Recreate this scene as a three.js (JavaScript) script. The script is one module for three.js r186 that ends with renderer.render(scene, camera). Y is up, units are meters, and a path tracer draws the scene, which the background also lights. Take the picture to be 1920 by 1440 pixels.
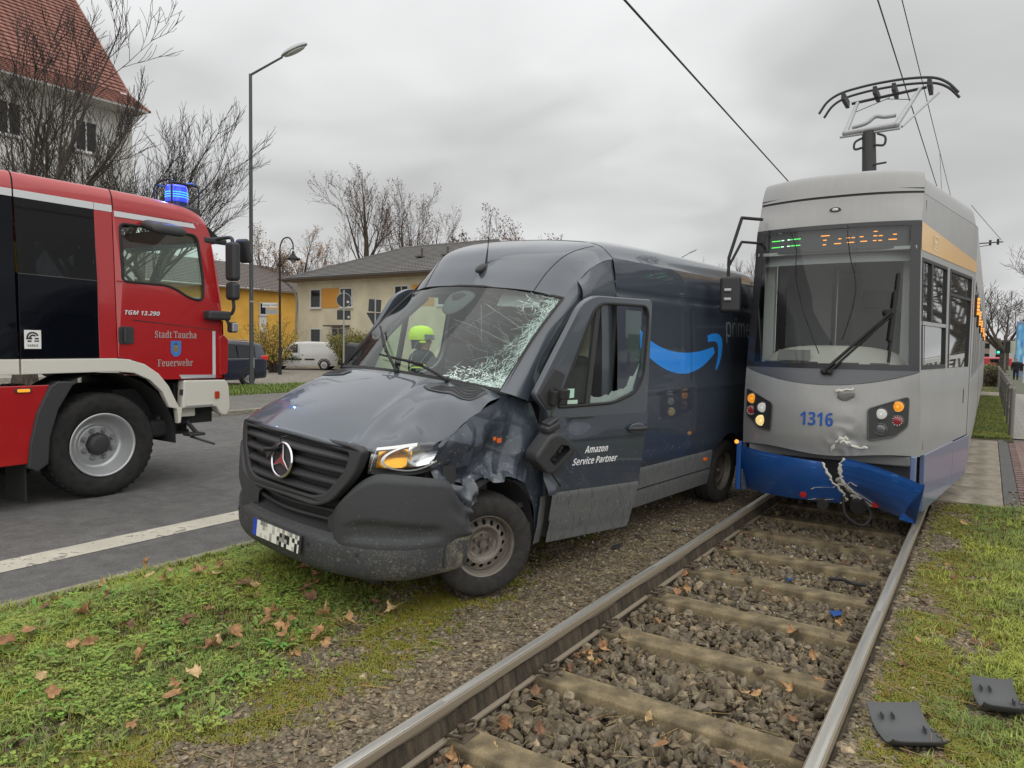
import * as THREE from 'three';
import { mergeGeometries, mergeVertices, toCreasedNormals } from 'three/addons/utils/BufferGeometryUtils.js';
import { RoundedBoxGeometry } from 'three/addons/geometries/RoundedBoxGeometry.js';
import { MarchingCubes } from 'three/addons/objects/MarchingCubes.js';

// ---------- camera, sky, sun, exposure ----------
const scene = new THREE.Scene();
const D2R = Math.PI / 180;
const camera = new THREE.PerspectiveCamera(56.82, 4 / 3, 0.05, 1500);
camera.position.set(0, 1.66, 0);
camera.rotation.order = 'YXZ';
camera.rotation.set(-3.2 * D2R, 33.85 * D2R, 0.0165);

const renderer = new THREE.WebGLRenderer({ antialias: true });
renderer.toneMapping = THREE.LinearToneMapping;
renderer.toneMappingExposure = 1.22;
renderer.shadowMap.enabled = true;

function mulberry(a) { return () => { a |= 0; a = a + 0x6D2B79F5 | 0; let t = Math.imul(a ^ a >>> 15, 1 | a); t = t + Math.imul(t ^ t >>> 7, 61 | t) ^ t; return ((t ^ t >>> 14) >>> 0) / 4294967296; }; }
function hash3(x, y, z) { let h = Math.imul(x | 0, 374761393) + Math.imul(y | 0, 668265263) + Math.imul(z | 0, 2147483647 ^ 0x5bd1e995) | 0; h = Math.imul(h ^ h >>> 13, 1274126177); h ^= h >>> 16; return (h >>> 0) / 4294967296; }
function vnoise(x, y, z = 0) {
  const xi = Math.floor(x), yi = Math.floor(y), zi = Math.floor(z); let u = x - xi, v = y - yi, w = z - zi;
  u = u * u * (3 - 2 * u); v = v * v * (3 - 2 * v); w = w * w * (3 - 2 * w);
  const L = (a, b, t) => a + (b - a) * t, h = hash3;
  return L(L(L(h(xi, yi, zi), h(xi + 1, yi, zi), u), L(h(xi, yi + 1, zi), h(xi + 1, yi + 1, zi), u), v), L(L(h(xi, yi, zi + 1), h(xi + 1, yi, zi + 1), u), L(h(xi, yi + 1, zi + 1), h(xi + 1, yi + 1, zi + 1), u), v), w);
}
function fbm(x, y, z = 0, o = 4) { let s = 0, a = 0.5, f = 1, n = 0; for (let i = 0; i < o; i++) { s += a * vnoise(x * f + i * 17.3, y * f + i * 9.1, z * f); n += a; a *= 0.5; f *= 2.03; } return s / n; }
const clamp = (x, a = 0, b = 1) => Math.max(a, Math.min(b, x));
const sstep = (a, b, x) => { const t = clamp((x - a) / (b - a)); return t * t * (3 - 2 * t); };
const lerp = (a, b, t) => a + (b - a) * t;

{ // overcast sky, brighter towards the zenith as overcast skies are
  const W = 1024, H = 512, data = new Float32Array(W * H * 4);
  for (let j = 0; j < H; j++) for (let i = 0; i < W; i++) {
    const el = ((j + 0.5) / H - 0.5) * Math.PI, az = ((i + 0.5) / W - 0.5) * 2 * Math.PI;
    const dx = Math.cos(el) * Math.cos(az), dz = Math.cos(el) * Math.sin(az), dy = Math.max(0, Math.sin(el));
    const k = 1 / (dy + 0.22), px = dx * k, pz = dz * k;
    const wx = fbm(px * 0.9 + 5, pz * 0.9, 3.1) - 0.5, wz = fbm(px * 0.9, pz * 0.9 + 8, 7.7) - 0.5;
    const c = fbm(px * 1.1 + wx * 1.6 + 11, pz * 1.1 + wz * 1.6 - 4, 1.3, 5);
    const fine = fbm(px * 4.5 + wx * 3, pz * 4.5 + wz * 3, 5.5, 4);
    let l = 0.56 * (1 + 0.60 * dy * dy) * (0.79 + 0.40 * sstep(0.27, 0.73, c) + 0.16 * (fine - 0.5));
    const warm = (1 - dy) * 0.010;
    const o = (j * W + i) * 4;
    data[o] = l * (0.985 + warm); data[o + 1] = l * 1.0; data[o + 2] = l * (1.012 - warm); data[o + 3] = 1;
  }
  const t = new THREE.DataTexture(data, W, H, THREE.RGBAFormat, THREE.FloatType);
  t.mapping = THREE.EquirectangularReflectionMapping; t.magFilter = THREE.LinearFilter; t.minFilter = THREE.LinearFilter; t.needsUpdate = true;
  scene.background = t; scene.environment = t;
}
const sun = new THREE.DirectionalLight(new THREE.Color(1.0, 0.965, 0.92), 1.5);
sun.position.set(30, 75, 38); sun.castShadow = true; sun.shadow.radius = 230;
sun.shadow.camera.left = -60; sun.shadow.camera.right = 60; sun.shadow.camera.top = 60; sun.shadow.camera.bottom = -60; sun.shadow.camera.far = 300; sun.shadow.mapSize.set(2048, 2048);
scene.add(sun); scene.add(sun.target);

// ---------- helpers ----------
const V = (x, y, z) => new THREE.Vector3(x, y, z);
const used = {};
function numbered(n) { const k = used[n] = (used[n] ?? -1) + 1; return k ? `${n}_${String(k).padStart(3, '0')}` : n; }
function tag(o, label, category, group, kind) { if (label) o.userData.label = label; if (category) o.userData.category = category; if (group) o.userData.group = group; if (kind) o.userData.kind = kind; return o; }
function mesh(name, geo, mat, parent) {
  if (Array.isArray(geo)) geo = merge(geo);
  const m = new THREE.Mesh(geo, mat); m.castShadow = m.receiveShadow = true;
  m.name = parent ? name : numbered(name); (parent || scene).add(m); return m;
}
function struct(name, geo, mat) { const m = mesh(name, geo, mat); m.userData.kind = 'structure'; return m; }
function thing(name, label, category, p = [0, 0, 0], turn = 0, group) {
  const g = new THREE.Group(); g.name = numbered(name); g.position.set(...p); g.rotation.y = turn; scene.add(g); return tag(g, label, category, group);
}
function dup(src, p, turn, label, group) {
  const c = src.clone(); c.name = numbered(src.name.replace(/_\d{3}$/, '')); c.userData = { ...src.userData }; scene.add(c);
  if (p) c.position.set(...p); if (turn !== undefined) c.rotation.y = turn; if (label) c.userData.label = label; if (group) c.userData.group = group; return c;
}
function norm(g) { // make geometries mergeable
  let q = g.index ? g.toNonIndexed() : g; const keep = ['position', 'normal', 'uv'];
  for (const k of Object.keys(q.attributes)) if (!keep.includes(k)) q.deleteAttribute(k);
  if (!q.attributes.normal) q.computeVertexNormals();
  if (!q.attributes.uv) q.setAttribute('uv', new THREE.BufferAttribute(new Float32Array(q.attributes.position.count * 2), 2));
  q.morphAttributes = {}; return q;
}
function merge(list) { const l = list.filter(Boolean); return l.length === 1 ? l[0] : mergeGeometries(l.map(norm), false); }
const T = (g, x = 0, y = 0, z = 0) => g.translate(x, y, z);
function box(w, h, d, x = 0, y = 0, z = 0, ry = 0, rx = 0, rz = 0) { const g = new THREE.BoxGeometry(w, h, d); if (rx) g.rotateX(rx); if (rz) g.rotateZ(rz); if (ry) g.rotateY(ry); return g.translate(x, y, z); }
function rbox(w, h, d, r, x = 0, y = 0, z = 0, ry = 0, rx = 0, rz = 0, s = 3) { const g = new RoundedBoxGeometry(w, h, d, s, Math.min(r, w / 2.01, h / 2.01, d / 2.01)); if (rx) g.rotateX(rx); if (rz) g.rotateZ(rz); if (ry) g.rotateY(ry); return g.translate(x, y, z); }
function bbox3(a, b) { return box(Math.abs(b[0] - a[0]), Math.abs(b[1] - a[1]), Math.abs(b[2] - a[2]), (a[0] + b[0]) / 2, (a[1] + b[1]) / 2, (a[2] + b[2]) / 2); }
function cyl(p, q, r0, r1 = r0, n = 16, open = false) {
  const a = V(...p), b = V(...q), d = b.clone().sub(a), L = d.length();
  const g = new THREE.CylinderGeometry(r1, r0, L, n, 1, open); g.translate(0, L / 2, 0);
  g.applyQuaternion(new THREE.Quaternion().setFromUnitVectors(V(0, 1, 0), d.normalize())); return g.translate(...p);
}
function tube(pts, r, n = 10, seg, closed = false) {
  const c = new THREE.CatmullRomCurve3(pts.map(p => V(...p)), closed, 'centripetal');
  return new THREE.TubeGeometry(c, seg || pts.length * 6, r, n, closed);
}
function ptube(pts, r, n = 8) { const l = []; for (let i = 0; i < pts.length - 1; i++) l.push(cyl(pts[i], pts[i + 1], r, r, n)); for (let i = 1; i < pts.length - 1; i++) l.push(new THREE.SphereGeometry(r, n, 6).translate(...pts[i])); return merge(l); }
function lathe(prof, n = 40) { return new THREE.LatheGeometry(prof.map(p => new THREE.Vector2(p[0], p[1])), n); }
function sphere(r, x, y, z, a = 16, b = 12) { return new THREE.SphereGeometry(r, a, b).translate(x, y, z); }
function shape(pts, holes = []) { const s = new THREE.Shape(pts.map(p => new THREE.Vector2(p[0], p[1]))); for (const h of holes) s.holes.push(new THREE.Path(h.map(p => new THREE.Vector2(p[0], p[1])))); return s; }
function extrude(pts, depth, bevel = 0, holes = []) { const g = new THREE.ExtrudeGeometry(shape(pts, holes), { depth, bevelEnabled: bevel > 0, bevelThickness: bevel, bevelSize: bevel, bevelOffset: -bevel, bevelSegments: 2, curveSegments: 8 }); return g; }
// 2D outline with rounded corners
function round2(pts, r, n = 5) {
  const out = [], m = pts.length;
  for (let i = 0; i < m; i++) {
    const p = pts[i], a = pts[(i + m - 1) % m], b = pts[(i + 1) % m], rr = Array.isArray(r) ? r[i] : r;
    if (!rr) { out.push([p[0], p[1]]); continue; }
    const la = Math.hypot(a[0] - p[0], a[1] - p[1]), lb = Math.hypot(b[0] - p[0], b[1] - p[1]), k = Math.min(rr, la * 0.49, lb * 0.49);
    const s = [p[0] + (a[0] - p[0]) / la * k, p[1] + (a[1] - p[1]) / la * k], e = [p[0] + (b[0] - p[0]) / lb * k, p[1] + (b[1] - p[1]) / lb * k];
    for (let j = 0; j <= n; j++) { const t = j / n, u = 1 - t; out.push([u * u * s[0] + 2 * u * t * p[0] + t * t * e[0], u * u * s[1] + 2 * u * t * p[1] + t * t * e[1]]); }
  }
  return out;
}
function warp(g, fn) { const p = g.attributes.position; for (let i = 0; i < p.count; i++) { const r = fn(p.getX(i), p.getY(i), p.getZ(i)); p.setXYZ(i, r[0], r[1], r[2]); } p.needsUpdate = true; g.computeVertexNormals(); return g; }
function crease(g, a = 0.6) { return toCreasedNormals(g, a); }
// grid surface from a function (i,j)->point
function gridSurf(nu, nv, fn, uvfn) {
  const pos = [], uv = [], idx = [];
  for (let i = 0; i <= nu; i++) for (let j = 0; j <= nv; j++) { const p = fn(i / nu, j / nv); pos.push(p[0], p[1], p[2]); const w = uvfn ? uvfn(p, i / nu, j / nv) : [i / nu, j / nv]; uv.push(w[0], w[1]); }
  for (let i = 0; i < nu; i++) for (let j = 0; j < nv; j++) { const a = i * (nv + 1) + j, b = a + nv + 1; idx.push(a, b, a + 1, b, b + 1, a + 1); }
  const g = new THREE.BufferGeometry(); g.setAttribute('position', new THREE.Float32BufferAttribute(pos, 3)); g.setAttribute('uv', new THREE.Float32BufferAttribute(uv, 2)); g.setIndex(idx); g.computeVertexNormals(); return g;
}
function cr(p0, p1, p2, p3, t) { const t2 = t * t, t3 = t2 * t; return 0.5 * (2 * p1 + (p2 - p0) * t + (2 * p0 - 5 * p1 + 4 * p2 - p3) * t2 + (3 * p1 - p0 - 3 * p2 + p3) * t3); }
function crv(P, s) { // catmull through array of points (any dim), s in 0..1
  const n = P.length - 1; let k = Math.max(0, Math.min(n - 1, Math.floor(s * n))), t = s * n - k;
  const a = P[Math.max(0, k - 1)], b = P[k], c = P[k + 1], d = P[Math.min(n, k + 2)];
  return b.map((_, i) => cr(k === 0 ? 2 * b[i] - c[i] : a[i], b[i], c[i], k === n - 1 ? 2 * c[i] - b[i] : d[i], t));
}
function patch(rows, nu = 6, nv = 6, disp, uvfn) {
  const U = (rows.length - 1) * nu, Wd = (rows[0].length - 1) * nv;
  return gridSurf(U, Wd, (u, v) => { const p = crv(rows.map(r => crv(r, v)), u); return disp ? disp(p, u, v) : p; }, uvfn);
}
function mirrorX(g) { const q = g.clone(); q.scale(-1, 1, 1); if (q.index) { const a = q.index.array; for (let i = 0; i < a.length; i += 3) { const t = a[i]; a[i] = a[i + 1]; a[i + 1] = t; } } q.computeVertexNormals(); return q; }
// linear interpolation table
function tab(T, x) { if (x <= T[0][0]) return T[0][1]; for (let i = 1; i < T.length; i++) if (x <= T[i][0]) { const a = T[i - 1], b = T[i]; const t = (x - a[0]) / (b[0] - a[0]); return a[1] + (b[1] - a[1]) * t; } return T[T.length - 1][1]; }
function stab(T, x) { // smooth table
  const n = T.length - 1; if (x <= T[0][0]) return T[0][1]; if (x >= T[n][0]) return T[n][1];
  for (let i = 0; i < n; i++) if (x <= T[i + 1][0]) { const t = (x - T[i][0]) / (T[i + 1][0] - T[i][0]); return cr(T[Math.max(0, i - 1)][1], T[i][1], T[i + 1][1], T[Math.min(n, i + 2)][1], t); }
}
// textures
function tex(W, H, fn, srgb = true) { const d = new Uint8Array(W * H * 4); for (let j = 0; j < H; j++) for (let i = 0; i < W; i++) { const c = fn(i, j); const o = (j * W + i) * 4; d[o] = clamp(c[0], 0, 255); d[o + 1] = clamp(c[1], 0, 255); d[o + 2] = clamp(c[2], 0, 255); d[o + 3] = c[3] ?? 255; } return fin(new THREE.DataTexture(d, W, H), srgb); }
function fin(t, srgb = true) { t.wrapS = t.wrapT = THREE.RepeatWrapping; t.magFilter = THREE.LinearFilter; t.minFilter = THREE.LinearMipmapLinearFilter; t.generateMipmaps = true; if (srgb) t.colorSpace = THREE.SRGBColorSpace; t.needsUpdate = true; return t; }
function canvasTex(W, H, draw, clampEdge = true) { const c = document.createElement('canvas'); c.width = W; c.height = H; const x = c.getContext('2d'); draw(x, W, H); const t = fin(new THREE.CanvasTexture(c)); if (clampEdge) t.wrapS = t.wrapT = THREE.ClampToEdgeWrapping; return t; }
// tileable noise on a torus-like lattice
function tnoise(x, y, per, seed) { const xi = Math.floor(x), yi = Math.floor(y); let u = x - xi, v = y - yi; u = u * u * (3 - 2 * u); v = v * v * (3 - 2 * v); const m = a => ((a % per) + per) % per; const h = (a, b) => hash3(m(a), m(b), seed); return lerp(lerp(h(xi, yi), h(xi + 1, yi), u), lerp(h(xi, yi + 1), h(xi + 1, yi + 1), u), v); }
function tfbm(u, v, per, seed, o = 4) { let s = 0, a = 0.5, n = 0, p = per; for (let i = 0; i < o; i++) { s += a * tnoise(u * p, v * p, p, seed + i); n += a; a *= 0.55; p *= 2; } return s / n; }
const lin = (r, g, b) => new THREE.Color().setRGB(r, g, b);
function std(color, rough = 0.7, metal = 0, extra = {}) { return new THREE.MeshStandardMaterial({ color: color.isColor ? color : new THREE.Color(color), roughness: rough, metalness: metal, side: THREE.DoubleSide, ...extra }); }
function phys(color, rough, extra = {}) { return new THREE.MeshPhysicalMaterial({ color: color.isColor ? color : new THREE.Color(color), roughness: rough, side: THREE.DoubleSide, ...extra }); }
const grainTex = tex(256, 256, (i, j) => { const v = 128 + 90 * (tfbm(i / 256, j / 256, 16, 3, 4) - 0.5) + 40 * (hash3(i, j, 5) - 0.5); return [v, v, v]; }, false);
const mottle = (lo, hi, seed, per = 6, fine = 20) => tex(512, 512, (i, j) => { const a = tfbm(i / 512, j / 512, per, seed, 6); const k = clamp((a - 0.25) / 0.5); const f = (hash3(i, j, seed + 9) - 0.5) * fine; return [lerp(lo[0], hi[0], k) + f, lerp(lo[1], hi[1], k) + f, lerp(lo[2], hi[2], k) + f]; });
function rep(t, a, b = a) { const c = t.clone(); c.repeat.set(a, b); c.needsUpdate = true; return c; }
const glassClear = phys(0xffffff, 0.02, { transmission: 1, thickness: 0, ior: 1.5 });
const glassGreen = phys(lin(0.80, 0.92, 0.86), 0.02, { transmission: 1, thickness: 0, ior: 1.5 });
const glassDark = phys(lin(0.10, 0.11, 0.12), 0.03, { transmission: 1, thickness: 0, ior: 1.5 });
const blackPlastic = std(lin(0.034, 0.035, 0.038), 0.55, 0, { bumpMap: rep(grainTex, 6), bumpScale: 0.0004 });
const greyPlastic = std(lin(0.060, 0.064, 0.068), 0.6, 0, { bumpMap: rep(grainTex, 6), bumpScale: 0.0004 });
const rubber = std(lin(0.018, 0.018, 0.018), 0.75);
const chrome = std(lin(0.75, 0.76, 0.78), 0.15, 1);
const steelGrey = std(lin(0.30, 0.31, 0.32), 0.45, 0.6);
const darkVoid = std(lin(0.035, 0.035, 0.037), 0.85);
// ---------- ground, road, track ----------
function sheet(x0, x1, z0, z1, y, m = 1, nx = 1, nz = 1) { const g = new THREE.PlaneGeometry(x1 - x0, z0 - z1, nx, nz); g.rotateX(-Math.PI / 2); g.translate((x0 + x1) / 2, y, (z0 + z1) / 2); const p = g.attributes.position, u = g.attributes.uv; for (let i = 0; i < p.count; i++) u.setXY(i, p.getX(i) / m, -p.getZ(i) / m); return g; }
const asphaltTex = tex(1024, 1024, (i, j) => {
  const u = i / 1024, v = j / 1024, big = tfbm(u, v, 3, 11, 5), mid = tfbm(u, v, 40, 21, 3); let s = 96 + 26 * (big - 0.5) + 26 * (mid - 0.5) + 30 * (hash3(i, j, 7) - 0.5);
  if (hash3(i >> 1, j >> 1, 31) > 0.965) s += 34 * hash3(i >> 1, j >> 1, 32); if (hash3(i >> 1, j >> 1, 33) > 0.97) s -= 26;
  return [s * 1.0, s * 0.995, s * 0.975];
});
const asphaltBump = tex(512, 512, (i, j) => { const v = 255 * (0.5 * tfbm(i / 512, j / 512, 64, 5, 3) + 0.5 * hash3(i, j, 77)); return [v, v, v]; }, false);
const asphalt = std(0xffffff, 0.86, 0, { map: rep(asphaltTex, 1), bumpMap: rep(asphaltBump, 4), bumpScale: 0.003 });
const earthTex = mottle([66, 56, 44], [104, 92, 70], 41, 8, 26);
const earth = std(0xffffff, 0.95, 0, { map: earthTex });
struct('ground', sheet(-500, 500, 250, -750, -0.30, 3), std(lin(0.10, 0.105, 0.07), 0.95));
struct('road', sheet(-14.40, -5.16, 60, -420, -0.06, 4, 1, 40), asphalt);
const paint = std(0xffffff, 0.8, 0, { map: tex(512, 512, (i, j) => { const a = tfbm(i / 512, j / 512, 24, 55, 4), b = tfbm(i / 512, j / 512, 5, 57, 4), w = a + 0.5 * (b - 0.5) > 0.70 ? 0.70 : 1, s = (188 + 30 * (b - 0.5) + 22 * (hash3(i, j, 3) - 0.5)) * w; return [s, s * 0.975, s * 0.90]; }) });
{ // road markings: solid edge line with worn rims, faint joint line
  const r = mulberry(5); const pts = []; const A = [], B = [];
  for (let z = 40; z >= -200; z -= 0.12) { const wob = (vnoise(z * 3, 1.7) - 0.5) * 0.008; A.push([-6.20 + wob + (r() - 0.5) * 0.006, z]); B.push([-5.885 - wob + (r() - 0.5) * 0.006, z]); }
  const g = gridSurf(A.length - 1, 1, (u, v) => { const k = Math.round(u * (A.length - 1)); const p = v < 0.5 ? A[k] : B[k]; return [p[0], -0.056, p[1]]; }, p => [p[0], p[2]]);
  const l = struct('edge_line', g, paint); l.userData.label = 'solid white edge line painted on the road';
  struct('joint_line', sheet(-10.16, -10.115, 60, -200, -0.056, 1, 1, 20), std(lin(0.20, 0.195, 0.18), 0.9));
}
// flush kerb beside the verge, stone by stone
const kerbTex = mottle([112, 106, 92], [158, 152, 138], 61, 10, 30);
const kerbMat = std(0xffffff, 0.92, 0, { map: kerbTex, bumpMap: rep(grainTex, 3), bumpScale: 0.004 });
{
  const k = struct('kerb', sheet(-5.17, -5.03, 30, -60, -0.14, 1), kerbMat); const g = rbox(0.115, 0.16, 0.985, 0.012);
  for (let i = 0; i < 60; i++) { const m = mesh('kerb_stone', g, kerbMat, k); m.position.set(-5.10, -0.125 + (hash3(i, 1, 1) - 0.5) * 0.006, 4 - i * 1.0); m.rotation.y = (hash3(i, 2, 1) - 0.5) * 0.008; }
  const k2 = struct('kerb', sheet(-14.42, -14.22, 30, -120, -0.07, 1), kerbMat); const g2 = rbox(0.17, 0.22, 0.985, 0.02);
  for (let i = 0; i < 70; i++) { const m = mesh('kerb_stone', g2, kerbMat, k2); m.position.set(-14.32, -0.062 + (hash3(i, 3, 1) - 0.5) * 0.004, 4 - i); }
}
// opposite side: footpath, verge strip, paved yard
struct('footpath', sheet(-18.15, -14.235, 60, -200, 0.04, 4, 1, 20), std(0xffffff, 0.9, 0, { map: rep(asphaltTex, 1), color: lin(1.25, 1.2, 1.12) }));
const yardTex = tex(512, 512, (i, j) => { // small paving stones seen from 25 m: too far to pick apart
  const row = Math.floor(j / 32), o = (row % 2) * 32, x = (i + o) % 64, y = j % 32, e = (x < 3 || y < 3) ? 0.72 : 1; const k = hash3(Math.floor((i + o) / 64) % 8, row, 4); const v = (132 + 34 * (k - 0.5) + 24 * (hash3(i, j, 3) - 0.5)) * e; return [v * 1.02, v * 0.97, v * 0.88];
});
struct('paved_yard', sheet(-120, -18.1, 60, -200, -0.02, 1.6), std(0xffffff, 0.9, 0, { map: yardTex }));
// ground heights beside the track
function gh(x, z) {
  const n = (fbm(x * 1.3, z * 1.3, 2, 4) - 0.5) * 0.05 + (fbm(x * 7, z * 7, 5, 3) - 0.5) * 0.022;
  if (x < -2.0) return tab([[-5.04, -0.085], [-4.85, -0.05], [-4.4, 0.02], [-3.6, -0.02], [-2.9, -0.06], [-2.1, -0.065]], x) + n * sstep(-5.05, -4.7, x) - 0.0;
  if (x < -0.48) return -0.235 + n * 0.6;
  return -0.065 + n + 0.03 * sstep(-0.2, 0.6, x);
}
const gravelTex = tex(1024, 1024, (i, j) => { // fine grit between the stones
  const u = i / 1024, v = j / 1024; const a = tfbm(u, v, 50, 71, 3), b = tfbm(u, v, 7, 73, 3); const s = 74 + 70 * (a - 0.45) + 30 * (b - 0.5) + 34 * (hash3(i, j, 2) - 0.5); return [s * 1.08, s * 0.96, s * 0.78];
});
function terrain(x0, x1, zs, dx, col) {
  const nx = Math.max(2, Math.round((x1 - x0) / dx)); const pos = [], uv = [], idx = [], c = [];
  for (let i = 0; i < zs.length; i++) for (let j = 0; j <= nx; j++) { const x = lerp(x0, x1, j / nx), z = zs[i]; pos.push(x, gh(x, z), z); uv.push(x / 1.3, z / 1.3); const k = col(x, z); c.push(...k); }
  for (let i = 0; i < zs.length - 1; i++) for (let j = 0; j < nx; j++) { const a = i * (nx + 1) + j, b = a + nx + 1; idx.push(a, a + 1, b, b, a + 1, b + 1); }
  const g = new THREE.BufferGeometry(); g.setAttribute('position', new THREE.Float32BufferAttribute(pos, 3)); g.setAttribute('uv', new THREE.Float32BufferAttribute(uv, 2)); g.setAttribute('color', new THREE.Float32BufferAttribute(c, 3)); g.setIndex(idx); g.computeVertexNormals(); return g;
}
const zFine = []; for (let z = 1.5; z > -10; z -= 0.03) zFine.push(z); for (let z = -10; z > -60; z -= 0.5) zFine.push(z); zFine.push(-120);
// share of grass and moss at a place (left verge, right verge)
function grassAt(x, z) { if (x < -2) { const e = -2.86 - 0.20 * clamp(-z - 1.3, 0, 3) + (fbm(x * 2.2, z * 2.2, 9) - 0.5) * 0.9; return sstep(0.28, -0.42, x - e); } const e = 0.06 + (fbm(x * 2.5, z * 2.5, 4) - 0.5) * 0.7; return sstep(-0.30, 0.26, x - e); }
function mossAt(x, z) { if (x < -2) { const e = -2.86 - 0.12 * clamp(-z - 1.3, 0, 3); const d = x - e; return sstep(-0.5, -0.1, d) * sstep(0.65, 0.12, d) * sstep(0.40, 0.60, fbm(x * 3.1, z * 3.1, 13)) ; } return sstep(-0.46, -0.25, x) * sstep(0.36, 0.54, fbm(x * 3.3, z * 3.3, 15)); }
const vergeMat = std(0xffffff, 0.95, 0, { map: gravelTex, vertexColors: true, bumpMap: rep(grainTex, 4), bumpScale: 0.01 });
const soilCol = (x, z) => { const g = grassAt(x, z), m = mossAt(x, z); const k = Math.max(g, m); return [lerp(1.15, 0.50, k), lerp(1.10, 0.62, k), lerp(1.05, 0.30, k)]; };
struct('verge', terrain(-5.04, -2.085, zFine, 0.03, soilCol), vergeMat);
struct('lawn', terrain(-0.455, 1.6, zFine.filter(z => z > -9.38), 0.03, soilCol), vergeMat); struct('lawn_strip', terrain(-0.455, 0.46, zFine.filter(z => z < -16.4), 0.1, soilCol), vergeMat);
const bed = struct('track_bed', terrain(-2.085, -0.455, zFine, 0.04, () => [0.62, 0.60, 0.58]), vergeMat);

// rails
const railProf = (() => { const h = [[0.0335, -0.010], [0.032, -0.003], [0.024, 0.0], [-0.024, 0.0], [-0.032, -0.003], [-0.0335, -0.010], [-0.0345, -0.036], [-0.012, -0.052], [-0.0085, -0.075], [-0.0085, -0.115], [-0.016, -0.130], [-0.058, -0.142], [-0.0625, -0.146], [-0.0625, -0.157], [0.0625, -0.157], [0.0625, -0.146], [0.058, -0.142], [0.016, -0.130], [0.0085, -0.115], [0.0085, -0.075], [0.012, -0.052], [0.0345, -0.036]]; return h; })();
const rustTex = tex(512, 512, (i, j) => { const a = tfbm(i / 512, j / 512, 8, 91, 5), f = (hash3(i, j, 8) - 0.5) * 22, k = clamp((a - 0.3) / 0.4); return [lerp(138, 182, k) + f, lerp(117, 156, k) + f, lerp(90, 124, k) + f]; });
const railMat = std(lin(0.24, 0.20, 0.145), 0.6, 0.15, { bumpMap: rep(grainTex, 4), bumpScale: 0.001 });
const railTop = std(0xffffff, 0.34, 0.7, { map: tex(64, 512, (i, j) => { const s = 205 + 50 * (tnoise(i / 8, j / 128, 8, 5) - 0.5) + 14 * (hash3(i, j, 1) - 0.5); return [s, s * 0.99, s * 0.95]; }) });
for (const [x, label] of [[-2.03, 'worn steel rail beside the damaged grey delivery van'], [-0.512, 'worn steel rail beside the lawn and loose black covers']]) {
  const g = extrude(railProf.map(p => [p[0], p[1]]), 124); crease(g); g.rotateY(Math.PI); g.translate(0, 0, 4);
  const r = mesh('rail', g, railMat); r.position.x = x; tag(r, label, 'rail', 'tram rails');
  const n = 40; mesh('running_surface', gridSurf(124, 8, (u, v) => { const s = lerp(-0.0245, 0.0245, v); return [s, 0.0022 - s * s * 1.2, 4 - 124 * u]; }, p => [p[0] * 10, p[2] * 0.4]), railTop, r);
}
// sleepers with spring clips
const sleeperTex = mottle([90, 80, 60], [146, 131, 100], 101, 9, 40);
const sleeperMat = std(0xffffff, 0.93, 0, { map: rep(sleeperTex, 1.3, 1.3), bumpMap: rep(grainTex, 3), bumpScale: 0.006 });
const clipMat = std(lin(0.11, 0.085, 0.06), 0.65, 0.4);
const zSleep = []; for (let i = -3; i < 14; i++) zSleep.push(-2.53 - i * 0.765);
{
  const g = warp(new RoundedBoxGeometry(2.44, 0.17, 0.24, 2, 0.012), (x, y, z) => { const t = (y + 0.085) / 0.17, m = 1 - Math.exp(-(x * x) / 0.16); return [x, y - 0.222 - 0.014 * (1 - m) * t + (vnoise(x * 9, z * 9) - 0.5) * 0.004, z * lerp(1.0, 0.60 + 0.10 * m, t)]; });
  { const p = g.attributes.position, u = new Float32Array(p.count * 2); for (let i = 0; i < p.count; i++) { u[i * 2] = p.getX(i); u[i * 2 + 1] = p.getZ(i) + p.getY(i); } g.setAttribute('uv', new THREE.BufferAttribute(u, 2)); }
  const clip = (() => {
    const l = []; const loop = s => tube([[-0.005, 0.006, 0.018 * s], [0.045, 0.012, 0.03 * s], [0.062, 0.030, 0.055 * s], [0.045, 0.040, 0.078 * s], [0.012, 0.028, 0.075 * s], [-0.03, 0.004, 0.062 * s]], 0.0075, 7, 30);
    l.push(loop(1), loop(-1), cyl([0.022, -0.02, 0], [0.022, 0.045, 0], 0.011, 0.011, 8), cyl([0.022, 0.024, 0], [0.022, 0.046, 0], 0.020, 0.020, 6), box(0.06, 0.022, 0.12, 0.055, -0.004, 0)); return merge(l);
  })();
  zSleep.forEach((z, i) => {
    const s = mesh('concrete_sleeper', g, sleeperMat); s.position.set(-1.271, -0.008, z); s.rotation.y = (hash3(i, 9, 9) - 0.5) * 0.02;
    tag(s, 'weathered concrete sleeper lying across the track between both rails', 'sleeper', 'concrete sleepers under the tram rails');
    const a = mesh('rail_clip', clip, clipMat, s); a.position.set(-0.700, -0.14, 0); const b = mesh('rail_clip', clip, clipMat, s); b.position.set(0.700, -0.14, 0); b.rotation.y = Math.PI;
  });
}
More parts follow.
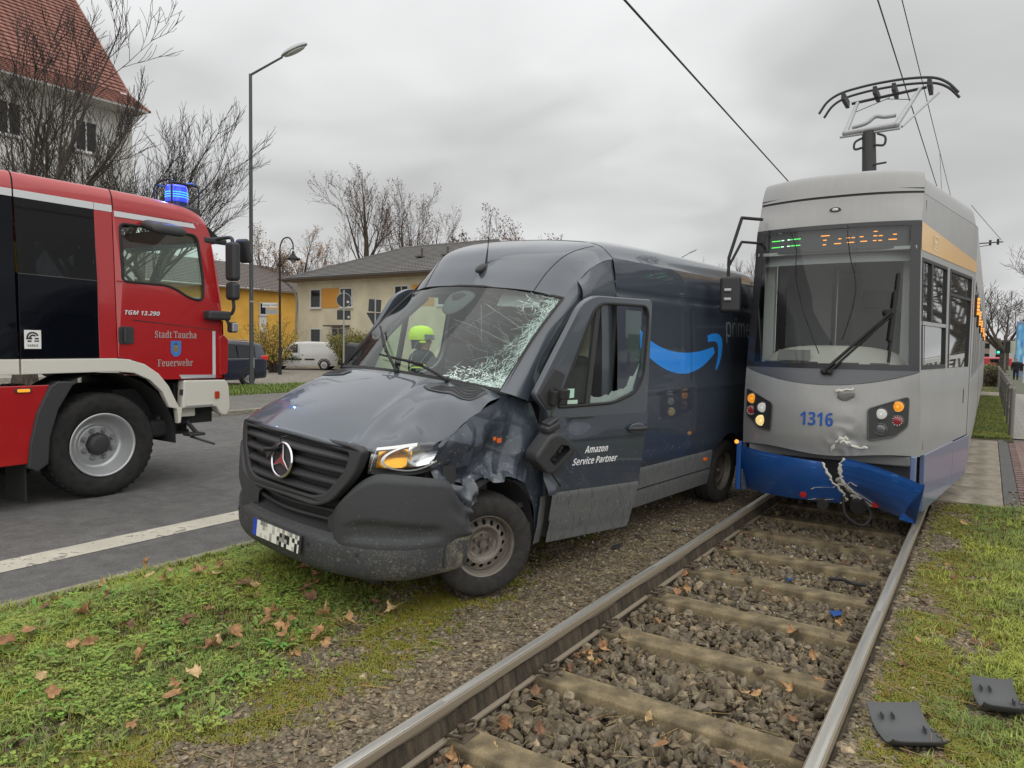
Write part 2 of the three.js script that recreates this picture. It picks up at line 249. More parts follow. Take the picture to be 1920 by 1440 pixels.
// stones
function stoneGeo(seed) { const r = mulberry(seed), g = new THREE.IcosahedronGeometry(0.5, 0); const m = {}; warp(g, (x, y, z) => { const k = [x, y, z].map(v => v.toFixed(2)).join(); if (!m[k]) m[k] = 0.72 + 0.5 * r(); return [x * m[k] * 1.15, y * m[k] * 0.72, z * m[k]]; }); return g; }
const stoneGeos = [1, 2, 3, 4, 5, 6].map(s => stoneGeo(s * 7 + 1));
const stoneTex = mottle([150, 140, 122], [235, 225, 205], 111, 5, 40);
const stoneMat = std(0xffffff, 0.9, 0, { map: stoneTex });
function scatter(name, n, seed, fn, parent) { // fn(r)-> {p,s,rot,c} or null ; split over stone shapes
  const r = mulberry(seed), L = stoneGeos.map(() => []); for (let i = 0; i < n; i++) { const q = fn(r); if (q) L[Math.floor(r() * L.length)].push(q); }
  return L;
}
function inst(name, geo, mat, list, parent) {
  const m = new THREE.InstancedMesh(geo, mat, list.length), o = new THREE.Object3D(), c = new THREE.Color(); m.castShadow = m.receiveShadow = true;
  list.forEach((q, i) => { o.position.set(...q.p); o.rotation.set(...q.r); if (q.s.length) o.scale.set(...q.s); else o.scale.setScalar(q.s); o.updateMatrix(); m.setMatrixAt(i, o.matrix); m.setColorAt(i, c.setRGB(...q.c)); });
  m.name = parent ? name : numbered(name); (parent || scene).add(m); m.userData.kind = 'stuff'; return m;
}
const onSleeper = z => zSleep.some(s => Math.abs(z - s) < 0.10);
const stoneCol = r => { const k = 0.13 + 0.36 * r() * r() * r() + 0.10 * r(), w = r(); return [k * (1.04 + 0.10 * w), k * (0.97 + 0.01 * w), k * (0.86 - 0.12 * w)]; };
{ // ballast between the rails
  const r = mulberry(77), all = [];
  for (let i = 0; i < 15000; i++) {
    const z = -0.9 - 9.6 * Math.pow(r(), 1.15), x = lerp(-1.96, -0.58, r()); const sl = onSleeper(z); if (sl && r() > 0.012) continue;
    const s = 0.028 + 0.056 * r() * r() + 0.014 * r(); const edge = Math.min(x + 1.97, -0.57 - x); const y = (sl ? -0.13 : -0.226 + 0.04 * r() + 0.035 * sstep(0.25, 0, edge) * r());
    all.push({ p: [x, y, z], s: [s * (0.8 + 0.6 * r()), s * (0.8 + 0.3 * r()), s * (0.8 + 0.6 * r())], r: [r() * 6, r() * 6, r() * 6], c: stoneCol(r), d: Math.hypot(x, z) / s });
  }
  all.sort((a, b) => a.d - b.d); const near = all.filter(q => -q.p[2] > 1.75 + (q.p[0] + 2) * 0.75).slice(0, 290), set = new Set(near);
  const mats = [0, 1, 2, 3, 4, 5, 6, 7].map(i => { const rr = mulberry(i * 31 + 5); return std(lin(...stoneCol(rr)), 0.9, 0, { map: stoneTex }); });
  near.forEach((q, i) => { const m = mesh('stone', stoneGeos[i % 6], mats[i % 8], bed); m.position.set(...q.p); m.rotation.set(...q.r); m.scale.set(...q.s); });
  const L = stoneGeos.map(() => []); all.forEach((q, i) => { if (!set.has(q)) L[i % 6].push(q); }); L.forEach((l, i) => inst('ballast_gravel', stoneGeos[i], stoneMat, l, bed));
}
{ // flat grit beside the rails
  const verge = scene.getObjectByName('verge'), lawn = scene.getObjectByName('lawn');
  const mk = (n, seed, x0, x1, z0, zl, parent, dens) => {
    const r = mulberry(seed), L = stoneGeos.map(() => []);
    for (let i = 0; i < n; i++) { const x = lerp(x0, x1, r()), z = z0 - zl * Math.pow(r(), 1.4); if (r() > dens(x, z)) continue; const s = 0.012 + 0.026 * r() * r(); const q = { p: [x, gh(x, z) + s * 0.08, z], s: [s * (0.9 + r()), s * 0.7, s * (0.9 + r())], r: [(r() - 0.5) * 0.7, r() * 6, (r() - 0.5) * 0.7], c: stoneCol(r).map(v => v * 1.1) }; L[i % 6].push(q); }
    L.forEach((l, i) => inst('grit_gravel', stoneGeos[i], stoneMat, l, parent));
  };
  mk(52000, 81, -4.2, -2.08, -0.8, 9, verge, (x, z) => 1.0 - 0.93 * Math.max(grassAt(x, z), 0.75 * mossAt(x, z)));
  mk(22000, 82, -0.46, 0.5, -2.6, 8, lawn, (x, z) => 1.0 - 0.92 * Math.max(grassAt(x, z), 0.75 * mossAt(x, z)));
}
// ---------- damaged delivery van ----------
function colGrid(z0, z1, nz, ny, yb, yt, xf, uvf) { return gridSurf(nz, ny, (u, v) => { const z = lerp(z0, z1, u), y = lerp(yb(z), yt(z), v); const r = xf(y, z); return Array.isArray(r) ? r : [r, y, z]; }, uvf); }
{
  const van = thing('delivery_van', 'slate grey delivery van with crushed front wing and shattered windscreen, stopped beside the tram', 'van', [-3.716, 0.01, -3.945]);
  van.rotation.order = 'YXZ'; van.rotation.set(0, -5.144 * D2R, -3.5 * D2R);
  const BASE = [52, 60, 72];
  const rgb = a => `rgb(${a[0]},${a[1]},${a[2]})`;
  const splat = (x, W, H, n, seed, yTop, col = '196,192,180', big = 1) => { const r = mulberry(seed); for (let i = 0; i < n; i++) { const px = r() * W, py = H - Math.pow(r(), 1.7) * (H - yTop); const s = (0.5 + 1.6 * r() * r()) * big; x.fillStyle = `rgba(${col},${0.15 + 0.5 * r()})`; x.beginPath(); x.ellipse(px, py, s, s * (0.6 + r()), r() * 3, 0, 7); x.fill(); } };
  const sideTex = canvasTex(2048, 956, (x, W, H) => {
    x.fillStyle = rgb(BASE); x.fillRect(0, 0, W, H); const S = 341.33, X = z => (1 - z) * S, Y = y => (2.8 - y) * S;
    x.fillStyle = 'rgb(44,142,236)'; x.beginPath(); x.moveTo(X(-1.86), Y(1.86));
    x.bezierCurveTo(X(-2.15), Y(1.66), X(-2.75), Y(1.60), X(-3.40), Y(1.72)); x.lineTo(X(-3.44), Y(1.66)); x.bezierCurveTo(X(-3.0), Y(1.40), X(-2.45), Y(1.37), X(-1.86), Y(1.70)); x.fill();
    x.beginPath(); x.moveTo(X(-3.26), Y(1.83)); x.bezierCurveTo(X(-3.40), Y(1.87), X(-3.58), Y(1.87), X(-3.63), Y(1.80)); x.bezierCurveTo(X(-3.66), Y(1.70), X(-3.58), Y(1.55), X(-3.48), Y(1.475)); x.lineTo(X(-3.455), Y(1.50)); x.bezierCurveTo(X(-3.52), Y(1.60), X(-3.55), Y(1.70), X(-3.50), Y(1.755)); x.bezierCurveTo(X(-3.45), Y(1.785), X(-3.36), Y(1.775), X(-3.27), Y(1.765)); x.fill();
    x.fillStyle = 'rgb(150,156,164)'; x.font = `${0.29 * S}px sans-serif`; x.save(); x.translate(X(-3.72), Y(1.83)); x.scale(0.92, 1); x.fillText('prime', 0, 0); x.restore();
    splat(x, W, H, 5200, 3, Y(1.35)); splat(x, W, H, 1500, 4, Y(0.95), '150,146,132', 1.6);
    const r = mulberry(8); for (let i = 0; i < 900; i++) { const px = X(0.48 - r() * 0.7), py = Y(0.72 + 0.45 * r() * r()); x.strokeStyle = `rgba(190,194,198,${0.08 + 0.5 * r() * r()})`; x.lineWidth = 0.5 + 1.6 * r() * r(); x.beginPath(); x.moveTo(px, py); x.lineTo(px + (r() - 0.5) * 22, py + (r() - 0.5) * 12); x.stroke(); } for (let i = 0; i < 500; i++) { const px = X(0.1 - r() * 0.9), py = Y(0.5 + r() * 0.75); x.strokeStyle = `rgba(150,158,166,${0.08 + 0.25 * r() * r()})`; x.lineWidth = 0.6 + r(); x.beginPath(); x.moveTo(px, py); x.lineTo(px + (r() - 0.3) * 34, py + (r() - 0.5) * 26); x.stroke(); }
  });
  const suv = p => [(1 - p[2]) / 6, p[1] / 2.8];
  const coat = { clearcoat: 1, clearcoatRoughness: 0.04 };
  const paintV = phys(lin(0.052, 0.065, 0.082), 0.42, coat);  // same paint as the side, lightened to carry the sky reflection on the hood
  const paintSide = phys(0xffffff, 0.42, { ...coat, map: sideTex });
  const cladTex = canvasTex(1024, 256, (x, W, H) => { x.fillStyle = 'rgb(92,94,94)'; x.fillRect(0, 0, W, H); splat(x, W, H, 3600, 12, 0, '160,156,144'); splat(x, W, H, 1200, 13, H * 0.4, '122,116,98', 2.2); const r = mulberry(9); for (let i = 0; i < 300; i++) { x.strokeStyle = `rgba(40,40,40,${0.2 + 0.4 * r()})`; x.lineWidth = 1 + r() * 3; const a = r() * W, b = r() * H * 0.6; x.beginPath(); x.moveTo(a, b); x.lineTo(a + (r() - 0.5) * 30, b + 10 + r() * 20); x.stroke(); } }, false);
  const clad = std(0xffffff, 0.7, 0, { map: rep(cladTex, 0.5, 1.2) });
  const bumpTex = canvasTex(1024, 512, (x, W, H) => { x.fillStyle = 'rgb(58,60,62)'; x.fillRect(0, 0, W, H); splat(x, W, H, 2600, 22, 0, '126,124,114'); splat(x, W, H, 2600, 23, H * 0.35, '134,128,110', 1.5);
    const r = mulberry(33); for (let i = 0; i < 9000; i++) { const a = W * (0.55 + 0.43 * Math.sqrt(r())), b = H * (0.50 + 0.50 * Math.sqrt(r())); const s = 0.5 + 1.9 * r() * r(); if (fbm(a / 70, b / 70, 2) + 0.25 * (r() - 0.5) > 0.47) { x.fillStyle = `rgba(142,133,110,${0.10 + 0.35 * r()})`; x.beginPath(); x.ellipse(a, b, s, s * (0.8 + r()), r() * 3, 0, 7); x.fill(); } }
    for (let i = 0; i < 2600; i++) { const a = W * (0.90 + 0.10 * Math.sqrt(r())), b = H * (0.60 + 0.40 * r()), s = 1 + 3.5 * r() * r(); if (fbm(a / 40 + 7, b / 40, 4) > 0.44) { x.fillStyle = `rgba(140,132,110,${0.08 + 0.22 * r()})`; x.beginPath(); x.ellipse(a, b, s, s * 1.6, 0.2, 0, 7); x.fill(); } }
    for (let i = 0; i < 60; i++) { x.strokeStyle = `rgba(140,140,136,${0.1 + 0.3 * r()})`; x.lineWidth = 1 + r(); const a = r() * W, b = H * (0.3 + 0.6 * r()); x.beginPath(); x.moveTo(a, b); x.lineTo(a + 30 * r(), b + 8 * (r() - 0.5)); x.stroke(); } });
  const bumperMat = std(0xffffff, 0.62, 0, { map: bumpTex, bumpMap: rep(grainTex, 10), bumpScale: 0.0004 });

  // --- body side profile
  const XS = [[0.22, 0.95], [0.4, 0.98], [0.7, 0.998], [1.0, 1.003], [1.3, 0.988], [1.7, 0.956], [2.1, 0.912], [2.3, 0.882], [2.42, 0.85], [2.5, 0.80], [2.56, 0.72]];
  const win = (a, b, c, d, y, z, e = 0.035) => sstep(a, a + e, y) * sstep(b, b - e, y) * sstep(c, c + e, z) * sstep(d, d - e, z);
  const xs = (y, z) => stab(XS, y) - 0.03 * sstep(-4.4, -4.95, z) - 0.006 * (win(1.36, 2.08, -2.72, -1.62, y, z, 0.07) + win(1.36, 2.08, -3.84, -2.84, y, z, 0.07) + win(1.36, 2.08, -4.80, -3.96, y, z, 0.07)) + 0.008 * sstep(1.29, 1.31, y) * sstep(1.345, 1.325, y) - 0.014 * sstep(2.135, 2.15, y) * sstep(2.18, 2.165, y) + 0.006 * sstep(0.66, 0.7, y) * sstep(0.8, 0.74, y);
  const arch = (z, zc, R) => { const d = Math.abs(z - zc); return d < R ? 0.35 + Math.sqrt(R * R - d * d) : 0; };
  const ySillB = z => Math.max(0.30, arch(z, -3.924, 0.43));
  const rearSide = colGrid(-1.47, -4.95, 230, 84, ySillB, z => 2.43, xs, suv);
  mesh('side_panel', rearSide, paintSide, van);
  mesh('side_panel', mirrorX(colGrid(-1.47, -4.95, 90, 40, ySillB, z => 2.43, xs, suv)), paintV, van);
  // --- roof and brow
  const half = [
    [[0.835, 2.055, -0.85], [0.60, 2.10, -0.765], [0.3, 2.118, -0.715], [0, 2.122, -0.70]],
    [[0.845, 2.20, -1.00], [0.62, 2.275, -0.90], [0.3, 2.30, -0.855], [0, 2.307, -0.84]],
    [[0.845, 2.33, -1.19], [0.66, 2.43, -1.09], [0.33, 2.462, -1.05], [0, 2.47, -1.04]],
    [[0.845, 2.42, -1.50], [0.70, 2.535, -1.46], [0.36, 2.572, -1.44], [0, 2.58, -1.44]],
    [[0.845, 2.43, -2.0], [0.72, 2.565, -2.0], [0.38, 2.612, -2.0], [0, 2.622, -2.0]],
    [[0.845, 2.43, -3.2], [0.72, 2.575, -3.2], [0.38, 2.625, -3.2], [0, 2.635, -3.2]],
    [[0.835, 2.43, -4.6], [0.72, 2.57, -4.6], [0.38, 2.62, -4.6], [0, 2.63, -4.6]],
    [[0.82, 2.38, -4.95], [0.7, 2.51, -4.93], [0.36, 2.56, -4.92], [0, 2.57, -4.92]]];
  const full = half.map(r => [...r, ...r.slice(0, -1).reverse().map(p => [-p[0], p[1], p[2]])]);
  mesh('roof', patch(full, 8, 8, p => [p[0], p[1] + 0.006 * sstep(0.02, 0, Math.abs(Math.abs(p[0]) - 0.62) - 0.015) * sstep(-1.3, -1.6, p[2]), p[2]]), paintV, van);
  { const rp = (u, v) => crv(full.map(r => crv(r, v)), u); const seam = (a, b, n) => tube(Array.from({ length: n + 1 }, (_, i) => { const p = rp(lerp(a[0], b[0], i / n), lerp(a[1], b[1], i / n)); return [p[0], p[1] - 0.001, p[2]]; }), 0.004, 5, n * 2); mesh('roof_seam', seam([0.0, 0.17], [0.40, 0.15], 20), rubber, van); mesh('roof_seam', seam([0.0, 0.83], [0.40, 0.85], 20), rubber, van); mesh('roof_seam', seam([0.425, 0.0], [0.425, 1.0], 30), rubber, van); }
  // roof edge above door (cab side between brow and door top)
  const cabTop = colGrid(-0.99, -1.475, 14, 10, z => lerp(2.045, 2.06, (z + 0.99) / -0.485), z => stab([[-1.5, 2.42], [-1.19, 2.33], [-0.99, 2.2]], z), (y, z) => { const yt = stab([[-1.5, 2.42], [-1.19, 2.33], [-0.99, 2.2]], z), k = clamp((y - 2.06) / (yt - 2.06)); return lerp(Math.min(stab(XS, y), 0.905) - 0.004, 0.843, k * k * k); });
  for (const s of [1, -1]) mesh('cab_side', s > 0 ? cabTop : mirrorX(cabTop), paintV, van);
  // door seal behind the opened door, dark body frame
  const pil = patch([[[0.875, 1.385, -0.10], [0.95, 1.36, -0.17], [0.965, 1.32, -0.30]], [[0.852, 1.74, -0.46], [0.905, 1.72, -0.55], [0.90, 1.70, -0.64]], [[0.832, 2.06, -0.83], [0.872, 2.05, -0.93], [0.86, 2.04, -1.02]], [[0.84, 2.21, -1.0], [0.884, 2.15, -1.08], [0.88, 2.08, -1.15]]], 8, 6);
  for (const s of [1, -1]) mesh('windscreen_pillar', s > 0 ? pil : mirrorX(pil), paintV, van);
  const pilIn = patch([[[0.965, 1.32, -0.30], [0.93, 1.30, -0.50]], [[0.90, 1.70, -0.64], [0.84, 1.68, -0.76]], [[0.86, 2.04, -1.02], [0.80, 2.00, -1.12]], [[0.88, 2.06, -1.46], [0.80, 2.0, -1.46]]], 6, 4);
  mesh('door_seal', pilIn, rubber, van);
  const bp = colGrid(-1.36, -1.475, 2, 20, z => 0.35, z => 2.06, (y, z) => stab(XS, y) - 0.05 - 0.25 * (z + 1.475));
  for (const s of [1, -1]) mesh('door_pillar', s > 0 ? bp : mirrorX(bp), paintV, van);
  mesh('door_sill', [rbox(0.10, 0.14, 1.1, 0.03, 0.90, 0.36, -0.98)], blackPlastic, van); mesh('door_sill', [rbox(0.10, 0.14, 1.1, 0.03, -0.90, 0.36, -0.98)], blackPlastic, van);
  // --- hood (buckled on the struck side)
  const hh = [
    [[0.85, 1.085, 0.47], [0.72, 1.065, 0.79], [0.40, 1.065, 0.895], [0, 1.075, 0.925]],
    [[0.875, 1.16, 0.31], [0.72, 1.175, 0.58], [0.40, 1.185, 0.70], [0, 1.195, 0.74]],
    [[0.895, 1.225, 0.15], [0.74, 1.275, 0.34], [0.42, 1.295, 0.43], [0, 1.305, 0.47]],
    [[0.905, 1.29, -0.01], [0.76, 1.345, 0.12], [0.44, 1.372, 0.20], [0, 1.385, 0.24]],
    [[0.90, 1.345, -0.16], [0.78, 1.385, -0.08], [0.46, 1.415, 0.02], [0, 1.43, 0.06]]];
  const hoodRows = hh.map(r => [...r.map(p => [-p[0], p[1], p[2]]), ...r.slice(0, -1).reverse()]);
  const hoodDisp = p => { const k = sstep(0.42, 0.75, p[0]); const c = Math.sin(p[2] * 9 + 1.2 + p[0] * 7) * 0.018 + (vnoise(p[0] * 9, p[2] * 9, 4) - 0.5) * 0.045; const ridge = 0.018 * Math.exp(-Math.pow((p[0] - 0.46 - 0.25 * (p[2] - 0.4)) / 0.05, 2)) - 0.02 * sstep(0.5, 0.85, p[0]) * sstep(0.0, 0.5, p[2]); return [p[0] - 0.03 * k * k, p[1] + k * c + ridge * sstep(0.0, 0.3, p[2]), p[2]]; };
  const hoodPt = (u, v) => hoodDisp(crv(hoodRows.map(r => crv(r, v)), u));
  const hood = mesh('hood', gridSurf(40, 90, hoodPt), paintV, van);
  { // rolled front lip
    const lip = gridSurf(90, 6, (u, v) => { const p = hoodPt(0, u); const a = v * 1.9; return [p[0], p[1] - 0.028 * (1 - Math.cos(a)) - 0.0, p[2] + 0.022 * Math.sin(a) - (v > 0.9 ? 0.02 : 0)]; }); mesh('hood_lip', lip, paintV, hood);
  }
  for (const s of [1, -1]) { // louvred air vents
    const v0 = s > 0 ? 0.665 : 0.335, v1 = s > 0 ? 0.935 : 0.065; const off = (u, v, o) => { const p = hoodPt(u, v); return [p[0], p[1] + o, p[2] + o * 0.4]; };
    const w = t => Math.sin(Math.PI * clamp(t * 0.94 + 0.05)) ** 0.35;
    const vent = mesh('air_vent', gridSurf(16, 40, (a, b) => { const m = 0.5 + (a - 0.5) * w(b); return off(lerp(0.70, 0.93, m), lerp(v0, v1, b), 0.006); }), greyPlastic, van);
    for (let k = 0; k < 5; k++) mesh('vent_slot', gridSurf(3, 30, (a, b) => { const bb = 0.10 + 0.80 * b; const m = 0.5 + ((0.14 + k * 0.16 + a * 0.085) - 0.5) * w(bb); return off(lerp(0.70, 0.93, m), lerp(v0, v1, bb), 0.009); }), darkVoid, vent);
  }
  mesh('cowl', patch([[[-0.9, 1.345, -0.16], [-0.46, 1.405, 0.01], [0, 1.42, 0.05], [0.46, 1.405, 0.01], [0.9, 1.345, -0.16]], [[-0.9, 1.35, -0.22], [-0.46, 1.39, -0.05], [0, 1.40, 0.0], [0.46, 1.39, -0.05], [0.9, 1.35, -0.22]]], 4, 10), blackPlastic, van);
  // --- windscreen
  const wsRows = [[[-0.872, 1.385, -0.12], [-0.5, 1.415, 0.0], [0, 1.427, 0.045], [0.5, 1.415, 0.0], [0.872, 1.385, -0.12]], [[-0.852, 1.74, -0.46], [-0.46, 1.775, -0.365], [0, 1.785, -0.33], [0.46, 1.775, -0.365], [0.852, 1.74, -0.46]], [[-0.832, 2.06, -0.835], [-0.44, 2.112, -0.745], [0, 2.122, -0.70], [0.44, 2.112, -0.745], [0.832, 2.06, -0.835]]];
  const wsPt = (u, v, o = 0) => { const p = crv(wsRows.map(r => crv(r, v)), u); return [p[0], p[1] + o * 0.74, p[2] + o * 0.68]; }; // u up, v: 0 right .. 1 left
  const ws = mesh('windscreen', gridSurf(24, 40, (u, v) => wsPt(u, v)), glassGreen, van);
  const rim = []; const ribbon = (pts, w, o) => { const P = pts.map(q => wsPt(q[0], q[1], o)); return gridSurf(P.length - 1, 1, (u, v) => { const k = Math.round(u * (P.length - 1)), p = P[k], q = P[Math.min(P.length - 1, k + 1)], r0 = P[Math.max(0, k - 1)]; const d = V(q[0] - r0[0], q[1] - r0[1], q[2] - r0[2]).normalize(); const n = V(0, 0.74, 0.68); const s = d.cross(n).normalize().multiplyScalar((v - 0.5) * w); return [p[0] + s.x, p[1] + s.y, p[2] + s.z]; }); };
  const line = (a, b, n) => Array.from({ length: n + 1 }, (_, i) => [lerp(a[0], b[0], i / n), lerp(a[1], b[1], i / n)]);
  mesh('windscreen_seal', [ribbon(line([1, 0], [1, 1], 30), 0.02, 0.004), ribbon(line([0, 0], [1, 0], 20), 0.03, 0.004), ribbon(line([0, 1], [1, 1], 20), 0.03, 0.004), ribbon(line([0.01, 0], [0.01, 1], 30), 0.03, 0.004)], rubber, ws);
  { // cracked laminated glass: bright splinters along the struck edge
    const r = mulberry(42), A = [], B = []; const crackMat = phys(lin(0.34, 0.48, 0.42), 0.35), crackBright = phys(lin(0.58, 0.70, 0.65), 0.3);
    const crack = (u, v, dir, len, w, list, wob = 0.5) => { const pts = [[u, v]]; const n = 2 + Math.floor(len * 12); let a = dir; for (let k = 0; k < n; k++) { a += (r() - 0.5) * wob; u += Math.sin(a) * len / n; v += Math.cos(a) * len / n * 0.75; if (u < 0.01 || u > 0.99 || v > 0.992 || v < 0.02) break; pts.push([u, v]); } if (pts.length > 1) list.push(ribbon(pts, w, 0.003)); };
    for (let i = 0; i < 760; i++) { // dense zone near the struck pillar
      const u = Math.pow(r(), 1.25) * 0.97, edge = Math.pow(r(), 2.2) * (0.055 + 0.15 * sstep(0.55, 0.0, u)); const v = 0.99 - edge; const along = 1.30 + (r() - 0.5) * (r() < 0.35 ? 2.6 : 0.7);
      crack(u, v, along + (r() < 0.5 ? Math.PI : 0), 0.03 + 0.13 * r() * r(), 0.0012 + 0.0028 * r() * r(), r() < 0.3 ? B : A, 0.9);
    }
    for (let i = 0; i < 330; i++) { const u = Math.abs((r() + r() - 1)) * 0.16, v = 0.99 - Math.pow(r(), 1.2) * 0.27; crack(u, v, r() * 6.3, 0.012 + 0.03 * r(), 0.002 + 0.004 * r(), B, 1.5); }
    for (let i = 0; i < 60; i++) { const u = 0.80 + 0.19 * r(), v = 0.99 - Math.pow(r(), 1.6) * 0.16; crack(u, v, r() * 6.3, 0.02 + 0.06 * r(), 0.0015 + 0.002 * r(), B, 1.2); }
    for (let i = 0; i < 70; i++) { const u = 0.05 + 0.8 * r(), v = 0.95 - 0.35 * r() * r(); crack(u, v, 2.6 + (r() - 0.5) * 0.7, 0.05 + 0.22 * r(), 0.0006, A, 0.35); }
    for (const [u, v, d, l] of [[0.78, 0.64, -1.15, 0.42], [0.55, 0.60, -1.7, 0.52], [0.86, 0.80, -2.2, 0.4], [0.35, 0.47, -1.5, 0.33], [0.6, 0.9, 2.7, 0.36], [0.42, 0.92, 2.9, 0.5]]) crack(u, v, d, l, 0.0010, B, 0.3);
    mesh('glass_cracks', A, crackMat, ws); mesh('glass_splinters', B, crackBright, ws);
  }
  { // wipers
    const wiper = (base, elbow, tip, lift) => { const b = wsPt(...base, 0.02), e = wsPt(...elbow, 0.05 + lift), t = wsPt(...tip, 0.03 + lift); const w = mesh('wiper', [tube([b, [(b[0] + e[0]) / 2, (b[1] + e[1]) / 2 + 0.02, (b[2] + e[2]) / 2 + 0.02], e], 0.011, 8, 14), sphere(0.02, ...b, 8, 6)], rubber, van); const mid = e.map((v, i) => e[i] + (t[i] - e[i]) * 0.5); mesh('wiper_blade', [tube([e.map((v, i) => v - (t[i] - e[i]) * 0.45), e, t], 0.008, 6, 14), cyl(e.map((v, i) => v - (t[i] - e[i]) * 0.15), mid, 0.013, 0.011, 6)], rubber, w); };
    wiper([0.0, 0.50], [0.22, 0.33], [0.44, 0.12], 0.01); wiper([-0.005, 0.74], [0.08, 0.54], [0.13, 0.34], 0.0);
  }
  mesh('sensor_pod', warp(sphere(0.15, 0, 0, 0, 18, 12), (x, y, z) => { const q = wsPt(0.86 - (y > 0 ? 0 : -y * 0.9), 0.49, -0.045); return [x * 0.95 - 0.03, q[1] + y * 0.38 + 0.03, q[2] + z * 0.25 - y * 0.35]; }), greyPlastic, van);
  { // aerial
    const a = mesh('aerial', [warp(sphere(0.05, 0, 0, 0, 14, 10), (x, y, z) => [x * 0.7 + 0.02, 2.275 + y * 0.7 - z * 0.55, -0.80 + z * 1.5])], blackPlastic, van);
    mesh('mast', [cyl([0.02, 2.30, -0.845], [0.0, 2.44, -0.88], 0.010, 0.005, 8), cyl([0.0, 2.44, -0.88], [-0.01, 2.72, -0.905], 0.004, 0.0022, 6)], rubber, a);
  }
  // --- bumper
  const PL = [[-0.975, 0.24], [-0.968, 0.42], [-0.93, 0.58], [-0.86, 0.73], [-0.72, 0.86], [-0.5, 0.95], [-0.25, 0.988], [0, 1.0], [0.25, 0.988], [0.5, 0.95], [0.72, 0.86], [0.86, 0.73], [0.93, 0.58], [0.968, 0.42], [0.975, 0.24]];
  const plan = s => crv(PL, s); const sAt = x => { let a = 0, b = 1; for (let i = 0; i < 30; i++) { const m = (a + b) / 2; plan(m)[0] < x ? a = m : b = m; } return a; };
  const inset = (s, d) => { const p = plan(s), q = plan(Math.min(1, s + 0.002)), q0 = plan(Math.max(0, s - 0.002)); let tx = q[0] - q0[0], tz = q[1] - q0[1]; const l = Math.hypot(tx, tz); return [p[0] + tz / l * d, p[1] - tx / l * d]; };
  const surfB = (s, y, o) => { const q = inset(s, o); return [q[0], y, q[1]]; };
  const lowProf = [[0.235, 0.075], [0.25, 0.03], [0.30, 0.0], [0.38, -0.008], [0.44, -0.004], [0.465, 0.008], [0.475, 0.022], [0.50, 0.035]];
  const bumper = mesh('front_bumper', gridSurf(96, 28, (u, v) => { const q = crv(lowProf, v); const side = Math.abs(plan(u)[0]) > 0.9 ? sstep(0.9, 0.97, Math.abs(plan(u)[0])) : 0; return surfB(u, q[0] + 0.02 * side, lerp(q[1], 0.01, side * 0.6)); }, (p, u, v) => [u, v * 0.45]), bumperMat, van);
  for (const sg of [1, -1]) {
    const top = u => stab([[0, 0.60], [0.08, 0.70], [0.19, 0.84], [0.28, 0.905], [0.45, 0.905], [0.62, 0.885], [0.80, 0.85], [0.92, 0.72], [1, 0.675]], u);
    const s0 = sAt(0.40); const g = gridSurf(50, 24, (u, v) => { const s = lerp(s0, 1, u), y = lerp(0.452, top(u), v); const rec = 0.022 * sstep(0.10, 0.22, u) * sstep(0.80, 0.66, u) * sstep(0.06, 0.16, v) * sstep(0.46 - 0.18 * u, 0.36 - 0.18 * u, v); const o = 0.07 * Math.pow(1 - sstep(0, 0.14, u), 1.5) + rec - 0.004 + (v > 0.92 ? (v - 0.92) * 0.35 : 0) - 0.008 * Math.sin(v * 3) + (sg > 0 ? sstep(0.72, 1, u) * (vnoise(u * 14, v * 5) - 0.5) * 0.05 : 0); return surfB(s, y, o); }, (p, u, v) => [0.5 + 0.5 * u, 0.42 + v * 0.58]);
    mesh('bumper_corner', sg > 0 ? g : mirrorX(g), bumperMat, van);
  }
  for (const x of [-0.62, -0.24, 0.30, 0.66]) { const q = surfB(sAt(x), 0.41, -0.009); mesh('parking_sensor', new THREE.CylinderGeometry(0.012, 0.012, 0.008, 14).rotateX(Math.PI / 2).translate(...q), blackPlastic, van); }
  mesh('lower_intake', [patch([[[-0.56, 0.49, 0.90], [0, 0.49, 0.96], [0.56, 0.49, 0.90]], [[-0.54, 0.55, 0.80], [0, 0.55, 0.86], [0.54, 0.55, 0.80]], [[-0.5, 0.68, 0.82], [0, 0.68, 0.9], [0.5, 0.68, 0.82]]], 6, 8)], darkVoid, van);
  mesh('intake_bar', [tube([[-0.5, 0.56, 0.86], [0, 0.555, 0.925], [0.5, 0.56, 0.86]], 0.014, 8), tube([[-0.48, 0.62, 0.865], [0, 0.615, 0.93], [0.48, 0.62, 0.865]], 0.012, 8)], blackPlastic, van);
  mesh('underbody', [box(1.6, 0.12, 5.2, 0, 0.34, -2.0), rbox(1.2, 0.3, 0.8, 0.08, 0, 0.55, 0.3), box(0.14, 0.10, 0.2, 0.55, 0.22, 0.62), cyl([-0.9, 0.34, -3.92], [0.9, 0.34, -3.92], 0.06)], darkVoid, van);
  // --- grille
  const zg = (x, y) => 0.985 - 0.19 * x * x - 0.10 * (y - 0.66);
  const outer = round2([[-0.655, 1.045], [-0.60, 1.068], [0.60, 1.068], [0.665, 1.045], [0.62, 0.88], [0.47, 0.70], [0.36, 0.655], [-0.36, 0.655], [-0.47, 0.70], [-0.62, 0.88]], [0.03, 0.05, 0.05, 0.03, 0.08, 0.08, 0.06, 0.06, 0.08, 0.08]);
  const inner = round2([[-0.575, 1.02], [0.575, 1.02], [0.545, 0.90], [0.42, 0.745], [0.32, 0.715], [-0.32, 0.715], [-0.42, 0.745], [-0.545, 0.90]], 0.04).reverse();
  const gr = mesh('grille', warp(extrude(outer, 0.05, 0.012, [inner]), (x, y, z) => [x, y, z - 0.035 + zg(x, y)]), blackPlastic, van);
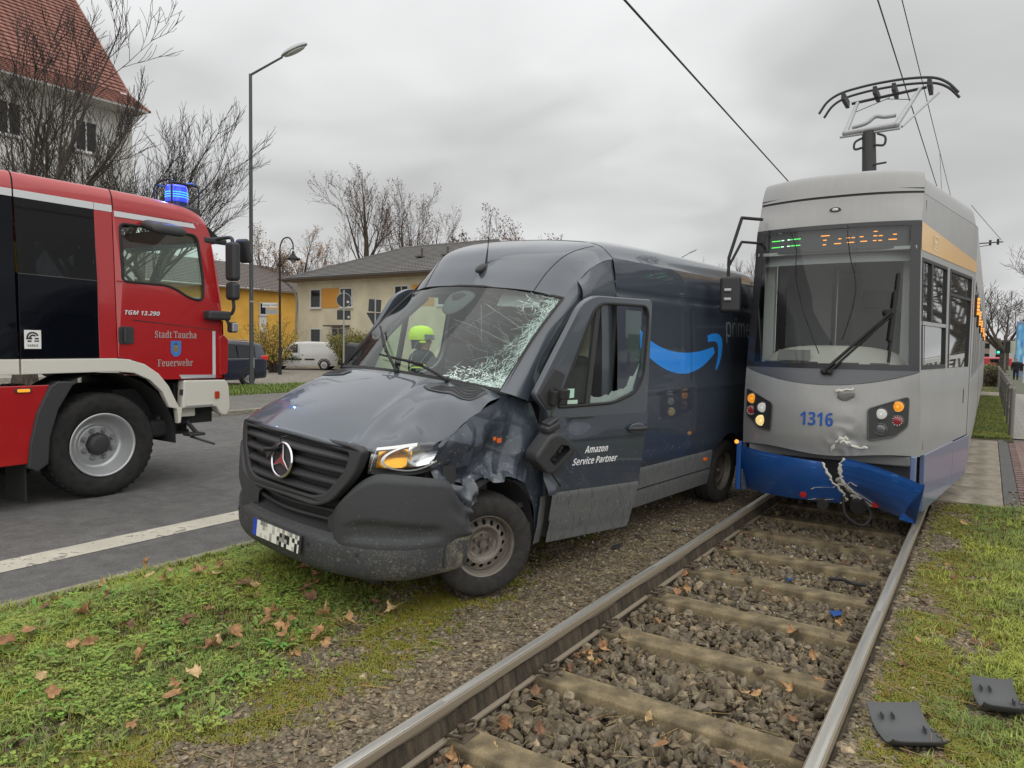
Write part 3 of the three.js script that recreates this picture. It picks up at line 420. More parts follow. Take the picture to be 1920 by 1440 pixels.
  mesh('grille_backing', gridSurf(20, 6, (u, v) => { const y = lerp(0.70, 1.03, v), w = tab([[0.70, 0.38], [0.75, 0.46], [0.9, 0.57], [1.03, 0.6]], y), x = lerp(-w, w, u); return [x, y, zg(x, y) - 0.05]; }), darkVoid, gr);
  for (let k = 0; k < 4; k++) { const y = 0.985 - k * 0.078, w = tab([[0.70, 0.40], [0.75, 0.46], [0.9, 0.56], [1.03, 0.585]], y); mesh('grille_slat', gridSurf(36, 8, (u, v) => { const x = lerp(-w, w, u), a = v * Math.PI * 2; return [x, y - 0.012 * Math.abs(x) + 0.021 * Math.sin(a), zg(x, y) - 0.012 + 0.028 * Math.cos(a) + 0.02 * Math.sin(a) * -1]; }), blackPlastic, gr); }
  {
    const e = mesh('emblem', warp(new THREE.TorusGeometry(0.108, 0.009, 8, 40), (x, y, z) => [x, y, z]), chrome, gr); e.position.set(0.0, 0.885, zg(0, 0.885) + 0.035); e.rotation.x = -0.12;
    const star = []; for (let k = 0; k < 6; k++) { const a = Math.PI / 2 + k * Math.PI / 3, R = k % 2 ? 0.021 : 0.103; star.push([Math.cos(a) * R, Math.sin(a) * R]); }
    mesh('star', extrude(star, 0.006, 0.004).translate(0, 0, -0.003), chrome, e); mesh('emblem_dish', new THREE.CylinderGeometry(0.105, 0.09, 0.02, 32).rotateX(Math.PI / 2).translate(0, 0, -0.02), blackPlastic, e);
    mesh('broken_strip', [box(0.035, 0.012, 0.20, -0.05, 0.06, 0.03, 0.2, 0.0, 0.75), tube([[0.0, 0.10, 0.02], [0.05, 0.15, 0.06], [0.10, 0.17, 0.05]], 0.004, 5), box(0.13, 0.03, 0.012, -0.06, 0.05, 0.04, 0, 0, 0.75)], blackPlastic, e);
  }
  // --- headlights (left one visible, right one round the corner)
  const lampGlass = phys(0xffffff, 0.03, { transmission: 1, thickness: 0, ior: 1.45 });
  for (const sg of [1, -1]) {
    const hp = (u, v) => { // u along from inner front to outer rear, v bottom to top
      const b = crv([[0.685, 0.905, 0.86], [0.775, 0.90, 0.74], [0.845, 0.90, 0.58], [0.89, 0.95, 0.36]], u), t = crv([[0.70, 1.062, 0.835], [0.775, 1.078, 0.715], [0.835, 1.092, 0.56], [0.88, 1.078, 0.37]], u); return [lerp(b[0], t[0], v) + 0.02 * Math.sin(v * 3.1), lerp(b[1], t[1], v), lerp(b[2], t[2], v) + 0.025 * Math.sin(v * 3.1)]; };
    const inn = (u, v, d) => { const p = hp(u, v); return [p[0] - d * 0.75, p[1], p[2] - d * 0.66]; };
    const mk = g => sg > 0 ? g : mirrorX(g);
    const hl = mesh('headlight', mk(gridSurf(14, 8, (u, v) => inn(u, v, 0.085))), std(lin(0.35, 0.36, 0.37), 0.25, 0.9), van);
    mesh('lens', mk(gridSurf(20, 10, (u, v) => hp(u, v))), lampGlass, hl);
    mesh('reflector', mk(gridSurf(16, 10, (u, v) => { const a = lerp(0.50, 0.93, u), b = lerp(0.24, 0.9, v), c = 4 * (u - 0.5) ** 2 + 4 * (v - 0.5) ** 2; return inn(a, b, 0.075 - 0.05 * clamp(c)); })), chrome, hl);
    mesh('amber_indicator', mk(gridSurf(16, 10, (u, v) => { const a = lerp(0.10, 0.55, u), b = lerp(0.22, 0.82, v), c = 4 * (u - 0.5) ** 2 + 4 * (v - 0.5) ** 2; return inn(a, b, 0.075 - 0.045 * clamp(c)); })), std(lin(0.75, 0.38, 0.05), 0.22, 0.85), hl);
    const fr = (a0, b0, a1, b1, w, n = 14) => gridSurf(n, 1, (u, v) => inn(lerp(a0, a1, u), lerp(b0, b1, u) + (v - 0.5) * w, 0.02));
    mesh('light_guide', mk(merge([gridSurf(24, 1, (u, v) => { const a = u * 5.0 - 0.6; return inn(0.55 + 0.40 * Math.cos(a + 2.2) * (1 - v * 0.12), 0.52 + 0.42 * Math.sin(a + 2.2) * (1 - v * 0.12), 0.02); }), fr(0.03, 0.12, 0.05, 0.9, 0.20, 4), fr(0.05, 0.93, 0.6, 0.93, 0.10)])), std(lin(0.72, 0.72, 0.70), 0.3, 0.3), hl);
    mesh('bezel', mk(merge([gridSurf(20, 1, (u, v) => hp(u, v * 0.10)), gridSurf(20, 1, (u, v) => inn(u, v * 0.1 + 0.0, v * 0.08))])), blackPlastic, hl);
  }
  // --- number plate, characters unreadable blocks
  {
    const t = canvasTex(512, 110, (x, W, H) => { x.fillStyle = 'rgb(222,222,212)'; x.fillRect(0, 0, W, H); x.fillStyle = 'rgb(30,70,180)'; x.fillRect(0, 0, 44, H); const r = mulberry(6); const b = 27.5; for (let i = 2; i < 19; i++) for (let j = 0; j < 4; j++) { const k = r(); if (j > 0 && (i > 8 ? k < 0.30 : k < 0.05)) x.fillStyle = 'rgb(28,28,30)'; else if (k < 0.5) { const g = 130 + 70 * r(); x.fillStyle = `rgb(${g},${g},${g - 8})`; } else continue; if (i > 2) x.fillRect(i * b, j * b, b, b); } });
    const p = mesh('number_plate', rbox(0.535, 0.125, 0.018, 0.008), blackPlastic, van); p.position.set(0.0, 0.392, 1.018); p.rotation.x = -0.06;
    mesh('plate_face', new THREE.PlaneGeometry(0.52, 0.11).translate(0, 0, 0.0105), std(0xffffff, 0.45, 0, { map: t }), p);
  }
  // --- crumpled front wing (struck side) and intact one
  const yHood = z => stab([[-0.56, 0.62], [-0.50, 0.80], [-0.455, 1.02], [-0.43, 1.28], [-0.36, 1.31], [-0.22, 1.365], [-0.06, 1.325], [0.2, 1.225], [0.47, 1.10], [0.6, 1.02]], z);
  const wingX = (y, z) => stab(XS, y) - 0.015 - 0.10 * sstep(0.05, 0.6, z) * sstep(0.05, 0.6, z) - 0.075 * sstep(1.05, 1.33, y);
  const yArch = z => Math.max(0.30, arch(z, 0, 0.475));
  const facet = (a, b, s) => { const i = Math.floor(a), j = Math.floor(b), u = a - i, v = b - j, h = (x, y) => hash3(x, y, s); return u + v < 1 ? h(i, j) + u * (h(i + 1, j) - h(i, j)) + v * (h(i, j + 1) - h(i, j)) : h(i + 1, j + 1) + (1 - u) * (h(i, j + 1) - h(i + 1, j + 1)) + (1 - v) * (h(i + 1, j) - h(i + 1, j + 1)); };
  const ridged = (y, z) => (facet(z * 5.5 + y * 2.4 + 9, y * 5.0 - z * 1.2 + 9, 5) - 0.55) * 0.115 + (facet(z * 11 - y * 5 + 20, y * 10 + z * 3 + 20, 8) - 0.5) * 0.045;
  const crush = (y, z) => { const k = sstep(-0.42, -0.12, z) * (1 - 0.7 * sstep(1.08, 1.28, y)) + 0.10; const dent = -0.10 * Math.exp(-((z + 0.02) ** 2 / 0.03 + (y - 0.98) ** 2 / 0.02)) - 0.07 * Math.exp(-((z - 0.30) ** 2 / 0.02 + (y - 0.86) ** 2 / 0.02)); return k * (ridged(y, z) + dent); };
  const wingCol = (y, z) => { const c = crush(y, z); const k = sstep(-0.48, -0.2, z); return [wingX(y, z) + c, y + k * 0.02 * (vnoise(z * 7, y * 7, 3) - 0.5), z + k * 0.03 * (vnoise(z * 6 + 4, y * 6, 9) - 0.5)]; };
  mesh('crumpled_wing', crease(colGrid(0.50, -0.535, 120, 80, z => Math.max(yArch(z), z > 0.24 ? lerp(0.80, 0.86, (z - 0.24) / 0.26) : 0), yHood, wingCol, suv), 0.16), phys(0xffffff, 0.5, { clearcoat: 0.6, clearcoatRoughness: 0.12, map: sideTex }), van).userData.label = 'crumpled front wing';
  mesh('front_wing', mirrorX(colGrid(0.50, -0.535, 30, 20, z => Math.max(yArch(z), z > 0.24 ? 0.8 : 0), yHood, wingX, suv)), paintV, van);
  // torn wing tip, wheel-arch lining, gap behind the headlight
  mesh('wheel_arch_liner', gridSurf(30, 6, (u, v) => { const a = -0.1 + u * (Math.PI + 0.25); const R = 0.455; return [lerp(0.97, 0.45, v), 0.35 + R * Math.sin(a), R * Math.cos(a)]; }), darkVoid, van); mesh('wheel_arch_liner', gridSurf(20, 4, (u, v) => { const a = u * Math.PI; return [lerp(0.96, 0.45, v), 0.35 + 0.42 * Math.sin(a), -3.924 + 0.42 * Math.cos(a)]; }), darkVoid, van);
  mesh('inner_wing', [box(0.22, 0.40, 0.60, 0.70, 0.80, 0.20), box(0.10, 0.3, 0.12, 0.83, 0.78, 0.36)], darkVoid, van);
  mesh('torn_metal', [patch([[[0.90, 0.83, 0.40], [0.93, 0.80, 0.30], [0.95, 0.82, 0.20]], [[0.91, 0.74, 0.34], [0.97, 0.72, 0.27], [0.97, 0.76, 0.19]], [[0.88, 0.66, 0.28], [0.93, 0.64, 0.24], [0.96, 0.68, 0.17]]], 6, 6, p => [p[0] + (vnoise(p[1] * 20, p[2] * 20) - 0.5) * 0.06, p[1], p[2]])], paintV, van); mesh('torn_metal', [patch([[[0.93, 0.86, 0.10], [0.97, 0.84, -0.02], [0.96, 0.83, -0.15]], [[0.99, 0.82, 0.14], [1.02, 0.80, 0.0], [1.0, 0.80, -0.14]]], 5, 8, p => [p[0] + (vnoise(p[1] * 14, p[2] * 14, 7) - 0.5) * 0.05, p[1] + (vnoise(p[2] * 16, 3) - 0.5) * 0.05, p[2]])], paintV, van);
  mesh('broken_side_lamp', [box(0.02, 0.045, 0.11, 0.955, 1.075, -0.0, 0, 0, 0.1)], blackPlastic, van).add(mesh('amber_shard', [box(0.03, 0.028, 0.04, 0.962, 1.07, -0.01, 0.3), box(0.025, 0.02, 0.02, 0.96, 1.085, 0.035, 0.5)], std(lin(0.8, 0.16, 0.03), 0.3), van));
  // wing lower rear strip
  mesh('wing_cladding', [colGrid(-0.47, -0.545, 4, 10, z => 0.26, z => 0.62, (y, z) => stab(XS, y) + 0.012, p => [p[2], p[1]])], clad, van);
  // --- door builder: z measured back from hinge, x outwards
  function doorGeo() {
    const beltY = d => stab([[0, 1.268], [1.0, 1.6]], d);
    const fw = [[0.0, 1.27], [0.16, 1.56], [0.34, 1.84], [0.47, 2.0]];
    const outl = round2([[0.0, 1.20], [-0.03, 1.26], [-0.15, 1.37], [0.26, 2.02], [0.40, 2.085], [1.045, 2.095], [1.055, 1.20]], [0, 0.02, 0.04, 0.10, 0.06, 0.05, 0]);
    const hole = round2([[0.075, 1.285], [0.395, 1.985], [0.48, 2.035], [0.97, 2.042], [1.0, 1.97], [0.975, 1.50], [0.90, 1.38], [0.66, 1.30]], [0.02, 0.10, 0.05, 0.05, 0.03, 0.1, 0.1, 0.1]).reverse();
    const lean = (g, o = 0) => warp(g, (d, y, w) => { const base = (stab(XS, y) - 1.0); return [base + w - 0.03 + o, y, -d]; });
    const frame = lean(extrude(outl, 0.035, 0.008, [hole]));
    const cut = (y, z) => z - 0.10 * sstep(0.95, 0.45, y) * (1 + z / 1.055); const low = colGrid(0, -1.055, 64, 50, d => 0.645, z => 1.21, (y, z) => [stab(XS, y) - 1.0 + 0.014 + 0.006 * sstep(1.02, 1.05, y) + (sstep(-0.45, -0.02, z) * (fbm(z * 5, y * 5, 3, 3) - 0.5) * 0.085) - 0.03 * Math.exp(-((z + 0.30) ** 2 / 0.02 + (y - 1.18) ** 2 / 0.006)), y, cut(y, z)], p => [(1 - (p[2] - 0.53)) / 6, p[1] / 2.8]);
    const c1 = colGrid(-0.11, -1.045, 20, 10, d => 0.445, d => 0.655, (y, z) => stab(XS, y) - 1.0 + 0.022 - 0.01 * sstep(0.63, 0.66, y), p => [p[2], p[1]]);
    const c2 = colGrid(-0.12, -1.02, 20, 12, z => 0.275, z => 0.452, (y, z) => [stab(XS, y) - 1.0 + 0.026 + 0.01 * sstep(0.35, 0.27, y), y, z + 0.02 * sstep(0.33, 0.27, y) * sstep(-0.6, -1.02, z)], p => [p[2], p[1] + 0.3]);
    const inner = colGrid(-0.11, -1.04, 6, 10, d => 0.28, d => 1.25, (y, z) => stab(XS, y) - 1.0 - 0.06, p => [p[2], p[1]]);
    const gap = 0.40, zs = d => [d];
    const glassA = lean(new THREE.ShapeGeometry(shape(round2([[0.09, 1.29], [0.40, 1.955], [0.44, 1.96], [0.385, 1.29]], 0.01))), 0.018);
    const postG = lean(extrude([[0.365, 1.27], [0.41, 1.27], [0.475, 2.0], [0.43, 1.995]], 0.03), 0.0);
    const seal = []; const hp = hole.map(p => [stab(XS, p[1]) - 1.0 + 0.013, p[1], -p[0]]); seal.push(tube([...hp, hp[0]], 0.012, 6, 120));
    return { frame, low, c1, c2, inner, glassA, postG, seal: merge(seal), hole, lean };
  }
  const dg = doorGeo();
  const doorTex = canvasTex(1024, 1024, (x, W, H) => { // 1 m by 1 m, z back from hinge, y .25 .. 1.25
    x.fillStyle = rgb(BASE); x.fillRect(0, 0, W, H); x.fillStyle = 'rgb(240,242,244)'; x.font = 'italic bold 76px sans-serif'; x.textAlign = 'center'; x.save(); x.translate(525, 326); x.scale(0.86, 1); x.fillText('Amazon', 0, 0); x.fillText('Service Partner', 0, 88); x.restore();
    splat(x, W, H, 900, 31, 100, '190,190,184', 1.5); splat(x, W, H, 500, 35, 300, '168,164,150', 2); const r = mulberry(2); for (let i = 0; i < 260; i++) { const a = Math.pow(r(), 2) * 500, b = 60 + 600 * r(); x.strokeStyle = `rgba(160,168,176,${0.1 + 0.35 * r()})`; x.lineWidth = 1 + 2 * r(); x.beginPath(); x.moveTo(a, b); x.lineTo(a + 60 * (r() - 0.3), b + 30 * (r() - 0.5)); x.stroke(); }
  });
  const doorPaint = phys(0xffffff, 0.42, { ...coat, map: doorTex });
  { const u = dg.low.attributes.uv, p = dg.low.attributes.position; for (let i = 0; i < p.count; i++) u.setXY(i, -p.getZ(i), p.getY(i) - 0.25); }
  for (const sg of [1, -1]) {
    const d = new THREE.Group(); d.name = 'door'; van.add(d); d.userData.label = sg > 0 ? 'dented driver door hanging open with broken window' : 'closed passenger door'; d.position.set(sg * 1.0, 0, -0.42);
    if (sg > 0) { d.rotation.order = 'YXZ'; d.rotation.y = -11.5 * D2R; d.rotation.z = -3.6 * D2R; }
    const k = g => sg > 0 ? g : mirrorX(g);
    mesh('window_frame', k(dg.frame), paintV, d); mesh('door_skin', k(dg.low), sg > 0 ? doorPaint : paintV, d); mesh('door_cladding', k(dg.c1), clad, d); mesh('door_cladding', k(dg.c2), clad, d); mesh('door_lining', k(dg.inner), greyPlastic, d); mesh('window_seal', k(dg.seal), rubber, d); mesh('window_post', k(dg.postG), blackPlastic, d);
    mesh('quarter_glass', k(dg.glassA), glassGreen, d);
    if (sg > 0) {
      const r = mulberry(4), top = [[0.41, 1.30]]; for (let i = 0; i <= 16; i++) { const t = i / 16; top.push([lerp(0.42, 0.945, t), lerp(1.335, 1.45, t * t) + 0.03 * r() + (t > 0.8 ? 0.12 * r() : 0)]); } top.push([0.88, 1.385], [0.66, 1.305]);
      mesh('glass_remnant', dg.lean(extrude(top, 0.003), 0.018), phys(lin(0.75, 0.85, 0.82), 0.12, { transmission: 0.75, thickness: 0 }), d);
      mesh('glass_remnant', dg.lean(extrude([[0.76, 2.0], [0.94, 2.0], [0.965, 1.55], [0.95, 1.5], [0.92, 1.62], [0.78, 1.72], [0.765, 1.85]], 0.003), 0.018), glassGreen, d);
      mesh('windscreen_sticker', dg.lean(extrude([[0.15, 1.34], [0.25, 1.345], [0.25, 1.41], [0.18, 1.41]], 0.002), 0.021), std(lin(0.45, 0.72, 0.58), 0.6), d); mesh('windscreen_sticker', dg.lean(extrude([[0.19, 1.30], [0.29, 1.30], [0.29, 1.328], [0.19, 1.328]], 0.002), 0.021), std(lin(0.5, 0.68, 0.58), 0.6), d);
    } else mesh('side_window', k(dg.lean(new THREE.ShapeGeometry(shape(dg.hole.slice().reverse())), 0.018)), glassGreen, d);
    const h = new THREE.Group(); h.name = 'door_handle'; d.add(h); h.position.set(sg * 0.028, 1.095, -0.93); mesh('grip', [tube([[0, 0.0, 0.10], [sg * 0.035, 0.008, 0.06], [sg * 0.04, 0.008, -0.06], [sg * 0.005, 0.002, -0.105]], 0.016, 8)], blackPlastic, h); mesh('recess', warp(sphere(0.06, 0, 0, 0, 16, 10), (x, y, z) => [x * 0.12, y * 0.75, z * 1.6]), paintV, h);
    // mirror triangle on the door corner
    mesh('mirror_mount', k(merge([dg.lean(extrude(round2([[-0.02, 1.265], [0.06, 1.275], [0.055, 1.33], [0.13, 1.52], [0.02, 1.56], [-0.125, 1.375]], 0.02), 0.04, 0.006), 0.005)])), blackPlastic, d);
    const mr = new THREE.Group(); mr.name = 'mirror'; d.add(mr); if (sg > 0) mr.userData.label = 'torn off mirror housing dangling by its cable';
    if (sg > 0) {
      const zy = (pts, x0, dep, bev = 0.012, hl = []) => warp(extrude(pts, dep, bev, hl), (a, y, d) => [x0 + d, y, a]);
      const cav = round2([[0.03, 0.885], [0.115, 0.955], [0.0, 1.075], [-0.09, 1.06], [-0.125, 1.01]], 0.02);
      mesh('housing', zy(round2([[0.03, 1.14], [0.10, 1.12], [0.205, 0.99], [0.20, 0.945], [0.075, 0.845], [0.02, 0.855], [-0.145, 0.985], [-0.15, 1.03], [-0.07, 1.10]], 0.03), 0.035, 0.10, 0.018, [cav.slice().reverse()]), blackPlastic, mr);
      mesh('mirror_cavity', zy(cav, 0.04, 0.03, 0), darkVoid, mr);
      const gl = []; const r = mulberry(3); for (let i = 0; i < 14; i++) gl.push(box(0.004 + 0.02 * r(), 0.008 + 0.03 * r(), 0.008 + 0.025 * r(), 0.10 + 0.02 * r(), 0.94 + 0.11 * r(), -0.07 + 0.12 * r(), r() * 3, r() * 3)); mesh('mirror_shard', gl, std(lin(0.10, 0.10, 0.11), 0.3, 0.5), mr).userData.kind = 'stuff';
      mesh('mirror_foot', [rbox(0.09, 0.055, 0.13, 0.02, 0.07, 1.165, 0.04, 0, 0.35), rbox(0.08, 0.03, 0.10, 0.012, 0.07, 1.205, 0.045, 0, 0.5)], blackPlastic, mr);
      mesh('cable', [tube([[0.06, 1.21, 0.04], [0.05, 1.26, 0.02], [0.03, 1.32, 0.0], [0.04, 1.38, -0.03]], 0.006, 6)], rubber, mr); mesh('cable', [tube([[0.08, 0.87, 0.02], [0.11, 0.80, -0.03], [0.11, 0.74, -0.09]], 0.008, 6)], rubber, mr);
      mesh('hinge_block', [rbox(0.08, 0.07, 0.08, 0.01, 0.05, 1.39, -0.06), rbox(0.06, 0.10, 0.05, 0.01, 0.03, 1.36, 0.0)], rubber, mr);
    } else { mr.position.set(-0.16, 1.42, -0.06); mesh('housing', rbox(0.20, 0.30, 0.10, 0.04), blackPlastic, mr); mesh('mirror_face', rbox(0.17, 0.27, 0.01, 0.003, 0, 0, -0.052), chrome, mr); }
  }
  // --- cladding strips on the body side
  const cA = colGrid(-1.48, -3.48, 40, 10, z => 0.455, z => 0.645, (y, z) => stab(XS, y) + 0.012 - 0.008 * sstep(0.63, 0.65, y), p => [p[2], p[1]]), cB = colGrid(-1.48, -3.49, 40, 10, z => 0.28, z => 0.445, (y, z) => stab(XS, y) + 0.016, p => [p[2], p[1] + 0.3]), cC = colGrid(-4.37, -4.94, 12, 10, z => 0.455, z => 0.645, (y, z) => stab(XS, y) + 0.012 - 0.03 * sstep(-4.4, -4.95, z), p => [p[2], p[1]]);
  for (const s of [1, -1]) for (const g of [cA, cB, cC]) mesh('side_cladding', s > 0 ? g : mirrorX(g), clad, van);
  mesh('side_marker', rbox(0.02, 0.035, 0.075, 0.008, 1.012, 0.565, -3.30), std(lin(0.75, 0.15, 0.03), 0.25), van);
  mesh('rear_panel', patch([[[-0.93, 0.3, -4.95], [0, 0.3, -4.98], [0.93, 0.3, -4.95]], [[-0.95, 1.2, -4.95], [0, 1.2, -4.99], [0.95, 1.2, -4.95]], [[-0.87, 2.1, -4.95], [0, 2.1, -4.97], [0.87, 2.1, -4.95]], [[-0.72, 2.5, -4.94], [0, 2.56, -4.92], [0.72, 2.5, -4.94]]], 6, 10), paintV, van);
  // --- cab interior
  const trim = std(lin(0.045, 0.047, 0.05), 0.8), cloth = std(lin(0.035, 0.036, 0.04), 0.95), liner = std(lin(0.30, 0.30, 0.30), 0.9);
  mesh('dashboard', patch([[[-0.85, 1.34, -0.14], [-0.4, 1.37, -0.04], [0, 1.38, 0.0], [0.4, 1.37, -0.04], [0.85, 1.34, -0.14]], [[-0.87, 1.33, -0.42], [-0.4, 1.35, -0.36], [0, 1.36, -0.34], [0.4, 1.40, -0.36], [0.87, 1.33, -0.42]], [[-0.87, 1.22, -0.58], [-0.4, 1.24, -0.54], [0, 1.22, -0.50], [0.4, 1.28, -0.56], [0.87, 1.22, -0.58]], [[-0.87, 0.7, -0.45], [-0.4, 0.7, -0.4], [0, 0.6, -0.38], [0.4, 0.7, -0.4], [0.87, 0.7, -0.45]]], 6, 8), trim, van);
  const seat = (x, w) => { const s = new THREE.Group(); s.name = 'seat'; van.add(s); s.position.set(x, 0, -1.15); mesh('cushion', rbox(w, 0.16, 0.52, 0.06, 0, 0.92, 0.05), cloth, s); mesh('backrest', rbox(w, 0.66, 0.14, 0.06, 0, 1.28, -0.22, 0, -0.12), cloth, s); mesh('headrest', rbox(Math.min(w, 0.28), 0.20, 0.10, 0.045, 0, 1.74, -0.29), cloth, s); };
  seat(0.48, 0.5); seat(-0.26, 0.46); seat(-0.70, 0.34);
  { const w = new THREE.Group(); w.name = 'steering_wheel'; van.add(w); w.position.set(0.46, 1.30, -0.66); w.rotation.x = -0.95; mesh('wheel_rim', new THREE.TorusGeometry(0.19, 0.016, 8, 32), trim, w); mesh('spokes', [box(0.36, 0.03, 0.02), box(0.03, 0.18, 0.02, 0, -0.09, 0), sphere(0.06, 0, 0, 0)], trim, w); }
  mesh('partition', box(1.72, 1.75, 0.03, 0, 1.30, -1.60), std(lin(0.16, 0.165, 0.17), 0.85), van); mesh('headliner', patch([[[-0.8, 2.05, -0.87], [0, 2.09, -0.76], [0.8, 2.05, -0.87]], [[-0.82, 2.08, -1.6], [0, 2.10, -1.6], [0.82, 2.08, -1.6]]], 4, 6), liner, van); mesh('cab_floor', box(1.8, 0.04, 1.3, 0, 0.55, -1.0), trim, van);
  { const n = mesh('notice_sheet', box(0.23, 0.50, 0.006, 0.50, 1.82, -1.575), std(lin(0.66, 0.62, 0.50), 0.8), van); mesh('notice_header', box(0.23, 0.07, 0.008, 0.50, 2.035, -1.574), std(lin(0.12, 0.30, 0.50), 0.8), n); }
  mesh('paper', box(0.24, 0.004, 0.16, -0.40, 1.395, -0.20, 0.3), std(lin(0.7, 0.75, 0.8), 0.8), van);
  mesh('sun_visor', rbox(0.42, 0.14, 0.02, 0.008, 0.42, 2.03, -0.83, 0, -0.55), liner, van);
  mesh('pillar_trim', [tube([[-0.86, 1.38, -0.30], [-0.84, 1.72, -0.62], [-0.80, 2.02, -0.98]], 0.03, 8)], trim, van);
  // --- wheels
  const tyreTex = mottle([34, 33, 32], [54, 51, 48], 151, 9, 18); const tyreMat = std(0xffffff, 0.85, 0, { map: rep(tyreTex, 6, 2) });
  const rimTex = mottle([92, 86, 78], [150, 144, 134], 161, 8, 30), rimMat = std(0xffffff, 0.55, 0.35, { map: rimTex });
  const tyre = lathe([[0.200, -0.085], [0.212, -0.105], [0.25, -0.118], [0.30, -0.119], [0.332, -0.108], [0.346, -0.088], [0.351, -0.06], [0.351, -0.045], [0.345, -0.042], [0.345, -0.034], [0.352, -0.031], [0.352, 0.0], [0.352, 0.031], [0.345, 0.034], [0.345, 0.042], [0.351, 0.045], [0.351, 0.06], [0.346, 0.088], [0.332, 0.108], [0.30, 0.119], [0.25, 0.118], [0.212, 0.105], [0.200, 0.085]], 64).rotateZ(-Math.PI / 2);
  const barrel = lathe([[0.218, 0.098], [0.212, 0.104], [0.203, 0.100], [0.196, 0.085], [0.188, 0.06], [0.182, 0.02], [0.18, -0.09]], 48).rotateZ(-Math.PI / 2);
  const discPts = (R, n = 48) => Array.from({ length: n }, (_, i) => [Math.cos(i / n * 6.2832) * R, Math.sin(i / n * 6.2832) * R]);
  const holes = Array.from({ length: 16 }, (_, k) => Array.from({ length: 12 }, (_, i) => { const a = k / 16 * 6.2832, b = -i / 12 * 6.2832, c = Math.cos(a), s = Math.sin(a), x = 0.152 + 0.017 * Math.cos(b), y = 0.0155 * Math.sin(b); return [x * c - y * s, x * s + y * c]; }));
  const disc = warp(extrude(discPts(0.184), 0.004, 0, [...holes, discPts(0.130).reverse()]), (x, y, z) => { const R = Math.hypot(x, y); return [x, y, z + stab([[0, 0.03], [0.10, 0.030], [0.112, 0.052], [0.128, 0.056], [0.15, 0.04], [0.185, 0.02]], R)]; }).rotateY(Math.PI / 2);
  const hubRing = lathe([[0.0, 0.030], [0.075, 0.030], [0.095, 0.034], [0.108, 0.052], [0.120, 0.062], [0.134, 0.0585]], 48).rotateZ(-Math.PI / 2);
  const hub = []; for (let k = 0; k < 6; k++) { const a = k / 6 * 6.2832; hub.push(cyl([0.03, Math.cos(a) * 0.06, Math.sin(a) * 0.06], [0.055, Math.cos(a) * 0.06, Math.sin(a) * 0.06], 0.012, 0.011, 6)); } hub.push(cyl([0.02, 0, 0], [0.062, 0, 0], 0.034, 0.026, 20), cyl([0.06, 0, 0], [0.066, 0, 0], 0.016, 0.014, 16));
  const wheel = (x, z, steer) => { const w = new THREE.Group(); w.name = 'wheel'; van.add(w); w.position.set(x, 0.351, z); w.rotation.y = steer + (x < 0 ? Math.PI : 0); mesh('tyre', tyre, tyreMat, w); mesh('rim', [barrel, disc, hubRing], rimMat, w); mesh('hub', hub, std(lin(0.22, 0.20, 0.18), 0.5, 0.6), w); mesh('brake_drum', cyl([-0.06, 0, 0], [0.01, 0, 0], 0.16, 0.16, 24), darkVoid, w); };
  wheel(0.865, 0, -26 * D2R); wheel(-0.865, 0, -26 * D2R); wheel(0.865, -3.924, 0); wheel(-0.865, -3.924, 0);
}
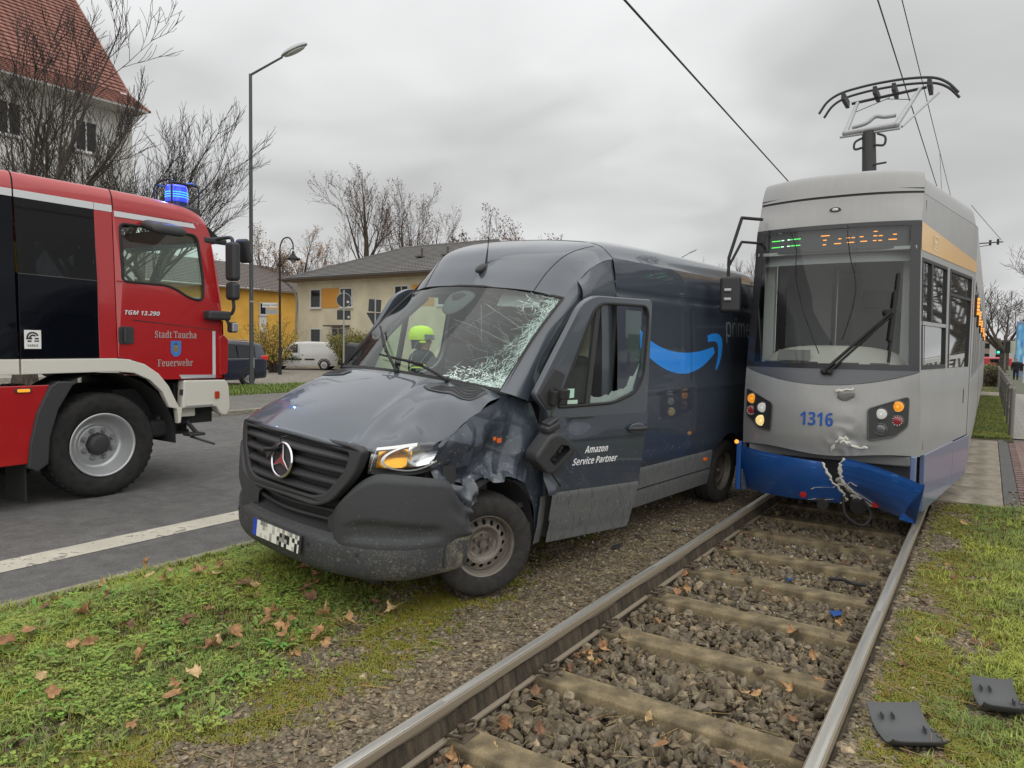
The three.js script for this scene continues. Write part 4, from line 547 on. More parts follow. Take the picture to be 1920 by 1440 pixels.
// ---------- tram ----------
import { FontLoader } from 'three/addons/loaders/FontLoader.js';
import { TextGeometry } from 'three/addons/geometries/TextGeometry.js';
const fontBold = await new FontLoader().loadAsync('fonts/droid/droid_sans_bold.typeface.json');
{
  const tram = thing('tram', 'silver grey tram with smashed blue front skirt and fleet number 1316, standing on the rails', 'tram', [-1.285, 0, -7.3]);
  const r = mulberry(17);
  const silverTex = tex(512, 512, (i, j) => { const a = tfbm(i / 512, j / 512, 5, 201, 5), b = tnoise(i / 512 * 60, j / 512 * 6, 60, 3); const s = 146 + 12 * (a - 0.5) + 2.5 * (b - 0.5) + 5 * (hash3(i, j, 6) - 0.5); return [s, s * 1.0, s * 0.99]; });
  const silver = phys(0xffffff, 0.42, { map: silverTex, clearcoat: 0.5, clearcoatRoughness: 0.18 });
  const silverSide = phys(0xffffff, 0.42, { map: silverTex, clearcoat: 0.5, clearcoatRoughness: 0.2 });
  const blueTex = tex(512, 512, (i, j) => { const a = tfbm(i / 512, j / 512, 6, 211, 5), sc = tnoise((i + j * 0.3) / 512 * 6, j / 512 * 90, 90, 9) > 0.86 && tfbm(i / 512, j / 512, 5, 221, 3) > 0.55 ? 34 : 0, k = (hash3(i >> 1, j >> 1, 3) > 0.985 ? 26 : 0) + sc; return [20 + 14 * a + k, 70 + 18 * a + k, 134 + 26 * a + k]; });
  const blue = phys(0xffffff, 0.34, { map: blueTex, clearcoat: 0.6, clearcoatRoughness: 0.15 });
  const skirtBlueSheen = phys(lin(0.13, 0.17, 0.29), 0.32, { clearcoat: 1, clearcoatRoughness: 0.05 });  // paler than the front blue: grazing reflection mixed into the colour
  const fibre = std(lin(0.62, 0.60, 0.54), 0.9), black = std(lin(0.028, 0.028, 0.03), 0.6), beam = std(lin(0.20, 0.20, 0.19), 0.7);
  // front surface
  const HW = [[0.66, 0.80], [0.95, 0.795], [1.25, 0.785], [1.47, 0.77], [2.1, 0.745], [2.84, 0.725], [3.12, 0.725]];
  const ZC = [[0.66, 0.13], [0.85, 0.17], [1.1, 0.165], [1.3, 0.13], [1.47, 0.09], [2.1, 0.045], [2.84, -0.02], [3.12, -0.10]];
  const ZK = [[0.66, -0.14], [0.95, -0.11], [1.25, -0.09], [1.47, -0.07], [2.1, -0.09], [2.84, -0.14], [3.12, -0.26]];
  const hw = y => stab(HW, y), fz = (x, y) => lerp(stab(ZC, y), stab(ZK, y), Math.pow(Math.min(1.1, Math.abs(x) / hw(y)), 2.4));
  const F = (u, y, o = 0, w = 1) => { const x = (u * 2 - 1) * hw(y) * w; return [x, y, fz(x, y) + o]; };
  const uvm = p => [p[0] / 1.2, p[1] / 1.2];
  const chinY = u => 1.47 - 0.145 * Math.sin(Math.PI * u) ** 0.8;
  const yLow = u => { const x = (u * 2 - 1) * 0.8; return 0.685 + 0.02 * Math.sin(u * 9); };
  const crumple = (x, y) => { const d = Math.exp(-((x - 0.22) ** 2 / 0.02 + (y - 0.80) ** 2 / 0.02)); return d * ((1 - Math.abs(2 * vnoise(x * 12, y * 12, 4) - 1)) * 0.05 - 0.045) - 0.015 * Math.exp(-((x - 0.22) ** 2 / 0.012 + (y - 1.17) ** 2 / 0.008)); };
  const lower = mesh('front_panel', gridSurf(70, 40, (u, v) => { const y = lerp(yLow(u), chinY(u), v); const p = F(u, y); p[2] += crumple(p[0], y); return p; }, uvm), silver, tram);
  { // torn fibreglass on the front panel
    const torn = (pts, w) => { const g = gridSurf(pts.length - 1, 2, (u, v) => { const k = Math.round(u * (pts.length - 1)), p = pts[k]; const y = p[1] + (v - 0.5) * w * (0.6 + 0.8 * hash3(k, 3, 1)); return [p[0] + (hash3(k, v * 10, 2) - 0.5) * 0.01, y, fz(p[0], y) + 0.006 + crumple(p[0], y) + 0.014 * (v === 0.5 ? 1 : 0)]; }); return g; };
    mesh('torn_fibreglass', torn([[0.09, 0.70], [0.10, 0.74], [0.125, 0.765], [0.13, 0.80], [0.155, 0.81], [0.165, 0.84], [0.20, 0.835], [0.215, 0.85], [0.24, 0.825]], 0.03), fibre, lower);
    mesh('torn_fibreglass', torn([[0.17, 0.795], [0.20, 0.82], [0.225, 0.80], [0.25, 0.805], [0.27, 0.775], [0.31, 0.765], [0.34, 0.755], [0.37, 0.77], [0.40, 0.762]], 0.022), fibre, lower);
    mesh('paint_chip', torn([[0.11, 1.27], [0.14, 1.285], [0.165, 1.278], [0.20, 1.295], [0.24, 1.29], [0.26, 1.30]], 0.02), fibre, lower);
    mesh('scrape', torn([[0.13, 1.24], [0.17, 1.22], [0.21, 1.225], [0.27, 1.245]], 0.05), std(lin(0.13, 0.13, 0.13), 0.8), lower);
  }
  mesh('chin_panel', gridSurf(50, 8, (u, v) => F(u, lerp(chinY(u) + 0.004, 1.478, v), 0.004), uvm), std(lin(0.10, 0.105, 0.115), 0.4, 0.2), tram);
  // fleet number
  { const tg = new TextGeometry('1316', { font: fontBold, size: 0.125, depth: 0.004, curveSegments: 5 }); tg.computeBoundingBox(); const b = tg.boundingBox, w = b.max.x - b.min.x; mesh('fleet_number', warp(tg, (x, y, z) => { const X = (x - b.min.x) / w * 0.29 - 0.185, Y = 0.945 + y; return [X, Y, fz(X, Y) + 0.001 + z]; }), std(lin(0.01, 0.08, 0.36), 0.45), tram); }
  // windscreen with black border
  const border = [[-0.985, 1.485], [0.985, 1.485], [0.985, 2.84], [-0.985, 2.84]];
  const fr = new THREE.Group(); fr.name = 'windscreen'; tram.add(fr);
  mesh('black_border', [gridSurf(2, 30, (u, v) => F(lerp(0.0, 0.055, u), lerp(1.48, 2.84, v), 0.003)), gridSurf(2, 30, (u, v) => F(lerp(0.945, 1.0, u), lerp(1.48, 2.84, v), 0.003)), gridSurf(40, 2, (u, v) => F(u, lerp(2.80, 2.842, v), 0.004)), gridSurf(40, 2, (u, v) => F(u, lerp(1.478, 1.53, v), 0.004))], phys(lin(0.02, 0.02, 0.022), 0.15), fr);
  mesh('windscreen_glass', gridSurf(30, 24, (u, v) => F(lerp(0.045, 0.955, u), lerp(1.50, 2.82, v), 0.0)), phys(lin(0.80, 0.83, 0.82), 0.02, { transmission: 1, thickness: 0, ior: 1.5 }), fr);
  mesh('glass_crack', [[[0.20, 2.82], [0.235, 2.72], [0.26, 2.62], [0.265, 2.5], [0.27, 2.35], [0.31, 2.15], [0.36, 1.95], [0.42, 1.75], [0.46, 1.62]], [[0.60, 2.83], [0.605, 2.7], [0.63, 2.5], [0.66, 2.35], [0.67, 2.2], [0.655, 2.05], [0.62, 1.85], [0.60, 1.75]]].flatMap(c => { const P = c.map(q => F(lerp(0.045, 0.955, q[0]), q[1], 0.004)); return [tube(P, 0.0045, 5, 60)]; }), rubber, fr).userData.kind = undefined;
  // upper panel, seam, roof cap
  mesh('upper_panel', gridSurf(40, 10, (u, v) => F(u, lerp(2.842, 3.105, v)), uvm), silver, tram);
  mesh('roof_seam', gridSurf(40, 2, (u, v) => F(u, lerp(3.08, 3.16, v), -0.012)), black, tram);
  mesh('marker_lamp', [new THREE.CylinderGeometry(0.05, 0.05, 0.012, 24).rotateX(Math.PI / 2).scale(1, 0.45, 1).translate(0.01, 2.985, fz(0, 2.985) + 0.005)], black, tram).add(mesh('lamp_lens', new THREE.SphereGeometry(0.03, 14, 10).scale(1, 0.5, 0.4).translate(0.01, 2.985, fz(0, 2.985) + 0.012), std(lin(0.6, 0.6, 0.58), 0.2), tram));
  const capH = [[3.128, 0.725, -0.10, -0.265], [3.22, 0.722, -0.125, -0.30], [3.315, 0.712, -0.165, -0.35], [3.355, 0.69, -0.215, -0.41], [3.368, 0.64, -0.35, -0.55], [3.375, 0.58, -0.7, -0.85]];
  mesh('roof_cap', gridSurf(40, 16, (u, v) => { const q = crv(capH, v), x = (u * 2 - 1) * q[1]; return [x, q[0], lerp(q[2], q[3], Math.pow(Math.abs(u * 2 - 1), 2.4))]; }, uvm), silver, tram);
  // ---- sides
  const a = Math.atan2(0.315, 2.5), cs = Math.cos(a), sn = Math.sin(a); const L0 = 2.52;
  const side = (s, y, o) => { const k = 1 - s / L0; return [0.8 + s * sn + o * cs - (0.8 - hw(Math.max(0.66, y))) * k, y, -0.11 - s * cs + o * sn + (stab(ZK, y) + 0.11) * k]; };           // tapered cab side, o outwards
  const onSide = g => warp(g, (s, y, o) => side(s, y, o));
  const rectH = (s0, y0, s1, y1, rr = 0.02) => round2([[s0, y0], [s1, y0], [s1, y1], [s0, y1]], rr, 3);
  const both = (name, g, m, parent) => { const p = mesh(name, g, m, parent || tram); mesh(name, mirrorX(g), m, parent || tram); return p; };
  const W1 = [0.06, 1.49, 1.06, 2.51], W2 = [1.20, 1.49, 2.30, 2.51];
  const fine = (brk, d) => { const o = []; for (let i = 0; i < brk.length - 1; i++) { const n = Math.max(1, Math.ceil((brk[i + 1] - brk[i]) / d)); for (let k = 0; k < n; k++) o.push(lerp(brk[i], brk[i + 1], k / n)); } o.push(brk[brk.length - 1]); return o; };
  const ss = fine([0, W1[0], W1[2], W2[0], W2[2], L0], 0.12), ys = fine([0.70, W1[1], W1[3], 3.10], 0.09), pp = [], pu = [], pi = [];
  for (const s of ss) for (const y of ys) { pp.push(...side(s, y, 0)); pu.push(s / 1.2, y / 1.2); }
  for (let i = 0; i < ss.length - 1; i++) for (let j = 0; j < ys.length - 1; j++) { const ms = (ss[i] + ss[i + 1]) / 2, my = (ys[j] + ys[j + 1]) / 2; if ([W1, W2].some(w => ms > w[0] && ms < w[2] && my > w[1] && my < w[3])) continue; const a0 = i * ys.length + j, b0 = a0 + ys.length; pi.push(a0, a0 + 1, b0, b0, a0 + 1, b0 + 1); }
  const cabG = new THREE.BufferGeometry(); cabG.setAttribute('position', new THREE.Float32BufferAttribute(pp, 3)); cabG.setAttribute('uv', new THREE.Float32BufferAttribute(pu, 2)); cabG.setIndex(pi); cabG.computeVertexNormals();
  both('cab_side', cabG, silverSide);
  const glassSide = phys(lin(0.03, 0.033, 0.035), 0.02, { clearcoat: 1, clearcoatRoughness: 0.02 });
  const win = (W, bars, nm = 'side_window') => { const g = new THREE.BoxGeometry(W[2] - W[0], W[3] - W[1], 0.006, 8, 8, 1).translate((W[0] + W[2]) / 2, (W[1] + W[3]) / 2, -0.016); const p = both(nm, onSide(g), glassSide);
    const fl = []; for (const [x0, y0, x1, y1] of bars) fl.push(new THREE.BoxGeometry(x1 - x0, y1 - y0, 0.02, Math.ceil((x1 - x0) / 0.12), Math.ceil((y1 - y0) / 0.12), 1).translate((x0 + x1) / 2, (y0 + y1) / 2, -0.004)); const f = merge(fl); both('window_frame', onSide(f), black); };
  win(W1, [[W1[0], W1[1], W1[0] + 0.03, W1[3]], [W1[2] - 0.03, W1[1], W1[2], W1[3]], [W1[0], W1[3] - 0.03, W1[2], W1[3]], [W1[0], W1[1], W1[2], W1[1] + 0.04], [0.40, 1.90, 0.47, 2.50]]);
  both('window_rail', onSide(box(1.0, 0.035, 0.02, 0.56, 1.915, -0.004)), silverSide);
  win(W2, [[W2[0], W2[1], W2[0] + 0.03, W2[3]], [W2[2] - 0.03, W2[1], W2[2], W2[3]], [W2[0], W2[3] - 0.03, W2[2], W2[3]], [W2[0], 2.235, W2[2], 2.265]]);
  // yellow band, door slot, side seam
  both('yellow_band', gridSurf(24, 6, (u, v) => side(0.005 + u * (L0 - 0.005), lerp(2.575, lerp(2.83, 2.70, u), v), 0.004)), phys(lin(0.78, 0.46, 0.13), 0.35, { clearcoat: 0.8, clearcoatRoughness: 0.1 }));
  both('logo', onSide(merge([extrude(round2([[0.42, 2.62], [0.62, 2.62], [0.62, 2.76], [0.42, 2.76]], 0.03), 0.001, 0, [round2([[0.432, 2.632], [0.608, 2.632], [0.608, 2.748], [0.432, 2.748]], 0.025).reverse()]), box(0.10, 0.035, 0.001, 0.53, 2.70, 0.0005), box(0.10, 0.015, 0.001, 0.53, 2.66, 0.0005)]).translate(0, 0, 0.006)), std(lin(0.72, 0.60, 0.38), 0.5));
  both('door_seam', onSide(merge([box(0.008, 2.3, 0.004, 0.10, 1.9, 0.001), box(0.008, 1.8, 0.004, 2.42, 1.6, 0.001)])), black);
  both('release_slot', onSide(box(0.03, 0.16, 0.004, 2.1, 1.16, 0.001)), black);
  // roof flank on the cab
  const flank = gridSurf(16, 10, (u, v) => { const s = u * L0, q = side(s, lerp(3.10, 3.37, v), 0); q[0] -= 0.02 + 0.05 * v + 0.08 * Math.pow(v, 6); const c = crv(capH, v); const t = sstep(0.16, 0.0, u); return [lerp(q[0], c[1], t), lerp(q[1], c[0], t), lerp(q[2] - 0.10 * (1 - u), c[3], t)]; }, p => [p[2] / 1.2, p[1] / 1.2]);
  both('roof_flank', flank, silverSide); both('roof_gutter', onSide(box(L0, 0.035, 0.02, L0 / 2, 3.095, -0.02)), black);
  // skirts
  both('side_skirt', onSide(extrude([[0.16, 0.16], [1.53, 0.215], [1.53, 0.70], [0.12, 0.70]], 0.03, 0.005).translate(0, 0, -0.02)), skirtBlueSheen);
  both('side_skirt', onSide(extrude([[1.545, 0.215], [2.36, 0.24], [2.44, 0.36], [2.52, 0.40], [2.52, 0.69], [1.545, 0.69]], 0.03, 0.005).translate(0, 0, -0.02)), skirtBlueSheen);
  // ---- long body behind the cab: three sections with windows and doors
  const zB0 = -0.11 - L0 * cs, xB = 0.797 + L0 * sn;
  for (const [k, z0, len] of [[0, zB0, 8.2], [1, zB0 - 8.75, 8.2], [2, zB0 - 17.5, 8.6]]) {
    const holes = []; const wins = []; for (let s = 0.35; s + 1.1 < len; s += 1.45) { wins.push([s, 1.30, s + 1.2, 2.52]); holes.push(rectH(s, 1.30, s + 1.2, 2.52, 0.05).reverse()); }
    const g = extrude([[0, 0.36], [len, 0.36], [len, 3.08], [0, 3.08]], 0.03, 0, holes); { const u = g.attributes.uv; for (let i = 0; i < u.count; i++) u.setXY(i, u.getX(i) / 1.2, u.getY(i) / 1.2); }
    const put = g => warp(g, (s, y, o) => [xB + o, y, z0 - s]);
    both('body_side', put(g.translate(0, 0, -0.03)), silverSide);
    for (const w of wins) both('side_window', put(box(w[2] - w[0], w[3] - w[1], 0.006, (w[0] + w[2]) / 2, (w[1] + w[3]) / 2, -0.018)), glassSide);
    mesh('roof', gridSurf(2, 20, (u, v) => { const t = v * 2 - 1; return [t * xB, 3.07 + 0.34 * Math.pow(1 - Math.pow(Math.abs(t), 6), 0.8), z0 - u * len]; }), silverSide, tram);
    mesh('section_end', [box(2 * xB - 0.1, 2.7, 0.03, 0, 1.72, z0 - len + 0.02)], black, tram);
    mesh('underframe', box(1.9, 0.30, len, 0, 0.40, z0 - len / 2), black, tram);
    if (k) mesh('gangway', box(1.9, 2.6, 0.62, 0, 1.75, z0 + 0.28), rubber, tram);
  }
  mesh('roof', gridSurf(6, 20, (u, v) => { const t = v * 2 - 1, w = lerp(0.62, xB - 0.02, u); return [t * w, 3.08 + 0.33 * Math.pow(1 - Math.pow(Math.abs(t), 8), 0.8), lerp(-0.78, zB0, u)]; }), silver, tram);
  // side repeaters, lit
  const amberLit = std(lin(0.9, 0.35, 0.05), 0.4, 0, { emissive: lin(1, 0.36, 0.04), emissiveIntensity: 0.9 });
  for (const [y, z] of [[2.20, zB0 - 0.12], [2.14, zB0 - 2.2], [2.12, zB0 - 5.2], [2.12, zB0 - 9.6], [2.10, zB0 - 14]]) { const g = []; for (let i = 0; i < 5; i++) g.push(rbox(0.05, 0.028, 0.10, 0.012, xB + 0.03, y - 0.09 + i * 0.042, z)); const l = mesh('side_light', [rbox(0.03, 0.26, 0.12, 0.01, xB + 0.015, y, z)], black, tram); mesh('light_ribs', g, amberLit, l); }
  // ---- headlight pods
  const pod = (pts, lamps, sg) => {
    const P = round2(pts, 0.03), g = new THREE.Group(); g.name = 'headlight_pod'; tram.add(g);
    mesh('pod_panel', warp(extrude(P, 0.012, 0.004), (x, y, z) => [x, y, fz(x, y) + z + 0.002]), std(lin(0.028, 0.029, 0.03), 0.45), g);
    mesh('pod_rim', merge([tube([...P, P[0]].map(p => [p[0], p[1], fz(p[0], p[1]) + 0.014]), 0.006, 6, 120)]), std(lin(0.09, 0.09, 0.09), 0.5), g);
    for (const [x, y, R, kind] of lamps) {
      const z = fz(x, y) + 0.016; const ring = lathe([[R * 1.22, 0], [R * 1.22, 0.008], [R * 1.05, 0.012], [R, 0.004]], 28).rotateX(Math.PI / 2).translate(x, y, z); const l = mesh(kind + '_lamp', ring, std(lin(0.12, 0.12, 0.12), 0.3, 0.6), g);
      const col = { amber: [0.9, 0.36, 0.03], white: [0.75, 0.76, 0.74], red: [0.28, 0.02, 0.03], yellow: [0.9, 0.72, 0.3], dark: [0.10, 0.10, 0.11] }[kind], em = { amber: [[1, 0.42, 0.03], 0.75], yellow: [[1, 0.74, 0.30], 0.9], white: [[1, 0.96, 0.86], 0.25] }[kind];
      mesh('lamp_lens', new THREE.SphereGeometry(R, 22, 10, 0, 6.2832, 0, Math.PI / 2).rotateX(Math.PI / 2).scale(1, 1, 0.28).translate(x, y, z + 0.001), phys(lin(...col), 0.12, { clearcoat: 1, ...(em ? { emissive: lin(...em[0]), emissiveIntensity: em[1] } : {}) }), l);
      const dots = []; if (kind === 'amber' || kind === 'yellow' || kind === 'white') for (let i = 0; i < 5; i++) { const q = i / 5 * 6.28; dots.push(new THREE.TorusGeometry(R * (0.25 + 0.14 * i), 0.0022, 5, 20).translate(x, y, z + 0.002 + R * 0.28 * Math.sqrt(Math.max(0, 1 - (0.25 + 0.14 * i) ** 2)))); } else if (kind === 'red') for (let i = 0; i < 12; i++) { const q = i / 12 * 6.28; dots.push(sphere(R * 0.13, x + Math.cos(q) * R * 0.88, y + Math.sin(q) * R * 0.88, z + 0.008, 8, 6)); }
      if (dots.length) mesh('lens_pattern', dots, kind === 'red' ? std(lin(0.6, 0.58, 0.56), 0.3) : std(lin(...col).multiplyScalar(0.75), 0.3), l).userData.kind = 'stuff';
    }
  };
  pod([[-0.755, 1.255], [-0.46, 1.125], [-0.47, 0.855], [-0.60, 0.87], [-0.75, 0.985]], [[-0.685, 1.155, 0.047, 'amber'], [-0.565, 1.075, 0.047, 'white'], [-0.69, 1.035, 0.045, 'red'], [-0.575, 0.945, 0.052, 'yellow']], -1);
  pod([[0.39, 1.125], [0.70, 1.245], [0.70, 0.975], [0.60, 0.875], [0.40, 0.835]], [[0.62, 1.155, 0.046, 'amber'], [0.495, 1.085, 0.046, 'white'], [0.62, 1.025, 0.045, 'red'], [0.495, 0.945, 0.046, 'dark']], 1);
  // ---- wiper and grab parts
  { const w = mesh('wiper', [cyl([0.0, 1.455, fz(0, 1.46) + 0.05], [0.53, 2.0, fz(0.53, 2.0) + 0.09], 0.016, 0.012, 8), cyl([0.045, 1.45, fz(0, 1.45) + 0.05], [0.55, 1.99, fz(0.55, 1.99) + 0.08], 0.012, 0.010, 8), sphere(0.03, 0, 1.455, fz(0, 1.46) + 0.04), sphere(0.028, 0.05, 1.45, fz(0, 1.46) + 0.04), rbox(0.08, 0.05, 0.03, 0.01, 0.52, 2.01, fz(0.53, 2) + 0.08)], rubber, tram); mesh('wiper_blade', [cyl([0.53, 1.55, fz(0.53, 1.55) + 0.04], [0.575, 2.36, fz(0.575, 2.36) + 0.04], 0.013, 0.013, 8), cyl([0.535, 1.75, fz(0.53, 1.75) + 0.06], [0.56, 2.2, fz(0.56, 2.2) + 0.06], 0.016, 0.014, 6)], rubber, w); }
  { const m = new THREE.Group(); m.name = 'mirror'; tram.add(m); mesh('mirror_arm', [ptube([[-0.68, 2.96, -0.12], [-0.82, 2.955, 0.10], [-0.90, 2.55, 0.22], [-0.90, 2.2, 0.22]], 0.016, 8), ptube([[-0.69, 2.72, -0.10], [-0.82, 2.72, 0.08], [-0.895, 2.48, 0.21]], 0.013, 8)], rubber, m); mesh('mirror_housing', rbox(0.20, 0.36, 0.12, 0.035, -0.88, 2.19, 0.20, 0.25), std(lin(0.02, 0.021, 0.023), 0.5), m); mesh('mirror_bracket', [rbox(0.07, 0.03, 0.03, 0.008, -0.885, 2.23, 0.272, 0.25), rbox(0.07, 0.03, 0.03, 0.008, -0.885, 2.14, 0.272, 0.25)], std(lin(0.4, 0.4, 0.4), 0.4, 0.6), m); }
  // ---- cab interior
  const cream = std(lin(0.50, 0.49, 0.43), 0.75), inn = std(lin(0.42, 0.43, 0.42), 0.85), drk = std(lin(0.05, 0.052, 0.055), 0.7);
  mesh('driver_console', gridSurf(30, 10, (u, v) => { const x = (u * 2 - 1) * 0.66, top = 1.50 + 0.20 * Math.pow(Math.max(0, 1 - Math.pow(Math.abs(u * 2 - 1), 3)), 0.5); return [x, lerp(1.42, top, Math.min(1, v * 1.3)), fz(x, 1.5) - 0.05 - 0.30 * v - 0.1 * v * v]; }), cream, tram);
  mesh('console_vent', [-0.5, -0.16, 0.2, 0.45].map(x => box(0.16, 0.012, 0.03, x, 1.535, fz(x, 1.53) - 0.07)), drk, tram).userData.kind = 'stuff';
  mesh('course_board', box(0.30, 0.12, 0.006, -0.32, 1.60, -0.08, 0, -0.5), std(lin(0.15, 0.15, 0.14), 0.6), tram);
  mesh('cab_ceiling', box(1.4, 0.03, 2.2, 0, 2.60, -1.2), inn, tram); mesh('cab_floor', box(1.4, 0.03, 2.0, 0, 0.75, -1.35), inn, tram); mesh('cab_partition', [box(0.62, 1.8, 0.03, 0.36, 1.70, -1.6), box(0.5, 1.8, 0.03, -0.5, 1.70, -1.6)], std(lin(0.30, 0.31, 0.31), 0.5), tram).userData.kind = 'stuff'; mesh('grab_pole', cyl([-0.18, 0.8, -1.5], [-0.18, 2.58, -1.5], 0.018), std(lin(0.5, 0.5, 0.48), 0.3, 0.7), tram); mesh('passage', box(1.5, 1.85, 0.03, 0, 1.68, -2.5), inn, tram);
  mesh('driver_seat', [rbox(0.5, 0.7, 0.14, 0.06, 0.25, 1.75, -1.15), rbox(0.5, 0.14, 0.5, 0.05, 0.25, 1.38, -0.95), rbox(0.26, 0.2, 0.1, 0.04, 0.25, 2.2, -1.17)], drk, tram);
  mesh('pillar_trim', [box(0.10, 1.2, 0.08, -0.63, 2.1, -0.35), box(0.10, 1.2, 0.08, 0.63, 2.1, -0.35)], inn, tram).userData.kind = 'stuff';
  // destination display, LED rows caught mid-scan
  const disp = canvasTex(1024, 192, (x, W, H) => { x.fillStyle = 'rgb(8,8,9)'; x.fillRect(0, 0, W, H); const bar = (c, a, b, w, h = 9) => { x.fillStyle = c; x.fillRect(a, b, w, h); }; for (const y of [62, 122]) { bar('rgb(60,200,70)', 50, y, 72); bar('rgb(190,230,200)', 128, y - 2, 22); bar('rgb(190,230,200)', 176, y - 3, 22); bar('rgb(60,200,80)', 204, y - 4, 76); }
    const o = 'rgb(230,140,40)'; for (const [a, b, w] of [[430, 48, 64], [448, 88, 26], [446, 130, 26], [556, 84, 22], [528, 126, 50], [614, 80, 24], [648, 80, 24], [618, 122, 50], [704, 76, 26], [710, 118, 46], [796, 34, 26], [796, 74, 26], [832, 74, 26], [794, 116, 24], [830, 116, 24], [924, 66, 26], [896, 110, 54]]) bar(o, a, b, w, 8); });
  mesh('destination_display', gridSurf(20, 4, (u, v) => F(lerp(0.06, 0.93, u), lerp(2.60, 2.80, v), -0.05)), std(0x000000, 0.6, 0, { color: lin(0.05, 0.052, 0.055), emissiveMap: disp, emissive: lin(1, 1, 1), emissiveIntensity: 2.2 }), tram);
  mesh('display_shelf', gridSurf(20, 3, (u, v) => F(lerp(0.06, 0.94, u), lerp(2.48, 2.59, v), -0.06 - 0.1 * v)), std(lin(0.20, 0.21, 0.21), 0.6), tram);
  // ---- broken front skirt
  mesh('bumper_beam', [rbox(1.45, 0.10, 0.10, 0.02, 0, 0.645, -0.13)], beam, tram); mesh('underfloor', [box(1.5, 0.42, 1.6, 0, 0.44, -1.0), cyl([0.35, 0.32, 0.0], [0.35, 0.22, 0.2], 0.09, 0.07)], black, tram);
  mesh('hose', [tube([[0.22, 0.34, 0.20], [0.28, 0.16, 0.34], [0.42, 0.10, 0.36], [0.47, 0.2, 0.28], [0.38, 0.3, 0.2]], 0.013, 8)], std(lin(0.01, 0.01, 0.01), 0.7), tram); mesh('coupler', [rbox(0.12, 0.10, 0.18, 0.03, 0.05, 0.26, 0.1), cyl([0.02, 0.28, -0.1], [0.05, 0.2, 0.2], 0.05)], black, tram);
  mesh('corner_post', rbox(0.05, 0.42, 0.06, 0.012, 0.76, 0.50, -0.02), skirtBlueSheen, tram); mesh('corner_post', rbox(0.05, 0.5, 0.06, 0.012, -0.80, 0.46, -0.02), blue, tram);
  mesh('corner_marker', sphere(0.022, -0.82, 0.705, 0.02, 12, 8), amberLit, tram);
  const jag = (k, s) => (hash3(k, s, 5) - 0.5);
  const N = 26; const rag = (v, k) => 0.030 * (vnoise(v * 17, k) - 0.5) + 0.018 * (vnoise(v * 43, k + 5) - 0.5), tornA = v => stab([[0, 0.20], [0.12, 0.25], [0.28, 0.225], [0.42, 0.185], [0.6, 0.135], [0.8, 0.085], [1, 0.055]], v) + rag(v, 3);
  const pieceA = (u, v, o = 0) => { const xe = lerp(-0.80, tornA(v), u), y = lerp(0.205 + 0.03 * u, 0.672 - 0.045 * u, v); const bul = Math.pow(1 - Math.pow(clamp(-xe / 0.85), 2.2), 0.9); return [xe + 0.05 * (1 - v) * (1 - u), y, -0.08 + 0.40 * bul - 0.16 * Math.pow(1 - v, 1.6) + 0.02 * Math.sin(v * 3) + o]; };
  const skA = mesh('front_skirt', gridSurf(40, N, (u, v) => pieceA(u, v), p => [p[0], p[1]]), blue, tram); skA.userData.label = 'dented blue front skirt half';
  const tornB = v => stab([[0, 0.44], [0.2, 0.36], [0.36, 0.285], [0.46, 0.235], [0.6, 0.215], [0.8, 0.20], [1, 0.235]], v) + rag(v, 11);
  const pieceB = (u, v, o = 0) => { const x = lerp(tornB(v), 0.845 + 0.06 * v, u); const y = lerp(lerp(0.24, 0.30, u) - 0.05 * u, lerp(0.685, 0.585, u * u * 0.6 + u * 0.4), v); return [x, y, lerp(0.33, 0.80, Math.pow(u, 1.25)) - 0.17 * Math.pow(1 - v, 1.5) * (1 - 0.5 * u) + o]; };
  const skB = mesh('front_skirt', gridSurf(40, N, (u, v) => pieceB(u, v), p => [p[0] + 0.3, p[1]]), blue, tram); skB.userData.label = 'broken blue front skirt half swung outwards';
  { const e0 = pieceB(1, 1), e1 = pieceB(1, 0), f = [e0[0] - 0.02, e0[1] - 0.01, e0[2] - 0.20], f1 = [e1[0] - 0.13, e1[1] - 0.0, e1[2] - 0.12]; mesh('skirt_flange', patch([[e0, [lerp(e0[0], e1[0], 0.5), lerp(e0[1], e1[1], 0.5), lerp(e0[2], e1[2], 0.5)], e1], [f, [lerp(f[0], f1[0], 0.5), lerp(f[1], f1[1], 0.5), lerp(f[2], f1[2], 0.5)], f1]], 4, 4), blue, skB);
    const g0 = pieceB(0.72, 0), g1 = pieceB(1, 0), g2 = pieceB(1, 1); mesh('folded_corner', patch([[pieceB(0.75, 0, 0.006), pieceB(0.88, 0.0, 0.004), pieceB(1, 0, 0.004)], [pieceB(0.86, 0.36, 0.012), pieceB(0.93, 0.4, 0.03), pieceB(1, 0.42, 0.004)], [pieceB(1, 0.98, 0.004), pieceB(1, 0.98, 0.004), pieceB(1, 0.98, 0.004)]], 6, 5), phys(lin(0.004, 0.028, 0.10), 0.4, { clearcoat: 0.4 }), skB); }
  const edge = (P, w) => gridSurf(P.length - 1, 2, (u, v) => { const k = Math.round(u * (P.length - 1)), p = P[k]; return [p[0] + (v - 0.5) * w * (0.5 + hash3(k, 1, 9)), p[1] + (v - 0.5) * w * 0.4 * (hash3(k, 2, 9) - 0.2), p[2] + 0.004 + (v === 0.5 ? 0.008 : 0)]; });
  const vs = n => Array.from({ length: n }, (_, i) => i / (n - 1));
  mesh('torn_edge', edge(vs(26).map(v => pieceA(1, v, 0.002)), 0.024), fibre, skA); mesh('torn_edge', edge(vs(26).map(v => pieceB(0, v, 0.002)), 0.03), fibre, skB);
  const crackOn = (f, pts, w) => edge(pts.map(q => f(q[0], q[1], 0.003)), w);
